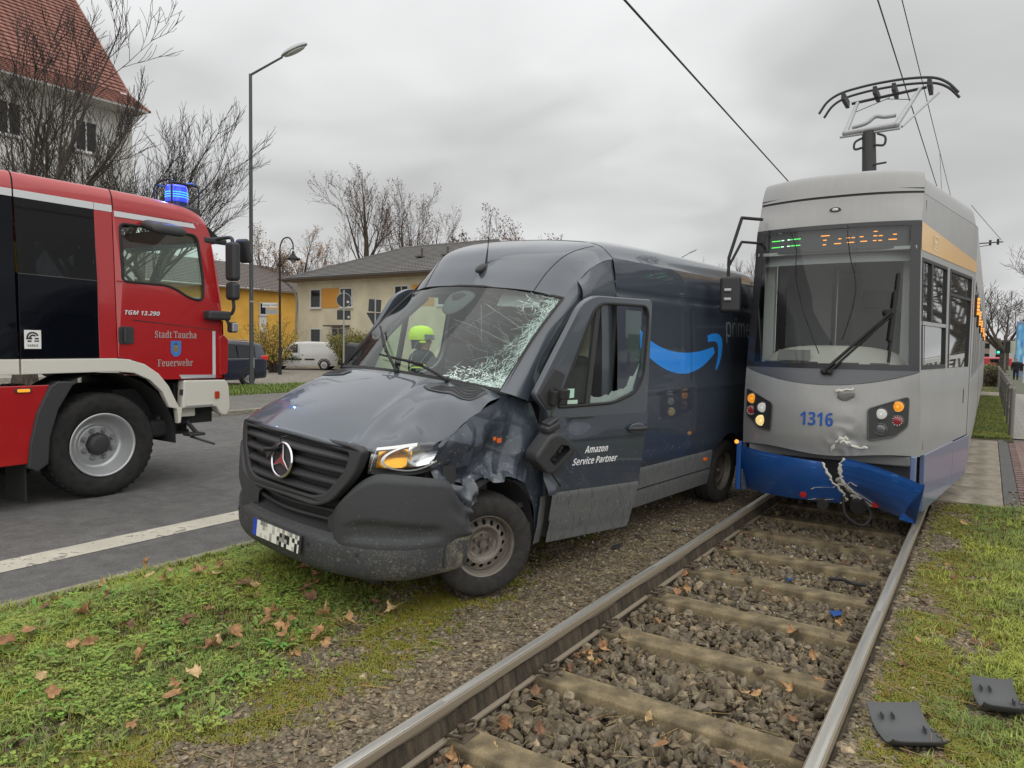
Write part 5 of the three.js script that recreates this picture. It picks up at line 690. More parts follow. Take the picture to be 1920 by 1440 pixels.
  mesh('skirt_crack', crackOn(pieceA, [[0.72, 0.30], [0.77, 0.35], [0.82, 0.37], [0.88, 0.385], [0.95, 0.40], [0.99, 0.46]], 0.012), fibre, skA); mesh('skirt_crack', crackOn(pieceA, [[0.70, 0.02], [0.76, 0.06], [0.82, 0.05], [0.9, 0.10]], 0.02), fibre, skA); mesh('skirt_crack', crackOn(pieceB, [[0.0, 0.42], [0.06, 0.46], [0.10, 0.52], [0.15, 0.48], [0.18, 0.46]], 0.010), fibre, skB); mesh('skirt_crack', crackOn(pieceB, [[0.02, 0.30], [0.08, 0.22], [0.14, 0.16], [0.2, 0.10]], 0.012), fibre, skB);
  mesh('fibre_shreds', Array.from({ length: 22 }, (_, i) => { const v = 0.05 + 0.5 * hash3(i, 1, 4), p = pieceB(0, v), l = 0.03 + 0.07 * hash3(i, 2, 4); return patch([[[p[0] - l, p[1] + 0.02 * jag(i, 1), p[2]], [p[0] - l, p[1] + 0.012, p[2] - 0.02]], [[p[0] + 0.02, p[1] - 0.01, p[2] - 0.01], [p[0] + 0.03, p[1] + 0.012, p[2] - 0.015]]], 2, 1); }), std(lin(0.30, 0.29, 0.26), 0.95), skB).userData.kind = 'stuff';
  const red = phys(lin(0.55, 0.02, 0.02), 0.2, { clearcoat: 1 });
  for (const p of [pieceA(0.63, 0.14, 0.008), pieceB(0.22, 0.10, 0.008)]) mesh('red_reflector', new THREE.CylinderGeometry(0.03, 0.03, 0.012, 20).rotateX(Math.PI / 2 + 0.35).translate(...p), red, tram);
  // ---- roof gear and pantograph
  mesh('roof_conduit', [cyl([-0.52, 3.46, -1.0], [0.42, 3.46, -1.0], 0.02), cyl([-0.52, 3.49, -1.04], [0.42, 3.49, -1.04], 0.02), ...[-0.5, -0.1, 0.3].map(x => rbox(0.05, 0.08, 0.06, 0.01, x, 3.46, -1.0))], std(lin(0.10, 0.10, 0.10), 0.7), tram);
  { const p = new THREE.Group(); p.name = 'pantograph'; tram.add(p); const gm = std(lin(0.36, 0.37, 0.37), 0.5, 0.4), dk = std(lin(0.03, 0.03, 0.03), 0.6);
    mesh('base_mast', [cyl([-0.0, 3.35, -2.35], [-0.06, 4.32, -2.45], 0.085, 0.075, 18), cyl([0.02, 3.9, -2.35], [0.16, 3.91, -2.35], 0.012), tube([[-0.12, 4.25, -2.4], [-0.2, 4.2, -2.38], [-0.2, 4.12, -2.38], [-0.1, 4.13, -2.38]], 0.014, 6), tube([[0.04, 4.28, -2.4], [0.13, 4.22, -2.38], [0.12, 4.13, -2.38], [0.02, 4.14, -2.38]], 0.014, 6)], dk, p);
    const A = [-0.32, 4.34, -2.42], B = [0.24, 4.36, -2.42], A2 = [-0.33, 4.96, -3.3], B2 = [0.40, 5.02, -3.3];
    mesh('lower_frame', [cyl(A, B, 0.034, 0.034, 14), tube([[-0.26, 4.42, -2.5], [-0.1, 4.45, -2.5], [0.0, 4.52, -2.52], [0.1, 4.50, -2.52], [0.22, 4.50, -2.52]], 0.026, 8), sphere(0.037, ...A), sphere(0.04, ...B), cyl([-0.38, 4.30, -2.42], [0.28, 4.31, -2.42], 0.016)], gm, p);
    mesh('upper_arm', [cyl(A, A2, 0.032, 0.022, 12)], gm, p); mesh('upper_arm', [cyl(B, B2, 0.034, 0.022, 12)], gm, p); mesh('stay_rod', cyl([0.30, 4.32, -2.4], [0.60, 4.96, -3.4], 0.014), gm, p); mesh('stay_wire', [cyl([-0.32, 4.75, -3.0], [0.05, 4.98, -3.35], 0.005, 0.005, 5), cyl([0.36, 4.80, -3.0], [0.0, 4.97, -3.35], 0.005, 0.005, 5)], dk, p).userData.kind = 'stuff';
    const bow = (z, y) => tube([[-0.80, y - 0.10, z], [-0.70, y + 0.04, z], [-0.56, y + 0.12, z], [-0.3, y + 0.165, z], [0, y + 0.18, z], [0.3, y + 0.17, z], [0.56, y + 0.125, z], [0.70, y + 0.04, z], [0.82, y - 0.10, z]], 0.017, 8, 60);
    mesh('contact_strip', bow(-3.25, 4.98), dk, p); mesh('contact_strip', bow(-3.60, 5.02), dk, p); mesh('head_frame', [cyl([-0.42, 5.0, -3.42], [0.46, 5.06, -3.42], 0.02, 0.02, 8), ...[-0.5, -0.12, 0.1, 0.5].map(x => rbox(0.05, 0.10, 0.40, 0.01, x, 5.08 - Math.abs(x) * 0.05, -3.42))], dk, p);
  }
  // bogie wheels, in the dark below
  for (const z of [-1.7, -3.5]) for (const x of [-0.76, 0.76]) mesh('wheel', cyl([x - 0.06, 0.31, z], [x + 0.06, 0.31, z], 0.305, 0.305, 28), std(lin(0.05, 0.045, 0.04), 0.6, 0.5), tram);
}
// ---------- fire engine ----------
{
  const t = thing('fire_engine', 'red fire engine with white wheel arch and blue beacons standing on the road', 'fire engine', [-9.1, -0.06, -3.88]);
  const redTex = tex(256, 256, (i, j) => { const a = tfbm(i / 256, j / 256, 4, 301, 4); return [168 + 10 * (a - 0.5), 13 + 6 * a, 18 + 6 * a]; });
  const red = phys(0xffffff, 0.38, { map: redTex, clearcoat: 1, clearcoatRoughness: 0.05 }), white = phys(lin(0.66, 0.64, 0.57), 0.4, { clearcoat: 0.8, clearcoatRoughness: 0.08 });
  const refl = std(lin(0.60, 0.62, 0.63), 0.5), gblack = phys(lin(0.003, 0.004, 0.007), 0.05, { specularIntensity: 0.4 }), chassis = std(lin(0.028, 0.028, 0.029), 0.8);
  const X = 1.25; const lean = y => X - 0.085 * sstep(2.0, 3.3, y) ;
  const put = (g, o = 0) => warp(g, (z, y, d) => [lean(y) + d + o, y, -z]);                    // shape coordinates: first axis forwards (towards -z)
  const ex = (pts, d = 0.03, b = 0.004, holes = []) => { const g = new THREE.ExtrudeGeometry(shape(pts, holes), { depth: d, bevelEnabled: b > 0, bevelThickness: b, bevelSize: b, bevelOffset: -b, bevelSegments: 2 }); return g; };
  const both = (name, g, m, parent = t, far = true) => { const p = mesh(name, g, m, parent); if (far) mesh(name, mirrorX(g), m, parent); return p; };
  const rect = (a, b, c, d, r = 0.02) => round2([[a, b], [c, b], [c, d], [a, d]], r, 3);
  // cab door with dropped window
  const hole = round2([[0.205, 2.336], [0.70, 2.33], [0.82, 2.29], [0.97, 2.20], [1.14, 2.175], [1.165, 2.40], [1.115, 2.955], [0.21, 2.965]], [0.05, 0.1, 0.1, 0.1, 0.07, 0.1, 0.08, 0.06]);
  const skin = round2([[0.137, 1.505], [0.30, 1.48], [0.45, 1.42], [0.60, 1.29], [0.66, 1.25], [1.40, 1.245], [1.40, 1.80], [1.385, 2.30], [1.285, 3.0], [1.24, 3.09], [0.137, 3.10]], [0, 0.06, 0.06, 0.04, 0.02, 0.03, 0.3, 0.4, 0.1, 0.06, 0]);
  const doorG = put(ex(skin, 0.03, 0.004, [hole.slice().reverse()]), -0.03);
  for (const s of [1, -1]) {
    const d = new THREE.Group(); d.name = 'cab_door'; t.add(d); const k = g => s > 0 ? g : mirrorX(g);
    mesh('door_skin', k(doorG), red, d); mesh('door_window', k(put(new THREE.ShapeGeometry(shape(hole)), -0.02)), glassGreen, d);
    const hp = hole.map(p => [lean(p[1]) + 0.002, p[1], -p[0]]); mesh('window_seal', k(tube([...hp, hp[0]], 0.016, 6, 140)), rubber, d);
    mesh('door_handle', k(merge([put(ex(rect(0.145, 1.655, 0.305, 1.845, 0.03), 0.012), 0.0), cyl([X + 0.045, 1.68, -0.195], [X + 0.045, 1.83, -0.195], 0.016, 0.016, 8)])), blackPlastic, d);
    mesh('swage_line', k(put(ex([[0.145, 2.33], [0.66, 2.335], [0.66, 2.345], [0.145, 2.345]], 0.008, 0.003), 0.0)), red, d);
    mesh('panel_groove', k(put(ex([[0.30, 1.925], [1.38, 1.83], [1.38, 1.822], [0.30, 1.917]], 0.003, 0), 0.001)), chassis, d);
  }
  // lettering and crest on the door
  { const tx = canvasTex(1024, 1024, (x, W, H) => { x.clearRect(0, 0, W, H); const S = 850, P = (z, y) => [(z - 0.15) * S, (2.10 - y) * S]; x.textBaseline = 'middle'; x.textAlign = 'left';
      x.fillStyle = 'rgb(210,212,214)'; x.font = 'italic bold 62px sans-serif'; x.save(); x.translate(...P(0.20, 2.0)); x.scale(1.0, 0.9); x.fillText('TGM 13.290', 0, 0); x.restore();
      x.fillStyle = 'rgb(168,150,148)'; x.font = 'bold 92px serif'; x.textAlign = 'center'; x.save(); x.translate(...P(0.80, 1.765)); x.scale(0.72, 1); x.fillText('Stadt Taucha', 0, 0); x.restore(); x.save(); x.translate(...P(0.79, 1.44)); x.scale(0.72, 1); x.fillText('Feuerwehr', 0, 0); x.restore();
      const [cx, cy] = P(0.795, 1.61); x.fillStyle = 'rgb(60,120,190)'; x.beginPath(); x.moveTo(cx - 54, cy - 72); x.lineTo(cx + 54, cy - 72); x.lineTo(cx + 54, cy + 22); x.quadraticCurveTo(cx + 50, cy + 72, cx, cy + 84); x.quadraticCurveTo(cx - 50, cy + 72, cx - 54, cy + 22); x.fill(); x.fillStyle = 'rgb(150,130,70)'; x.beginPath(); x.ellipse(cx, cy + 4, 26, 38, 0, 0, 7); x.fill(); x.fillStyle = 'rgb(70,80,90)'; x.fillRect(cx - 14, cy - 52, 28, 24); x.fillRect(cx - 24, cy - 6, 48, 10); x.fillRect(cx - 20, cy + 20, 40, 8); });
    const g = put(new THREE.PlaneGeometry(1.2047, 1.2047, 4, 16).translate(0.15 + 0.60235, 2.10 - 0.60235, 0), 0.008); mesh('door_lettering', g, std(0xffffff, 0.5, 0, { map: tx, transparent: true, alphaTest: 0.4 }), t); }
  // crew cab: pillar strip, dark glazing, white stripes
  both('cab_pillar', put(ex([[-0.055, 1.50], [0.130, 1.50], [0.130, 3.10], [-0.055, 3.10]]), -0.03), red);
  both('crew_panel', put(ex([[-0.80, 1.505], [-0.06, 1.505], [-0.06, 2.315], [-0.80, 2.328]], 0.03, 0.004), -0.032), gblack); both('crew_window', put(ex([[-0.80, 2.336], [-0.06, 2.323], [-0.06, 3.09], [-0.80, 3.09]], 0.006, 0.0), -0.006), phys(lin(0.16, 0.17, 0.19), 0.03, { transmission: 1, thickness: 0, specularIntensity: 0.6 }));
  mesh('air_bottle', [cyl([0.95, 2.36, 0.62], [0.95, 2.62, 0.62], 0.09, 0.09, 16), sphere(0.09, 0.95, 2.62, 0.62)], std(lin(0.62, 0.50, 0.05), 0.4), t); mesh('hung_helmet', [warp(sphere(0.13, 0, 0, 0, 18, 12), (x, y, z) => [0.98 + x, 2.66 + y * 0.85, 0.30 + z * 1.15])], std(lin(0.45, 0.46, 0.44), 0.4), t); mesh('crew_seat', [rbox(0.45, 0.6, 0.14, 0.05, 0.55, 2.35, 0.85), rbox(0.28, 0.22, 0.1, 0.04, 0.55, 2.78, 0.85)], std(lin(0.05, 0.05, 0.055), 0.9), t);
  both('window_joint', put(ex([[-0.80, 2.328], [-0.06, 2.315], [-0.06, 2.322], [-0.80, 2.335]], 0.003, 0), 0.0), std(lin(0.05, 0.05, 0.06), 0.4));
  both('crew_window', put(ex([[-1.75, 1.505], [-0.815, 1.505], [-0.815, 3.09], [-1.75, 3.09]], 0.03, 0.004), -0.032), gblack);
  for (const [a, b] of [[-1.75, -0.815], [-0.80, -0.06], [-0.055, 0.13]]) both('reflective_strip', put(ex([[a, 3.072], [b, 3.072], [b, 3.145], [a, 3.145]], 0.006, 0), 0.0), refl);
  both('reflective_strip', put(ex([[0.15, 3.03], [1.10, 3.035], [1.07, 3.085], [0.15, 3.09]], 0.004, 0), 0.008), refl);
  both('reflective_strip', put(ex([[1.265, 1.27], [1.305, 1.27], [1.305, 1.82], [1.265, 1.82]], 0.004, 0), 0.001), refl); both('reflective_strip', put(ex([[0.865, 1.255], [1.30, 1.25], [1.30, 1.29], [0.83, 1.30]], 0.004, 0), 0.004), refl);
  { const tx = canvasTex(128, 160, (x, W, H) => { x.fillStyle = 'rgb(225,225,222)'; x.fillRect(0, 0, W, H); x.strokeStyle = '#111'; x.lineWidth = 14; x.beginPath(); x.arc(64, 62, 40, Math.PI * 0.95, Math.PI * 1.9); x.stroke(); x.beginPath(); x.arc(66, 66, 22, Math.PI * 0.9, Math.PI * 1.8); x.stroke(); x.fillStyle = '#111'; x.fillRect(14, 66, 46, 14); x.fillRect(80, 66, 30, 14); x.fillRect(24, 88, 30, 14); x.fillRect(76, 88, 36, 12); x.font = 'bold 26px sans-serif'; x.textAlign = 'center'; x.fillText('VARUS', 64, 142); });
    mesh('maker_plate', put(new THREE.PlaneGeometry(0.15, 0.185).translate(-0.69, 1.69, 0), 0.004), std(0xffffff, 0.5, 0, { map: tx }), t); }
  // roof
  const roofP = [[X - 0.075, 3.10], [X - 0.080, 3.17], [X - 0.11, 3.28], [X - 0.21, 3.335], [X - 0.7, 3.35], [0, 3.355]];
  const roofRow = (z, drop, inw) => { const h = roofP.map(p => [p[0] - inw, p[1] - drop * sstep(3.1, 3.2, p[1] + 0.0), z]); return [...h, ...h.slice(0, -1).reverse().map(p => [-p[0], p[1], p[2]])]; };
  for (const [z0, z1] of [[1.75, 0.815], [0.80, -0.13]]) mesh('roof', patch([roofRow(z0, 0, 0), roofRow((z0 + z1) / 2, 0, 0), roofRow(z1, 0, 0)], 3, 4), red, t);
  mesh('cab_roof', patch([roofRow(-0.145, 0, 0), roofRow(-0.6, 0.01, 0), roofRow(-0.95, 0.04, 0.0), roofRow(-1.15, 0.085, 0.01), roofRow(-1.27, 0.15, 0.03)], 5, 4), red, t);
  for (const z of [0.8075, -0.1375]) mesh('roof_seam', patch([roofRow(z + 0.012, 0, 0.012), roofRow(z - 0.012, 0, 0.012)], 1, 4, p => [p[0], p[1] - 0.008, p[2]]), chassis, t);
  // front: windscreen, visor, face
  mesh('windscreen', patch([[[-1.16, 2.95, -1.30], [0, 2.96, -1.40], [1.16, 2.95, -1.30]], [[-1.22, 1.95, -1.42], [0, 1.95, -1.52], [1.22, 1.95, -1.42]]], 6, 8), glassGreen, t);
  mesh('front_face', patch([[[-1.24, 1.95, -1.42], [-0.6, 1.95, -1.51], [0, 1.95, -1.53], [0.6, 1.95, -1.51], [1.24, 1.95, -1.42]], [[-1.25, 1.2, -1.43], [-0.6, 1.2, -1.52], [0, 1.2, -1.55], [0.6, 1.2, -1.52], [1.25, 1.2, -1.43]]], 6, 5), red, t);
  mesh('front_header', patch([[[-1.1, 3.12, -1.25], [0, 3.14, -1.32], [1.1, 3.12, -1.25]], [[-1.16, 2.95, -1.30], [0, 2.96, -1.41], [1.16, 2.95, -1.30]]], 4, 6), red, t);
  mesh('sun_visor', patch([[[-1.1, 3.10, -1.30], [0, 3.12, -1.38], [1.1, 3.10, -1.30]], [[-1.14, 2.92, -1.52], [0, 2.93, -1.60], [1.14, 2.92, -1.52]]], 4, 6), phys(lin(0.03, 0.045, 0.04), 0.1, { transmission: 0.3 }), t);
  both('corner_flare', put(ex(round2([[1.345, 1.28], [1.455, 1.30], [1.47, 1.72], [1.40, 1.78], [1.345, 1.76]], 0.03), 0.07, 0.012), -0.05), red);
  // white bumper corner, step and side lamp
  both('white_bumper', put(ex(round2([[0.86, 0.905], [1.30, 0.90], [1.36, 0.80], [1.44, 0.78], [1.49, 0.86], [1.475, 1.15], [1.44, 1.225], [0.88, 1.235]], [0.02, 0.02, 0.03, 0.04, 0.04, 0.08, 0.04, 0.03]), 0.10, 0.015), -0.09), white);
  mesh('bumper_front', patch([[[-1.25, 1.2, -1.46], [0, 1.2, -1.60], [1.25, 1.2, -1.46]], [[-1.25, 0.8, -1.46], [0, 0.78, -1.62], [1.25, 0.8, -1.46]]], 4, 8), white, t);
  both('step_plate', put(ex(rect(0.90, 0.905, 1.24, 0.94, 0.012), 0.05, 0.006), 0.0), std(lin(0.4, 0.4, 0.38), 0.4, 0.5)); both('step_panel', put(ex(rect(0.84, 0.80, 1.06, 0.90, 0.01), 0.03), -0.08), white);
  mesh('corner_lamp', put(ex(rect(1.275, 1.0, 1.335, 1.09, 0.015), 0.02, 0.005), 0.015), phys(lin(0.45, 0.05, 0.01), 0.2, { clearcoat: 1 }), t); mesh('tow_recess', put(ex(rect(0.83, 1.06, 0.88, 1.13, 0.015), 0.004, 0), 0.012), chassis, t);
  both('bumper_slot', put(ex(round2([[1.325, 0.86], [1.345, 0.86], [1.355, 1.10], [1.42, 1.19], [1.40, 1.20], [1.33, 1.12]], 0.01), 0.004, 0), 0.012), chassis);
  // white band flowing into the wheel arch
  const arc = (R, a0, a1, n = 24) => Array.from({ length: n + 1 }, (_, i) => { const a = lerp(a0, a1, i / n); return [0.0 + R * Math.cos(a), 0.54 + R * Math.sin(a)]; });
  const bandTop = [[-0.80, 1.495], [0.10, 1.498], [0.25, 1.485], [0.42, 1.43], [0.58, 1.32], [0.70, 1.17], [0.79, 0.98], [0.825, 0.92], [0.86, 0.915]], bandBot = [[0.84, 0.74], [0.81, 0.735], [0.795, 0.90], [0.775, 0.91], [0.70, 0.93], [0.62, 1.11], [0.48, 1.25], [0.30, 1.335], [0.10, 1.355], [-0.80, 1.345]];
  both('wheel_arch_trim', put(ex([...bandTop, ...bandBot], 0.07, 0.008), -0.055), white);
  both('white_band', put(ex(rect(-1.75, 1.345, -0.815, 1.495, 0.005), 0.05, 0.006), -0.04), white);
  both('arch_liner', merge([gridSurf(24, 4, (u, v) => { const a = lerp(-0.05, Math.PI + 0.05, u); return [lerp(X - 0.02, 0.6, v), 0.54 + 0.80 * Math.sin(a), -0.80 * Math.cos(a)]; })]), chassis);
  both('mudguard', put(ex([[-0.985, 0.42], [-0.90, 0.37], [-0.80, 0.44], [-0.78, 0.70], [-0.70, 0.98], [-0.56, 1.22], [-0.50, 1.26], [-0.70, 1.27], [-0.78, 1.22], [-0.90, 0.95], [-0.965, 0.65]].map(p => [p[0] + 0.22, p[1]]), 0.12, 0.015), -0.10), blackPlastic);
  // red locker behind the wheel
  both('locker', put(ex([[-1.75, 0.45], [-0.72, 0.46], [-0.73, 0.66], [-0.66, 0.96], [-0.55, 1.235], [-1.75, 1.235]], 0.05, 0.008), -0.05), red); both('reflective_strip', put(ex([[-1.75, 0.47], [-0.735, 0.48], [-0.735, 0.53], [-1.75, 0.52]], 0.003, 0), 0.004), refl); both('mud_flap', [box(0.45, 0.40, 0.015, 0.98, 0.27, 0.76)].map(g => g)[0], rubber);
  { const l = mesh('side_marker', put(ex(rect(-0.86, 1.165, -0.71, 1.21, 0.015), 0.012, 0.003), 0.002), blackPlastic, t); mesh('marker_lens', put(ex(rect(-0.84, 1.172, -0.73, 1.203, 0.012), 0.018, 0.004), 0.006), phys(lin(0.85, 0.38, 0.03), 0.2, { emissive: lin(1, 0.45, 0.05), emissiveIntensity: 0.35 }), l); }
  // equipment body behind the crew cab
  both('body_side', box(0.05, 2.6, 3.9, X - 0.03, 1.90, 3.75), red); mesh('body_roof', box(2.44, 0.06, 3.9, 0, 3.22, 3.75), red, t); mesh('body_rear', box(2.44, 2.6, 0.05, 0, 1.90, 5.70), red, t);
  for (const z of [2.75, 4.6]) both('roller_shutter', box(0.03, 1.5, 1.4, X + 0.01, 2.0, z), std(lin(0.45, 0.46, 0.47), 0.4, 0.7));
  mesh('chassis_frame', [box(0.9, 0.3, 6.6, 0, 0.82, 2.0), box(1.6, 0.55, 0.9, 0, 0.85, -0.75), cyl([-1.0, 0.54, 0], [1.0, 0.54, 0], 0.11), cyl([-1.0, 0.54, 3.7], [1.0, 0.54, 3.7], 0.12), box(2.2, 0.5, 0.5, 0, 0.95, -1.1)], chassis, t).userData.kind = undefined;
  mesh('cab_floor', box(2.3, 0.06, 3.0, 0, 1.42, 0.2), chassis, t); mesh('cab_rear_wall', box(2.3, 1.7, 0.05, 0, 2.3, 1.72), std(lin(0.25, 0.25, 0.26), 0.8), t);
  // folding step with bar under the bumper
  mesh('fold_step', [rbox(0.16, 0.035, 0.20, 0.01, X - 0.02, 0.585, -1.03), cyl([X - 0.1, 0.74, -0.98], [X - 0.06, 0.60, -1.08], 0.025), cyl([X - 0.02, 0.56, -0.98], [X + 0.14, 0.46, -1.20], 0.014), rbox(0.35, 0.22, 0.25, 0.04, 0.8, 0.70, -0.85)], blackPlastic, t); mesh('tie_rod', [cyl([0.9, 0.60, -0.75], [0.9, 0.58, -1.15], 0.03), rbox(0.2, 0.2, 0.25, 0.05, 0.95, 0.66, -0.72)], chassis, t);
  // mirrors
  { const m = new THREE.Group(); m.name = 'mirror'; t.add(m); mesh('mirror_arm', [tube([[1.14, 2.93, -1.30], [1.26, 2.96, -1.42], [1.38, 2.95, -1.45], [1.40, 2.85, -1.45]], 0.022, 8), rbox(0.05, 0.07, 0.30, 0.02, 1.18, 2.92, -1.36), tube([[1.40, 2.22, -1.45], [1.40, 2.10, -1.46], [1.35, 2.03, -1.45], [1.25, 2.02, -1.38]], 0.020, 8)], blackPlastic, m);
    mesh('mirror_head', rbox(0.17, 0.47, 0.12, 0.045, 1.40, 2.67, -1.45, 0.15), blackPlastic, m); mesh('wide_angle_mirror', rbox(0.16, 0.22, 0.12, 0.045, 1.40, 2.31, -1.45, 0.15), blackPlastic, m);
    mesh('kerb_mirror', warp(rbox(0.30, 0.12, 0.24, 0.055, 0, 0, 0), (x, y, z) => [1.34 + x, 2.955 + y - x * 0.25, -0.62 + z * 1.7]), blackPlastic, m); mesh('front_mirror', rbox(0.17, 0.30, 0.10, 0.04, 1.30, 2.83, -1.68, 0.3, 0.3), blackPlastic, m);
    mesh('camera_pod', rbox(0.15, 0.11, 0.30, 0.03, 1.30, 2.01, -1.30), blackPlastic, m); mesh('work_lamp', [rbox(0.11, 0.13, 0.10, 0.03, 1.36, 1.87, -1.47), cyl([1.34, 1.9, -1.44], [1.32, 2.0, -1.40], 0.02)], blackPlastic, m); mesh('work_lamp_glass', rbox(0.02, 0.10, 0.075, 0.006, 1.412, 1.87, -1.47), std(lin(0.55, 0.57, 0.6), 0.15, 0.6), m); }
  // beacons in guard frames
  const blueLens = phys(lin(0.01, 0.03, 0.75), 0.12, { emissive: lin(0.02, 0.08, 1.0), emissiveIntensity: 0.55, clearcoat: 1 }), blueHot = std(lin(0.1, 0.5, 0.9), 0.4, 0, { emissive: lin(0.05, 0.55, 1.0), emissiveIntensity: 1.1 });
  const beacon = (x, z, lit) => { const b = new THREE.Group(); b.name = 'beacon'; t.add(b); b.position.set(x, 3.25, z); b.scale.setScalar(1.12); mesh('beacon_base', rbox(0.36, 0.09, 0.34, 0.015, 0, 0.0, 0), blackPlastic, b); mesh('beacon_plinth', cyl([0, 0.04, 0], [0, 0.10, 0], 0.115, 0.115, 24), phys(lin(0.008, 0.015, 0.12), 0.2), b); mesh('beacon_lens', lathe([[0.112, 0.10], [0.115, 0.12], [0.112, 0.25], [0.10, 0.275], [0.0, 0.282]], 28), blueLens, b);
    if (lit) mesh('light_band', [0.15, 0.175, 0.20].map(y => new THREE.TorusGeometry(0.113, 0.0045, 6, 28).rotateX(Math.PI / 2).translate(0, y, 0)), blueHot, b).userData.kind = 'stuff';
    const pt = (dx, dz, y) => [dx, y, dz]; mesh('guard_frame', [tube([[-0.16, 0.03, -0.15], [-0.16, 0.26, -0.15], [-0.13, 0.305, -0.13], [0.13, 0.305, -0.13], [0.16, 0.26, -0.15], [0.16, 0.03, -0.15]], 0.011, 6, 50), tube([[-0.16, 0.03, 0.15], [-0.16, 0.26, 0.15], [-0.13, 0.305, 0.13], [0.13, 0.305, 0.13], [0.16, 0.26, 0.15], [0.16, 0.03, 0.15]], 0.011, 6, 50), cyl([0.15, 0.28, -0.14], [0.15, 0.28, 0.14], 0.011), cyl([-0.15, 0.28, -0.14], [-0.15, 0.28, 0.14], 0.011)], rubber, b);
    if (lit) { const l = new THREE.PointLight(new THREE.Color(0.08, 0.25, 1), 1.2, 12, 2); l.position.set(0, 0.40, 0); l.castShadow = true; b.add(l); } };
  beacon(0.86, -1.06, true); beacon(-0.80, -1.06, false);
  // interior
  const cloth = std(lin(0.03, 0.03, 0.035), 0.9); const seat = (x, z) => { const s = new THREE.Group(); s.name = 'seat'; t.add(s); s.position.set(x, 0, z); mesh('backrest', rbox(0.5, 0.75, 0.14, 0.06, 0, 2.15, 0), cloth, s); mesh('cushion', rbox(0.5, 0.14, 0.5, 0.05, 0, 1.76, -0.25), cloth, s); mesh('headrest', rbox(0.28, 0.2, 0.1, 0.04, 0, 2.6, 0.02), cloth, s); };
  seat(0.75, -0.05); seat(-0.75, -0.05); mesh('dashboard', [rbox(2.2, 0.35, 0.4, 0.1, 0, 1.85, -1.25)], cloth, t); mesh('steering_wheel', new THREE.TorusGeometry(0.22, 0.02, 8, 30).rotateX(-1.0).translate(-0.7, 2.08, -0.92), cloth, t); mesh('headset_rack', [rbox(0.12, 0.22, 0.10, 0.03, 1.02, 2.68, -0.05)], cloth, t);
  // wheels
  const tyreTex = mottle([24, 24, 24], [42, 41, 40], 351, 9, 14); const tm = std(0xffffff, 0.85, 0, { map: rep(tyreTex, 6, 2) }), rm = std(lin(0.52, 0.53, 0.54), 0.38, 0.6);
  const tyre = lathe([[0.335, -0.13], [0.36, -0.165], [0.42, -0.19], [0.49, -0.19], [0.535, -0.175], [0.556, -0.14], [0.562, -0.06], [0.562, 0.06], [0.556, 0.14], [0.535, 0.175], [0.49, 0.19], [0.42, 0.19], [0.36, 0.165], [0.335, 0.13]], 64).rotateZ(-Math.PI / 2);
  const lug = []; for (let k = 0; k < 44; k++) for (const s of [-1, 1]) lug.push(box(0.12, 0.008, 0.034, s * 0.085, 0.560, 0, s * 0.3).rotateX((k + (s > 0 ? 0.5 : 0)) / 44 * 6.2832));
  const rimG = lathe([[0.345, 0.165], [0.335, 0.172], [0.322, 0.165], [0.315, 0.14], [0.30, 0.09], [0.275, 0.03], [0.25, 0.0], [0.215, -0.01], [0.20, 0.02], [0.19, 0.03], [0.12, 0.032]], 56).rotateZ(-Math.PI / 2);
  const nuts = []; for (let k = 0; k < 8; k++) { const a = (k + 0.5) / 8 * 6.2832; nuts.push(cyl([0.02, Math.cos(a) * 0.155, Math.sin(a) * 0.155], [0.075, Math.cos(a) * 0.155, Math.sin(a) * 0.155], 0.021, 0.018, 10), cyl([0.02, Math.cos(a) * 0.155, Math.sin(a) * 0.155], [0.04, Math.cos(a) * 0.155, Math.sin(a) * 0.155], 0.034, 0.034, 12)); }
  const hubG = lathe([[0.0, 0.115], [0.07, 0.112], [0.108, 0.10], [0.122, 0.06], [0.130, 0.03]], 8).rotateZ(-Math.PI / 2);
  const wheel = (x, z) => { const w = new THREE.Group(); w.name = 'wheel'; t.add(w); w.position.set(x, 0.56, z); if (x < 0) w.rotation.y = Math.PI; mesh('tyre', tyre, tm, w); mesh('tread_blocks', lug, tm, w).userData.kind = 'stuff'; mesh('rim', rimG, rm, w); mesh('wheel_nuts', nuts, steelGrey, w).userData.kind = 'stuff'; mesh('hub', hubG, blackPlastic, w); mesh('brake_drum', cyl([-0.1, 0, 0], [-0.02, 0, 0], 0.24, 0.24, 28), chassis, w); };
  wheel(1.03, 0.0); wheel(-1.03, 0.0); wheel(1.03, 3.7); wheel(-1.03, 3.7);
}
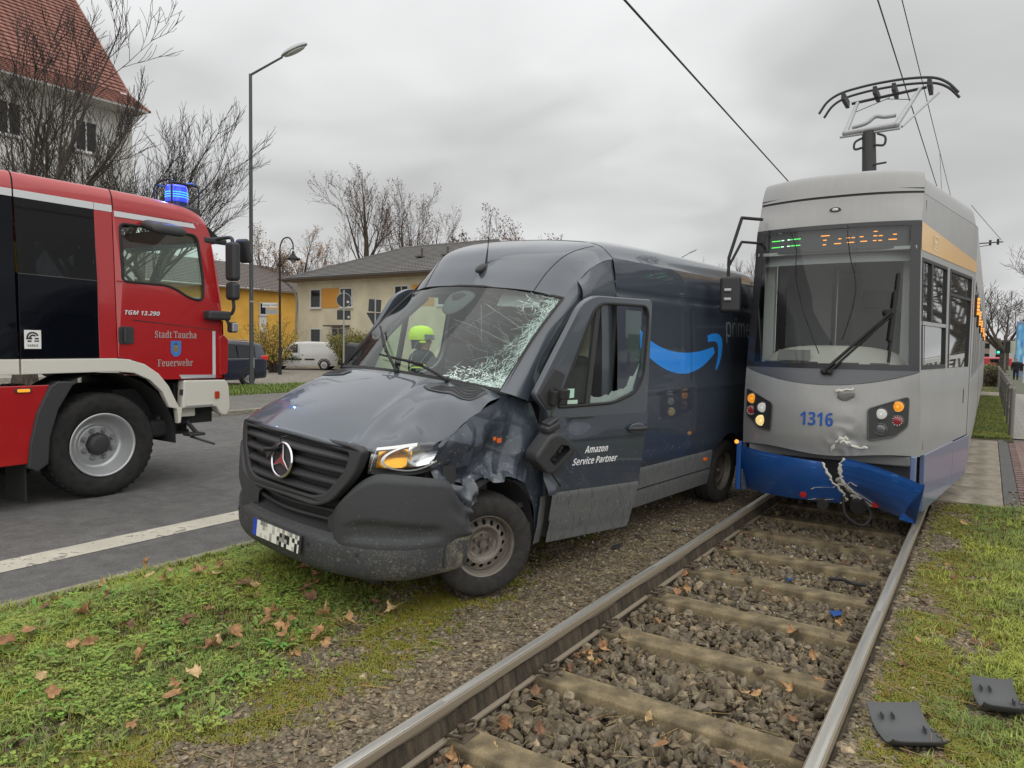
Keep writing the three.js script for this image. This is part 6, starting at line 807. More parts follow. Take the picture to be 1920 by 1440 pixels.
// ---------- trees ----------
class Seg { constructor() { this.p = []; this.n = []; this.u = []; this.i = []; }
  tube(pts, rad, k) { // generalised tapered tube
    const base = this.p.length / 3; let prev = null; const N = pts.length;
    for (let a = 0; a < N; a++) { const p = pts[a], q = pts[Math.min(N - 1, a + 1)], o = pts[Math.max(0, a - 1)]; let dx = q[0] - o[0], dy = q[1] - o[1], dz = q[2] - o[2]; const l = Math.hypot(dx, dy, dz) || 1; dx /= l; dy /= l; dz /= l;
      let ux = prev ? prev[0] : (Math.abs(dy) < 0.9 ? 0 : 1), uy = prev ? prev[1] : (Math.abs(dy) < 0.9 ? 1 : 0), uz = prev ? prev[2] : 0; const d = ux * dx + uy * dy + uz * dz; ux -= d * dx; uy -= d * dy; uz -= d * dz; const m = Math.hypot(ux, uy, uz) || 1; ux /= m; uy /= m; uz /= m; prev = [ux, uy, uz]; const vx = dy * uz - dz * uy, vy = dz * ux - dx * uz, vz = dx * uy - dy * ux;
      for (let b = 0; b < k; b++) { const an = b / k * 6.28318, c = Math.cos(an), s = Math.sin(an), nx = ux * c + vx * s, ny = uy * c + vy * s, nz = uz * c + vz * s; this.p.push(p[0] + nx * rad[a], p[1] + ny * rad[a], p[2] + nz * rad[a]); this.n.push(nx, ny, nz); this.u.push(b / k * 2, a); } }
    for (let a = 0; a < N - 1; a++) for (let b = 0; b < k; b++) { const x = base + a * k + b, y = base + a * k + (b + 1) % k; this.i.push(x, y, x + k, y, y + k, x + k); } }
  geo() { const g = new THREE.BufferGeometry(); g.setAttribute('position', new THREE.Float32BufferAttribute(this.p, 3)); g.setAttribute('normal', new THREE.Float32BufferAttribute(this.n, 3)); g.setAttribute('uv', new THREE.Float32BufferAttribute(this.u, 2)); g.setIndex(this.i); return g; } }
function growTree(seed, o) {
  const r = mulberry(seed), trunk = new Seg(), crown = new Seg(), tips = []; const { h = 10, trunkH = 2.5, r0 = 0.18, limbs = 6, levels = 4, limbLen = 5, up = 0.25, open = 0.75, kids = [7, 7, 6, 4], twig = 0.006, wig = 0.28, ratio = 0.5, lean = [0, 0] } = o;
  const gro = (p, d, len, rad, lev) => {
    const n = lev === 0 ? 6 : lev === 1 ? 6 : lev === 2 ? 4 : 3, pts = [p], rads = [rad]; let q = p, dir = d; const spots = [];
    for (let k = 1; k <= n; k++) { const w = wig * (lev + 0.7) * 0.5; let x = dir[0] + (r() - 0.5) * w, y = dir[1] + (r() - 0.5) * w + up * 0.16 * (lev > 0 ? 1 : 0), z = dir[2] + (r() - 0.5) * w; const l = Math.hypot(x, y, z); dir = [x / l, y / l, z / l]; q = [q[0] + dir[0] * len / n, q[1] + dir[1] * len / n, q[2] + dir[2] * len / n]; pts.push(q); rads.push(Math.max(twig * 0.7, rad * (1 - 0.78 * k / n))); spots.push([q, dir, rads[k]]); }
    (lev < 2 ? trunk : crown).tube(pts, rads, lev < 1 ? 8 : lev < 2 ? 6 : lev < 3 ? 4 : 3); if (lev >= levels - 1) { tips.push([q, dir]); return; }
    const c = kids[Math.min(lev, kids.length - 1)];
    for (let k = 0; k < c; k++) { const t = 0.22 + 0.78 * (k + r()) / c, s = spots[Math.min(n - 1, Math.floor(t * n))], a0 = pts[Math.min(n - 1, Math.floor(t * n))], f = t * n - Math.floor(t * n); const bp = [0, 1, 2].map(j => a0[j] + (s[0][j] - a0[j]) * Math.min(1, f)); const an = r() * 6.283, sp = open * (0.6 + 0.7 * r()); const D = s[1]; let ax = Math.cos(an), ay = (r() - 0.35) * 0.8, az = Math.sin(an); const dd = ax * D[0] + ay * D[1] + az * D[2]; ax -= dd * D[0]; ay -= dd * D[1]; az -= dd * D[2]; const m = Math.hypot(ax, ay, az) || 1; const nd = [D[0] + ax / m * sp, D[1] + ay / m * sp + up * 0.3, D[2] + az / m * sp]; const nl = Math.hypot(...nd); gro(bp, nd.map(v => v / nl), len * (ratio + 0.16 * r()) * (1.12 - 0.45 * t), Math.max(twig, s[2] * 0.55), lev + 1); }
    gro(q, dir, len * ratio * 0.8, rads[n], lev + 1);
  };
  const tp = []; const tr = []; for (let k = 0; k <= 5; k++) { const t = k / 5; tp.push([lean[0] * t * trunkH + (r() - 0.5) * 0.06, t * trunkH, lean[1] * t * trunkH + (r() - 0.5) * 0.06]); tr.push(r0 * (k === 0 ? 1.35 : 1.0 - 0.18 * t)); } trunk.tube(tp, tr, 10); const top = tp[5];
  for (let k = 0; k < limbs; k++) { const an = (k + 0.5 * r()) / limbs * 6.283, s = (o.limbOut ?? 0.6) * (0.5 + 0.8 * r()); const d = [Math.cos(an) * s + lean[0], 1, Math.sin(an) * s + lean[1]], l = Math.hypot(...d); gro([top[0], top[1] - 0.25 * r() * trunkH * (o.stag ?? 0.4), top[2]], d.map(v => v / l), limbLen * (0.75 + 0.4 * r()), r0 * (0.30 + 0.20 * r()), 0); }
  if (o.leader) gro([top[0], top[1], top[2]], [lean[0] * 0.5, 1, lean[1] * 0.5], o.leader, r0 * 0.8, 0);
  const all = [trunk, crown]; let mx = 0; for (const s of all) for (let i = 1; i < s.p.length; i += 3) mx = Math.max(mx, s.p[i]); const k = h / mx; for (const s of all) for (let i = 0; i < s.p.length; i++) s.p[i] *= k;
  return { trunk: trunk.geo(), crown: crown.geo(), tips: tips.map(t => [t[0].map(v => v * k), t[1]]) };
}
function leafGeo(tips, n, size, seed, spread = 0.15) { const r = mulberry(seed), p = [], nn = [], u = []; for (let i = 0; i < n; i++) { const t = tips[Math.floor(r() * tips.length)][0], c = [t[0] + (r() - 0.5) * spread * 2, t[1] + (r() - 0.5) * spread * 2, t[2] + (r() - 0.5) * spread * 2]; const a = V(r() - 0.5, r() - 0.5, r() - 0.5).normalize().multiplyScalar(size * (0.6 + 0.8 * r())), b = V(r() - 0.5, r() - 0.5, r() - 0.5).cross(a).normalize().multiplyScalar(size * 0.55); const N = b.clone().cross(a).normalize(); const q = [[-1, 0], [0, 1], [1, 0], [-1, 0], [1, 0], [0, -1]]; for (const [s, w] of q) { p.push(c[0] + a.x * s + b.x * w, c[1] + a.y * s + b.y * w, c[2] + a.z * s + b.z * w); nn.push(N.x, N.y, N.z); u.push(s, w); } } const g = new THREE.BufferGeometry(); g.setAttribute('position', new THREE.Float32BufferAttribute(p, 3)); g.setAttribute('normal', new THREE.Float32BufferAttribute(nn, 3)); g.setAttribute('uv', new THREE.Float32BufferAttribute(u, 2)); return g; }
const barkA = std(0xffffff, 0.95, 0, { map: mottle([58, 52, 45], [98, 90, 80], 401, 8, 20) }), barkB = std(lin(0.036, 0.029, 0.025), 0.95), barkC = std(lin(0.068, 0.053, 0.044), 0.95);
function tree(label, p, seed, o, mats = [barkA, barkB], leaves, turn = 0, group) {
  const g = o.trunk ? o : growTree(seed, o), t = thing('bare_tree', label, 'tree', p, turn, group); mesh('trunk', g.trunk, mats[0], t); mesh('crown', g.crown, mats[1], t);
  if (leaves) mesh('leaves', leafGeo(g.tips, leaves[0], leaves[1], seed + 9), std(lin(...leaves[2]), 0.9), t).userData.kind = 'stuff'; return g;
}
const limeOpt = { h: 10.6, trunkH: 3.2, r0: 0.25, limbs: 6, limbLen: 4.6, up: 0.55, open: 0.62, limbOut: 0.65, kids: [6, 6, 6, 5], levels: 4, twig: 0.0075, ratio: 0.48 };
tree('bare tree with steep rising limbs behind the crew cab of the fire engine', [-20.9, -0.02, -8.3], 11, { ...limeOpt, h: 11.5 });
tree('bare spreading tree behind the fire engine roof, limbs over white house wall', [-22.6, -0.02, -10.0], 23, { ...limeOpt, h: 9.4, limbOut: 1.1, lean: [0.12, -0.14], up: 0.45 });
tree('bare tree seen through the cab window of the fire engine, thicker stem', [-22.9, -0.02, -12.7], 37, { ...limeOpt, h: 9.2, trunkH: 3.6, limbOut: 0.95, r0: 0.21 });
tree('slim bare tree between fire engine cab and tall street lamp', [-26.0, -0.02, -14.2], 41, { ...limeOpt, h: 9.0, trunkH: 3.4, limbOut: 0.85, r0: 0.18, up: 0.45 });
const bigOpt = { h: 17.6, trunkH: 5.0, r0: 0.36, limbs: 3, limbLen: 6.5, up: 0.5, open: 0.7, limbOut: 0.35, kids: [5, 5, 5, 4], levels: 4, twig: 0.011, ratio: 0.5, leader: 6, wig: 0.4 };
tree('tall bare tree with one crooked stem behind the grey tiled roof', [-48.1, -0.05, -47.5], 51, { ...bigOpt, h: 18.2 }, [barkA, barkC], [1300, 0.07, [0.17, 0.075, 0.035]]);
tree('tall bare tree with forked stem behind the roof vents', [-44.0, -0.05, -47.9], 57, { ...bigOpt, h: 16.4, lean: [0.05, 0.0] }, [barkA, barkC], [1100, 0.07, [0.17, 0.07, 0.035]]);
tree('lower bare tree with leaning double stem behind the roof ridge', [-43.0, -0.05, -50.8], 63, { ...bigOpt, h: 14.8, limbs: 4, limbOut: 0.6 }, [barkA, barkC], [800, 0.07, [0.17, 0.07, 0.035]]);
tree('thin pale birch beside the tall bare trees behind the roof', [-47.2, -0.05, -43.6], 67, { ...bigOpt, h: 11, r0: 0.16, limbs: 4, limbLen: 4 }, [std(lin(0.22, 0.21, 0.19), 0.9), barkC], [1500, 0.06, [0.25, 0.13, 0.04]]);
tree('brown leaved tree just above the van roof, dense crown', [-46.2, -0.05, -59.6], 71, { ...bigOpt, h: 13.6, limbs: 5, limbOut: 0.8 }, [barkA, barkC], [1500, 0.15, [0.11, 0.06, 0.045]]);
tree('wide brown leaved tree behind the van roof aerial', [-44.3, -0.05, -67.0], 73, { ...bigOpt, h: 16.6, limbs: 6, limbOut: 0.9 }, [barkA, barkC], [1700, 0.12, [0.15, 0.055, 0.03]]);
tree('bare tree with few ochre leaves behind the yellow house roof', [-51.2, -0.05, -38.2], 79, { ...bigOpt, h: 11.6, limbs: 5, limbOut: 0.75, limbLen: 5 }, [barkA, barkC], [2000, 0.07, [0.30, 0.14, 0.035]]);
tree('wide bare tree rising between the yellow and the cream house', [-50.4, -0.05, -41.6], 83, { ...bigOpt, h: 12.0, limbs: 6, limbOut: 0.8, limbLen: 5 }, [barkA, barkC], [2000, 0.07, [0.32, 0.15, 0.04]]);
tree('bare avenue tree behind the traffic light', [1.35, -0.95, -95], 89, { h: 11.0, trunkH: 2.6, r0: 0.5, limbs: 7, limbLen: 6, up: 0.3, open: 0.85, limbOut: 0.9, kids: [6, 6, 5, 4], levels: 4, twig: 0.02, ratio: 0.5, wig: 0.45 }, [barkA, barkC]);
const avenue = growTree(97, { h: 12.5, trunkH: 2.8, r0: 0.40, limbs: 7, limbLen: 6, up: 0.3, open: 0.85, limbOut: 0.95, kids: [6, 6, 5, 4], levels: 4, twig: 0.014, ratio: 0.5, wig: 0.4 });
tree('bare avenue tree overhanging the pavement beside the bus stop sign', [8.6, -0.6, -78], 97, avenue, [barkA, barkC]);
tree('bare roadside tree across the pavement mirrored in the tram cab windows', [10.6, -0.3, -45], 98, avenue, [barkA, barkC], null, 1.3); tree('bare roadside tree beyond the banner fence, mirrored in the tram windows', [16.5, -0.4, -62], 99, avenue, [barkA, barkC], null, 2.9);
tree('far bare tree between the van roof and the tram mirror', [-24.5, -0.05, -84], 101, { ...bigOpt, h: 12.6, limbs: 6, limbOut: 0.8 }, [barkA, barkC]);
// ---------- buildings ----------
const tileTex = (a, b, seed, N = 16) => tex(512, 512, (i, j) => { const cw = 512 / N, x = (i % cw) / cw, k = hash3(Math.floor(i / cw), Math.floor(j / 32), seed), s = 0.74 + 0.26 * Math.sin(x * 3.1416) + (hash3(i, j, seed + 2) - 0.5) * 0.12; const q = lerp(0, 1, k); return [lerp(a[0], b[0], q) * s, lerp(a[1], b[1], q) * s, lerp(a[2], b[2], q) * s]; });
// stepped tile courses on a sloping quad: A,B eave ends, C,D ridge ends (A-D and B-C are the sloping edges)
function courses(A, B, C, D, n, m = 1, step = 0.03, sag) { const P = [], pos = [], uv = [], idx = []; const at = (e, s) => [0, 1, 2].map(k => lerp(lerp(A[k], B[k], s), lerp(D[k], C[k], s), e)); const W = Math.hypot(B[0] - A[0], B[1] - A[1], B[2] - A[2]) / m; const nrm = V(B[0] - A[0], B[1] - A[1], B[2] - A[2]).cross(V(D[0] - A[0], D[1] - A[1], D[2] - A[2])).normalize(); if (nrm.y < 0) nrm.negate();
  for (let c = 0; c < n; c++) { const b = pos.length / 3, e0 = c / n, e1 = (c + 1) / n; for (const [e, o] of [[e0, step], [e1, 0.0]]) for (const s of [0, 1]) { const p = at(e, s); if (sag) sag(p, e); pos.push(p[0] + nrm.x * o, p[1] + nrm.y * o, p[2] + nrm.z * o); uv.push(s * W, c + (e === e0 ? 0.05 : 0.95)); } idx.push(b, b + 1, b + 2, b + 1, b + 3, b + 2); if (c) { idx.push(b - 2, b - 1, b, b - 1, b + 1, b); } }
  const g = new THREE.BufferGeometry(); g.setAttribute('position', new THREE.Float32BufferAttribute(pos, 3)); g.setAttribute('uv', new THREE.Float32BufferAttribute(uv, 2)); g.setIndex(idx); return norm(g.toNonIndexed()); }
const plaster = (c, seed) => std(0xffffff, 0.95, 0, { map: mottle(c.map(v => v * 0.93), c.map(v => Math.min(255, v * 1.03)), seed, 4, 10), bumpMap: rep(grainTex, 4), bumpScale: 0.004 });
const paneMat = phys(lin(0.012, 0.014, 0.016), 0.05), frameW = std(lin(0.62, 0.62, 0.60), 0.6), gutterMat = std(lin(0.09, 0.08, 0.07), 0.5, 0.3);
function wallUV(g, m = 3) { const p = g.attributes.position, n = g.attributes.normal, u = g.attributes.uv; for (let i = 0; i < p.count; i++) u.setXY(i, (Math.abs(n.getX(i)) > 0.5 ? p.getZ(i) : p.getX(i)) / m, p.getY(i) / m); return g; }
function houseWindow(parent, put, w, h, cross = true, label) { const g = new THREE.Group(); g.name = 'window'; parent.add(g); put(g); mesh('pane', box(w - 0.1, h - 0.1, 0.02, 0, 0, 0.0), paneMat, g); mesh('frame', [box(w, 0.07, 0.10, 0, h / 2 - 0.035, 0), box(w, 0.07, 0.10, 0, -h / 2 + 0.035, 0), box(0.07, h - 0.14, 0.10, -w / 2 + 0.035, 0, 0), box(0.07, h - 0.14, 0.10, w / 2 - 0.035, 0, 0)].concat(cross ? [box(0.05, h - 0.14, 0.06, 0, 0, 0.01)] : []), frameW, g); mesh('sill', box(w + 0.12, 0.05, 0.18, 0, -h / 2 - 0.03, 0.04), frameW, g); return g; }
{ // cream house
  const b = thing('cream_house', 'cream rendered two storey house with orange panel between windows and grey tiled hip roof', 'house', [-36.9, -0.02, -30.2]);
  mesh('wall', wallUV(box(16, 5.52, 11, 8, 2.76, -5.5)), plaster([212, 202, 176], 501), b);
  const W = (x, y, w, h, cross) => houseWindow(b, g => g.position.set(x, y, 0.02), w, h, cross);
  W(1.78, 4.33, 1.0, 1.2, false); W(4.5, 4.33, 1.1, 1.2, false); W(1.78, 1.93, 1.0, 1.1, false); W(3.85, 1.93, 1.2, 1.15, true); W(9.0, 4.33, 1.1, 1.2); W(12.2, 4.33, 1.1, 1.2, false); W(14.2, 2.4, 1.0, 1.15);
  mesh('orange_panel', box(1.6, 1.2, 0.03, 3.10, 4.33, 0.02), std(lin(0.62, 0.30, 0.06), 0.9), b); mesh('orange_panel', box(1.6, 1.2, 0.03, 10.6, 4.33, 0.02), std(lin(0.62, 0.30, 0.06), 0.9), b); mesh('door', [box(1.0, 2.1, 0.06, 12.3, 1.05, 0.03)], std(lin(0.55, 0.55, 0.52), 0.6), b); mesh('canopy', box(1.6, 0.08, 0.7, 4.0, 2.62, 0.35), gutterMat, b);
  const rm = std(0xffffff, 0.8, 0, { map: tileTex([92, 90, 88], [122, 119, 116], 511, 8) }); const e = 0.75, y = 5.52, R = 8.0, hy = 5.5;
  const A = [-e, y, e], B = [16 + e, y, e], C = [11.8, R, -hy], D = [4.2, R, -hy], E2 = [-e, y, -11 - e], F2 = [16 + e, y, -11 - e];
  mesh('roof', courses(A, B, C, D, 20, 2.4, 0.03), rm, b); mesh('roof', courses(E2, A, D, D, 20, 2.4, 0.03), rm, b); mesh('roof', courses(F2, E2, D, C, 20, 2.4, 0.03), rm, b); mesh('roof', courses(B, F2, C, C, 20, 2.4, 0.03), rm, b);
  mesh('soffit', box(16 + 2 * e, 0.10, 11 + 2 * e, 8, y - 0.05, -5.5), std(lin(0.20, 0.15, 0.10), 0.8), b); mesh('gutter', [box(16 + 2 * e + 0.2, 0.10, 0.12, 8, y + 0.02, e + 0.06)], gutterMat, b); mesh('hip_cap', [cyl(A, D, 0.09, 0.09, 6), cyl(D, C, 0.09, 0.09, 6)], rm, b);
  mesh('downpipe', [tube([[-0.6, y, e], [-0.3, y - 0.35, 0.4], [-0.02, y - 0.9, 0.12], [-0.02, 2.5, 0.1], [-0.02, 0, 0.1]], 0.06, 8, 40)], std(lin(0.30, 0.30, 0.29), 0.4, 0.5), b);
  for (const x of [8.2, 10.2]) mesh('roof_vent', [cyl([x, 6.55, -2.6], [x, 7.35, -2.6], 0.07), box(0.5, 0.06, 0.5, x, 6.85, -2.5)], gutterMat, b);
}
{ // yellow house
  const b = thing('yellow_house', 'yellow rendered house with grey tiled roof beside the cream house', 'house', [-46.3, -0.02, -31]);
  mesh('wall', wallUV(box(9, 5.5, 22, -4.5, 2.75, -1.0)), plaster([222, 172, 78], 521), b); const rm = std(0xffffff, 0.8, 0, { map: tileTex([96, 88, 84], [128, 118, 112], 531, 8) }); const e = 0.7, y = 5.5;
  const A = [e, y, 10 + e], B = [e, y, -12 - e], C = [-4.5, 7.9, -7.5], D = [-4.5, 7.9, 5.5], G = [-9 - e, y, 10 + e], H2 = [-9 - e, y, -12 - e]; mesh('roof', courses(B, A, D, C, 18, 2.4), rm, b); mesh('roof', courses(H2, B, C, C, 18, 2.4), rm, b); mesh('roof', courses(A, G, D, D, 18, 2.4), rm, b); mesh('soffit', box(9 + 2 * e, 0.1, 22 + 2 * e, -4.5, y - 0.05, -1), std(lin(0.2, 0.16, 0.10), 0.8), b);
  const W = (z, yy, w, h) => houseWindow(b, g => { g.position.set(0.02, yy, z); g.rotation.y = Math.PI / 2; }, w, h, false); W(-3.62, 4.08, 0.65, 0.95); W(-3.62, 1.85, 0.75, 0.95); W(-9, 1.85, 1.0, 0.95); W(2, 4.0, 1.1, 1.2); W(2, 1.9, 1.1, 1.2); mesh('white_panel', box(0.03, 1.25, 0.66, 0.02, 2.95, -3.62), frameW, b); mesh('wall_vent', box(0.03, 0.2, 0.2, 0.02, 2.3, 0.0), gutterMat, b); mesh('plinth', box(0.04, 0.8, 6, 0.03, 1.2, -9.5), std(lin(0.3, 0.3, 0.29), 0.8), b);
}
{ // white house with steep red roof
  const b = thing('white_house', 'white walled house with steep red tiled roof rising behind the bare trees', 'house', [-32.5, -0.02, -17.4]);
  mesh('wall', wallUV(box(13.0, 11.9, 30, -6.5, 5.95, 15)), plaster([206, 205, 200], 541), b);
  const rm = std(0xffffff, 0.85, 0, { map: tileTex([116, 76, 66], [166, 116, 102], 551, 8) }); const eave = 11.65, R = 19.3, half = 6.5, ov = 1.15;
  const sag = (p, e) => { if (e < 0.16) p[1] += 0.55 * (1 - e / 0.16) * 0.0; };
  mesh('roof', courses([ov, eave, 31], [ov, eave, -0.15], [-0.55, eave + 1.05, -0.15], [-0.55, eave + 1.05, 31], 7, 2.6, 0.05), rm, b); mesh('roof', courses([-0.55, eave + 1.05, 31], [-0.55, eave + 1.05, -0.15], [-half, R, -0.15], [-half, R, 31], 30, 2.6, 0.05), rm, b);
  mesh('roof', courses([-13 - ov, eave, 31], [-13 - ov, eave, -0.15], [-half, R, -0.15], [-half, R, 31], 30, 2.6, 0.05), rm, b); mesh('gable_wall', extrude([[0.0, 11.8], [-half, R - 0.1], [-13, 11.8]], 0.1).translate(0, 0, 0.02), plaster([206, 205, 200], 541), b);
  mesh('soffit', box(1.2, 0.08, 31, 0.55, eave + 0.0, 15.4), std(lin(0.45, 0.44, 0.42), 0.9), b); mesh('verge_board', [cyl([ov, eave + 0.03, -0.18], [-0.55, eave + 1.05, -0.18], 0.07, 0.07, 5), cyl([-0.55, eave + 1.05, -0.18], [-half, R, -0.18], 0.07, 0.07, 5)], rm, b);
  const W = (z, y) => houseWindow(b, g => { g.position.set(0.02, y, z); g.rotation.y = Math.PI / 2; }, 0.95, 1.35, true); for (const z of [2.0, 4.9, 7.8, 10.7]) for (const y of [10.25, 7.3, 4.3]) W(z, y);
}
{ // far row of buildings at the end of the street
  const mk = (label, x, z, w, h, d, c) => { const b = thing('distant_building', label, 'building', [x, -1.2, z]); mesh('wall', box(w, h, d, 0, h / 2, 0), std(lin(...c), 0.9), b); mesh('roof', box(w + 0.6, 0.5, d + 0.6, 0, h + 0.25, 0), std(lin(0.10, 0.08, 0.07), 0.9), b); for (let i = 0; i < 4; i++) for (let k = 0; k < 2; k++) mesh('window', box(w * 0.12, 1.3, 0.1, -w * 0.36 + i * w * 0.24, 1.8 + k * 2.7, d / 2 + 0.04), paneMat, b); };
  mk('low white building far down the street behind the pedestrians', 7, -190, 14, 5, 10, [0.42, 0.42, 0.40]); mk('low brick building far down the tram line', -6, -230, 16, 6, 10, [0.28, 0.2, 0.16]);
}
// ---------- street lamps, signs ----------
const poleMat = std(lin(0.075, 0.085, 0.085), 0.5, 0.3);
{
  const mk = (label, p, turn) => { const l = thing('street_lamp', label, 'street lamp', p, turn, 'tall road lamps'); mesh('pole', [cyl([0, 0, 0], [0, 1.2, 0], 0.085, 0.085, 16), cyl([0, 1.2, 0], [0, 11.0, 0], 0.075, 0.055, 16)], poleMat, l); mesh('arm', cyl([0, 10.97, 0], [1.12, 11.62, 0], 0.04, 0.035, 12), poleMat, l); const hd = mesh('lamp_head', warp(sphere(0.5, 0, 0, 0, 24, 14), (x, y, z) => [1.52 + x * 0.92 + y * 0.0, 11.86 + x * 0.45 + y * 0.30 * (y > 0 ? 1.1 : 0.35), z * 0.36]), std(lin(0.40, 0.41, 0.41), 0.4, 0.5), l); mesh('lamp_glass', warp(sphere(0.42, 0, 0, 0, 20, 10), (x, y, z) => [1.54 + x * 0.85, 11.80 + x * 0.43 + y * 0.12, z * 0.34]), phys(lin(0.5, 0.5, 0.48), 0.2), hd); mesh('service_door', box(0.02, 0.35, 0.09, 0.083, 0.9, 0), steelGrey, l); mesh('band', cyl([0, 3.05, 0], [0, 3.10, 0], 0.085, 0.085, 16), std(lin(0.35, 0.35, 0.34), 0.5), l); };
  mk('tall grey street lamp with angled arm on the grass strip beside the dark car', [-21.9, -0.05, -15.9], 0.62); mk('grey street lamp whose head shows above the van roof', [-27.7, -0.05, -72.5], 0.62);
  const g = thing('gooseneck_lamp', 'black gooseneck lantern on slim pole with street name plates', 'street lamp', [-28.9, -0.02, -22.6]); mesh('pole', [cyl([0, 0, 0], [0, 1.3, 0], 0.09, 0.075, 12), cyl([0, 1.3, 0], [0, 5.9, 0], 0.055, 0.05, 12), cyl([0, 5.3, 0], [0, 5.42, 0], 0.09, 0.09, 12)], rubber, g); mesh('neck', tube([[0, 5.8, 0], [0.02, 6.3, -0.02], [0.16, 6.62, -0.1], [0.36, 6.68, -0.24], [0.52, 6.45, -0.34], [0.55, 6.1, -0.36]], 0.035, 10, 50), rubber, g); mesh('brace', tube([[0.02, 5.4, 0], [0.12, 5.6, -0.08], [0.36, 5.9, -0.24], [0.48, 6.2, -0.32]], 0.015, 6), rubber, g); mesh('bell', lathe([[0.05, 0.42], [0.07, 0.30], [0.14, 0.18], [0.33, 0.05], [0.36, 0.0], [0.30, 0.02]], 24).translate(0.55, 5.62, -0.36), rubber, g); mesh('bulb_glass', sphere(0.15, 0.55, 5.60, -0.36), phys(lin(0.3, 0.3, 0.29), 0.3), g);
  const sg = (y, w, txt, bg, fg, off) => { const t = canvasTex(256, 64, (x, W, H) => { x.fillStyle = bg; x.fillRect(0, 0, W, H); x.fillStyle = fg; x.font = 'bold 34px sans-serif'; x.textAlign = 'center'; x.textBaseline = 'middle'; x.fillText(txt, W / 2, H / 2); }); const s = new THREE.Group(); s.name = 'street_sign'; g.add(s); s.position.set(-0.05, y, 0.05); s.rotation.y = off; mesh('plate', box(w, 0.24, 0.02, -w / 2 - 0.04, 0, 0), std(lin(0.5, 0.5, 0.5), 0.5), s); mesh('lettering', new THREE.PlaneGeometry(w - 0.02, 0.22).translate(-w / 2 - 0.04, 0, 0.0125), std(0xffffff, 0.5, 0, { map: t }), s); };
  sg(3.40, 0.78, 'Leipziger Straße', 'rgb(220,220,214)', 'rgb(40,44,48)', 0.5); sg(3.08, 0.55, '', 'rgb(150,154,156)', 'rgb(40,44,48)', 0.9);
  const signBack = std(lin(0.045, 0.047, 0.05), 0.6, 0.2), galv = std(lin(0.38, 0.39, 0.39), 0.45, 0.6), stick = std(lin(0.6, 0.6, 0.6), 0.6);
  const s1 = thing('road_sign', 'back of round road sign with square plate below, on galvanised post', 'road sign', [-22.75, -0.02, -21.05], 0.75); mesh('post', cyl([0, 0, 0], [0, 3.85, 0], 0.038, 0.038, 10), galv, s1); mesh('round_plate', [new THREE.CylinderGeometry(0.30, 0.30, 0.02, 32).rotateX(Math.PI / 2).translate(0, 3.43, -0.05)], signBack, s1); mesh('plate_rim', new THREE.TorusGeometry(0.30, 0.014, 6, 40).translate(0, 3.43, -0.05), galv, s1); mesh('square_plate', box(0.56, 0.40, 0.02, 0, 2.80, -0.05), signBack, s1); mesh('sticker', [box(0.09, 0.09, 0.004, 0.17, 3.36, -0.036), box(0.08, 0.09, 0.004, 0.2, 2.72, -0.036)], stick, s1).userData.kind = 'stuff';
  const s2 = thing('road_sign', 'backs of square and triangular road signs partly hidden by the van windscreen', 'road sign', [-21.65, -0.02, -21.8], 0.75); mesh('post', cyl([0, 0, 0], [0, 3.55, 0], 0.038, 0.038, 10), galv, s2); mesh('square_plate', box(0.52, 0.52, 0.02, -0.02, 3.22, -0.05, 0, 0, -0.06), signBack, s2); mesh('triangle_plate', extrude(round2([[-0.38, 2.92], [0.38, 2.92], [0, 2.26]], 0.04), 0.02).translate(0, 0, -0.06), signBack, s2);
}
// ---------- parked cars ----------
function car(name, label, p, turn, o) {
  const t = thing(name, label, 'car', p, turn); const { st, paintC, belt = 0.95, wheels, glass, w = 0.88 } = o; const pm = phys(lin(...paintC), 0.4, { clearcoat: 1, clearcoatRoughness: 0.05 });
  const sec = s => { const [z, y0, yb, yt, hb, ht] = s; return [[hb * 0.96, y0, z], [hb, y0 + 0.18, z], [hb * 1.0, yb * 0.8 + y0 * 0.2, z], [hb * 0.985, yb, z], [lerp(hb, ht, 0.6), lerp(yb, yt, 0.55), z], [ht, yt - 0.06, z], [ht * 0.75, yt - 0.01, z], [0, yt, z]]; };
  const rows = st.map(sec); const g = patch(rows, 4, 4); const g2 = merge([g, mirrorX(g)]); const cap = i => { const r = rows[i]; return patch([r, r.map(q => [0, q[1], q[2] + (i ? -0.02 : 0.02)])], 2, 4); }; mesh('body', [g2, cap(0), mirrorX(cap(0)), cap(rows.length - 1), mirrorX(cap(rows.length - 1))], pm, t);
  for (const q of glass) for (const s of [1, -1]) { const pg = patch([[q[0], q[1]], [q[3], q[2]]].map(r => r.map(v => [v[0] * s, v[1], v[2]])), 3, 3); mesh('side_window', pg, o.blank?.includes(q) ? pm : paneMat, t); }
  for (const q of o.front) mesh('window', patch(q, 3, 6), paneMat, t);
  const ty = lathe([[0.19, -0.09], [0.28, -0.10], [0.305, -0.08], [0.31, 0], [0.305, 0.08], [0.28, 0.10], [0.19, 0.09]], 32).rotateZ(Math.PI / 2), rimG = lathe([[0.0, 0.085], [0.06, 0.09], [0.15, 0.06], [0.19, 0.085], [0.2, 0.095]], 24).rotateZ(-Math.PI / 2);
  for (const z of wheels) for (const s of [1, -1]) { const wg = new THREE.Group(); wg.name = 'wheel'; t.add(wg); wg.position.set(s * (w - 0.09), 0.31, z); if (s < 0) wg.rotation.y = Math.PI; mesh('tyre', ty, rubber, wg); mesh('rim', rimG, o.rim || steelGrey, wg); }
  for (const z of wheels) for (const s of [1, -1]) mesh('wheel_arch', new THREE.TorusGeometry(0.345, 0.03, 6, 20, Math.PI).rotateY(Math.PI / 2).translate(s * w * 0.99, 0.31, z), rubber, t);
  return t;
}
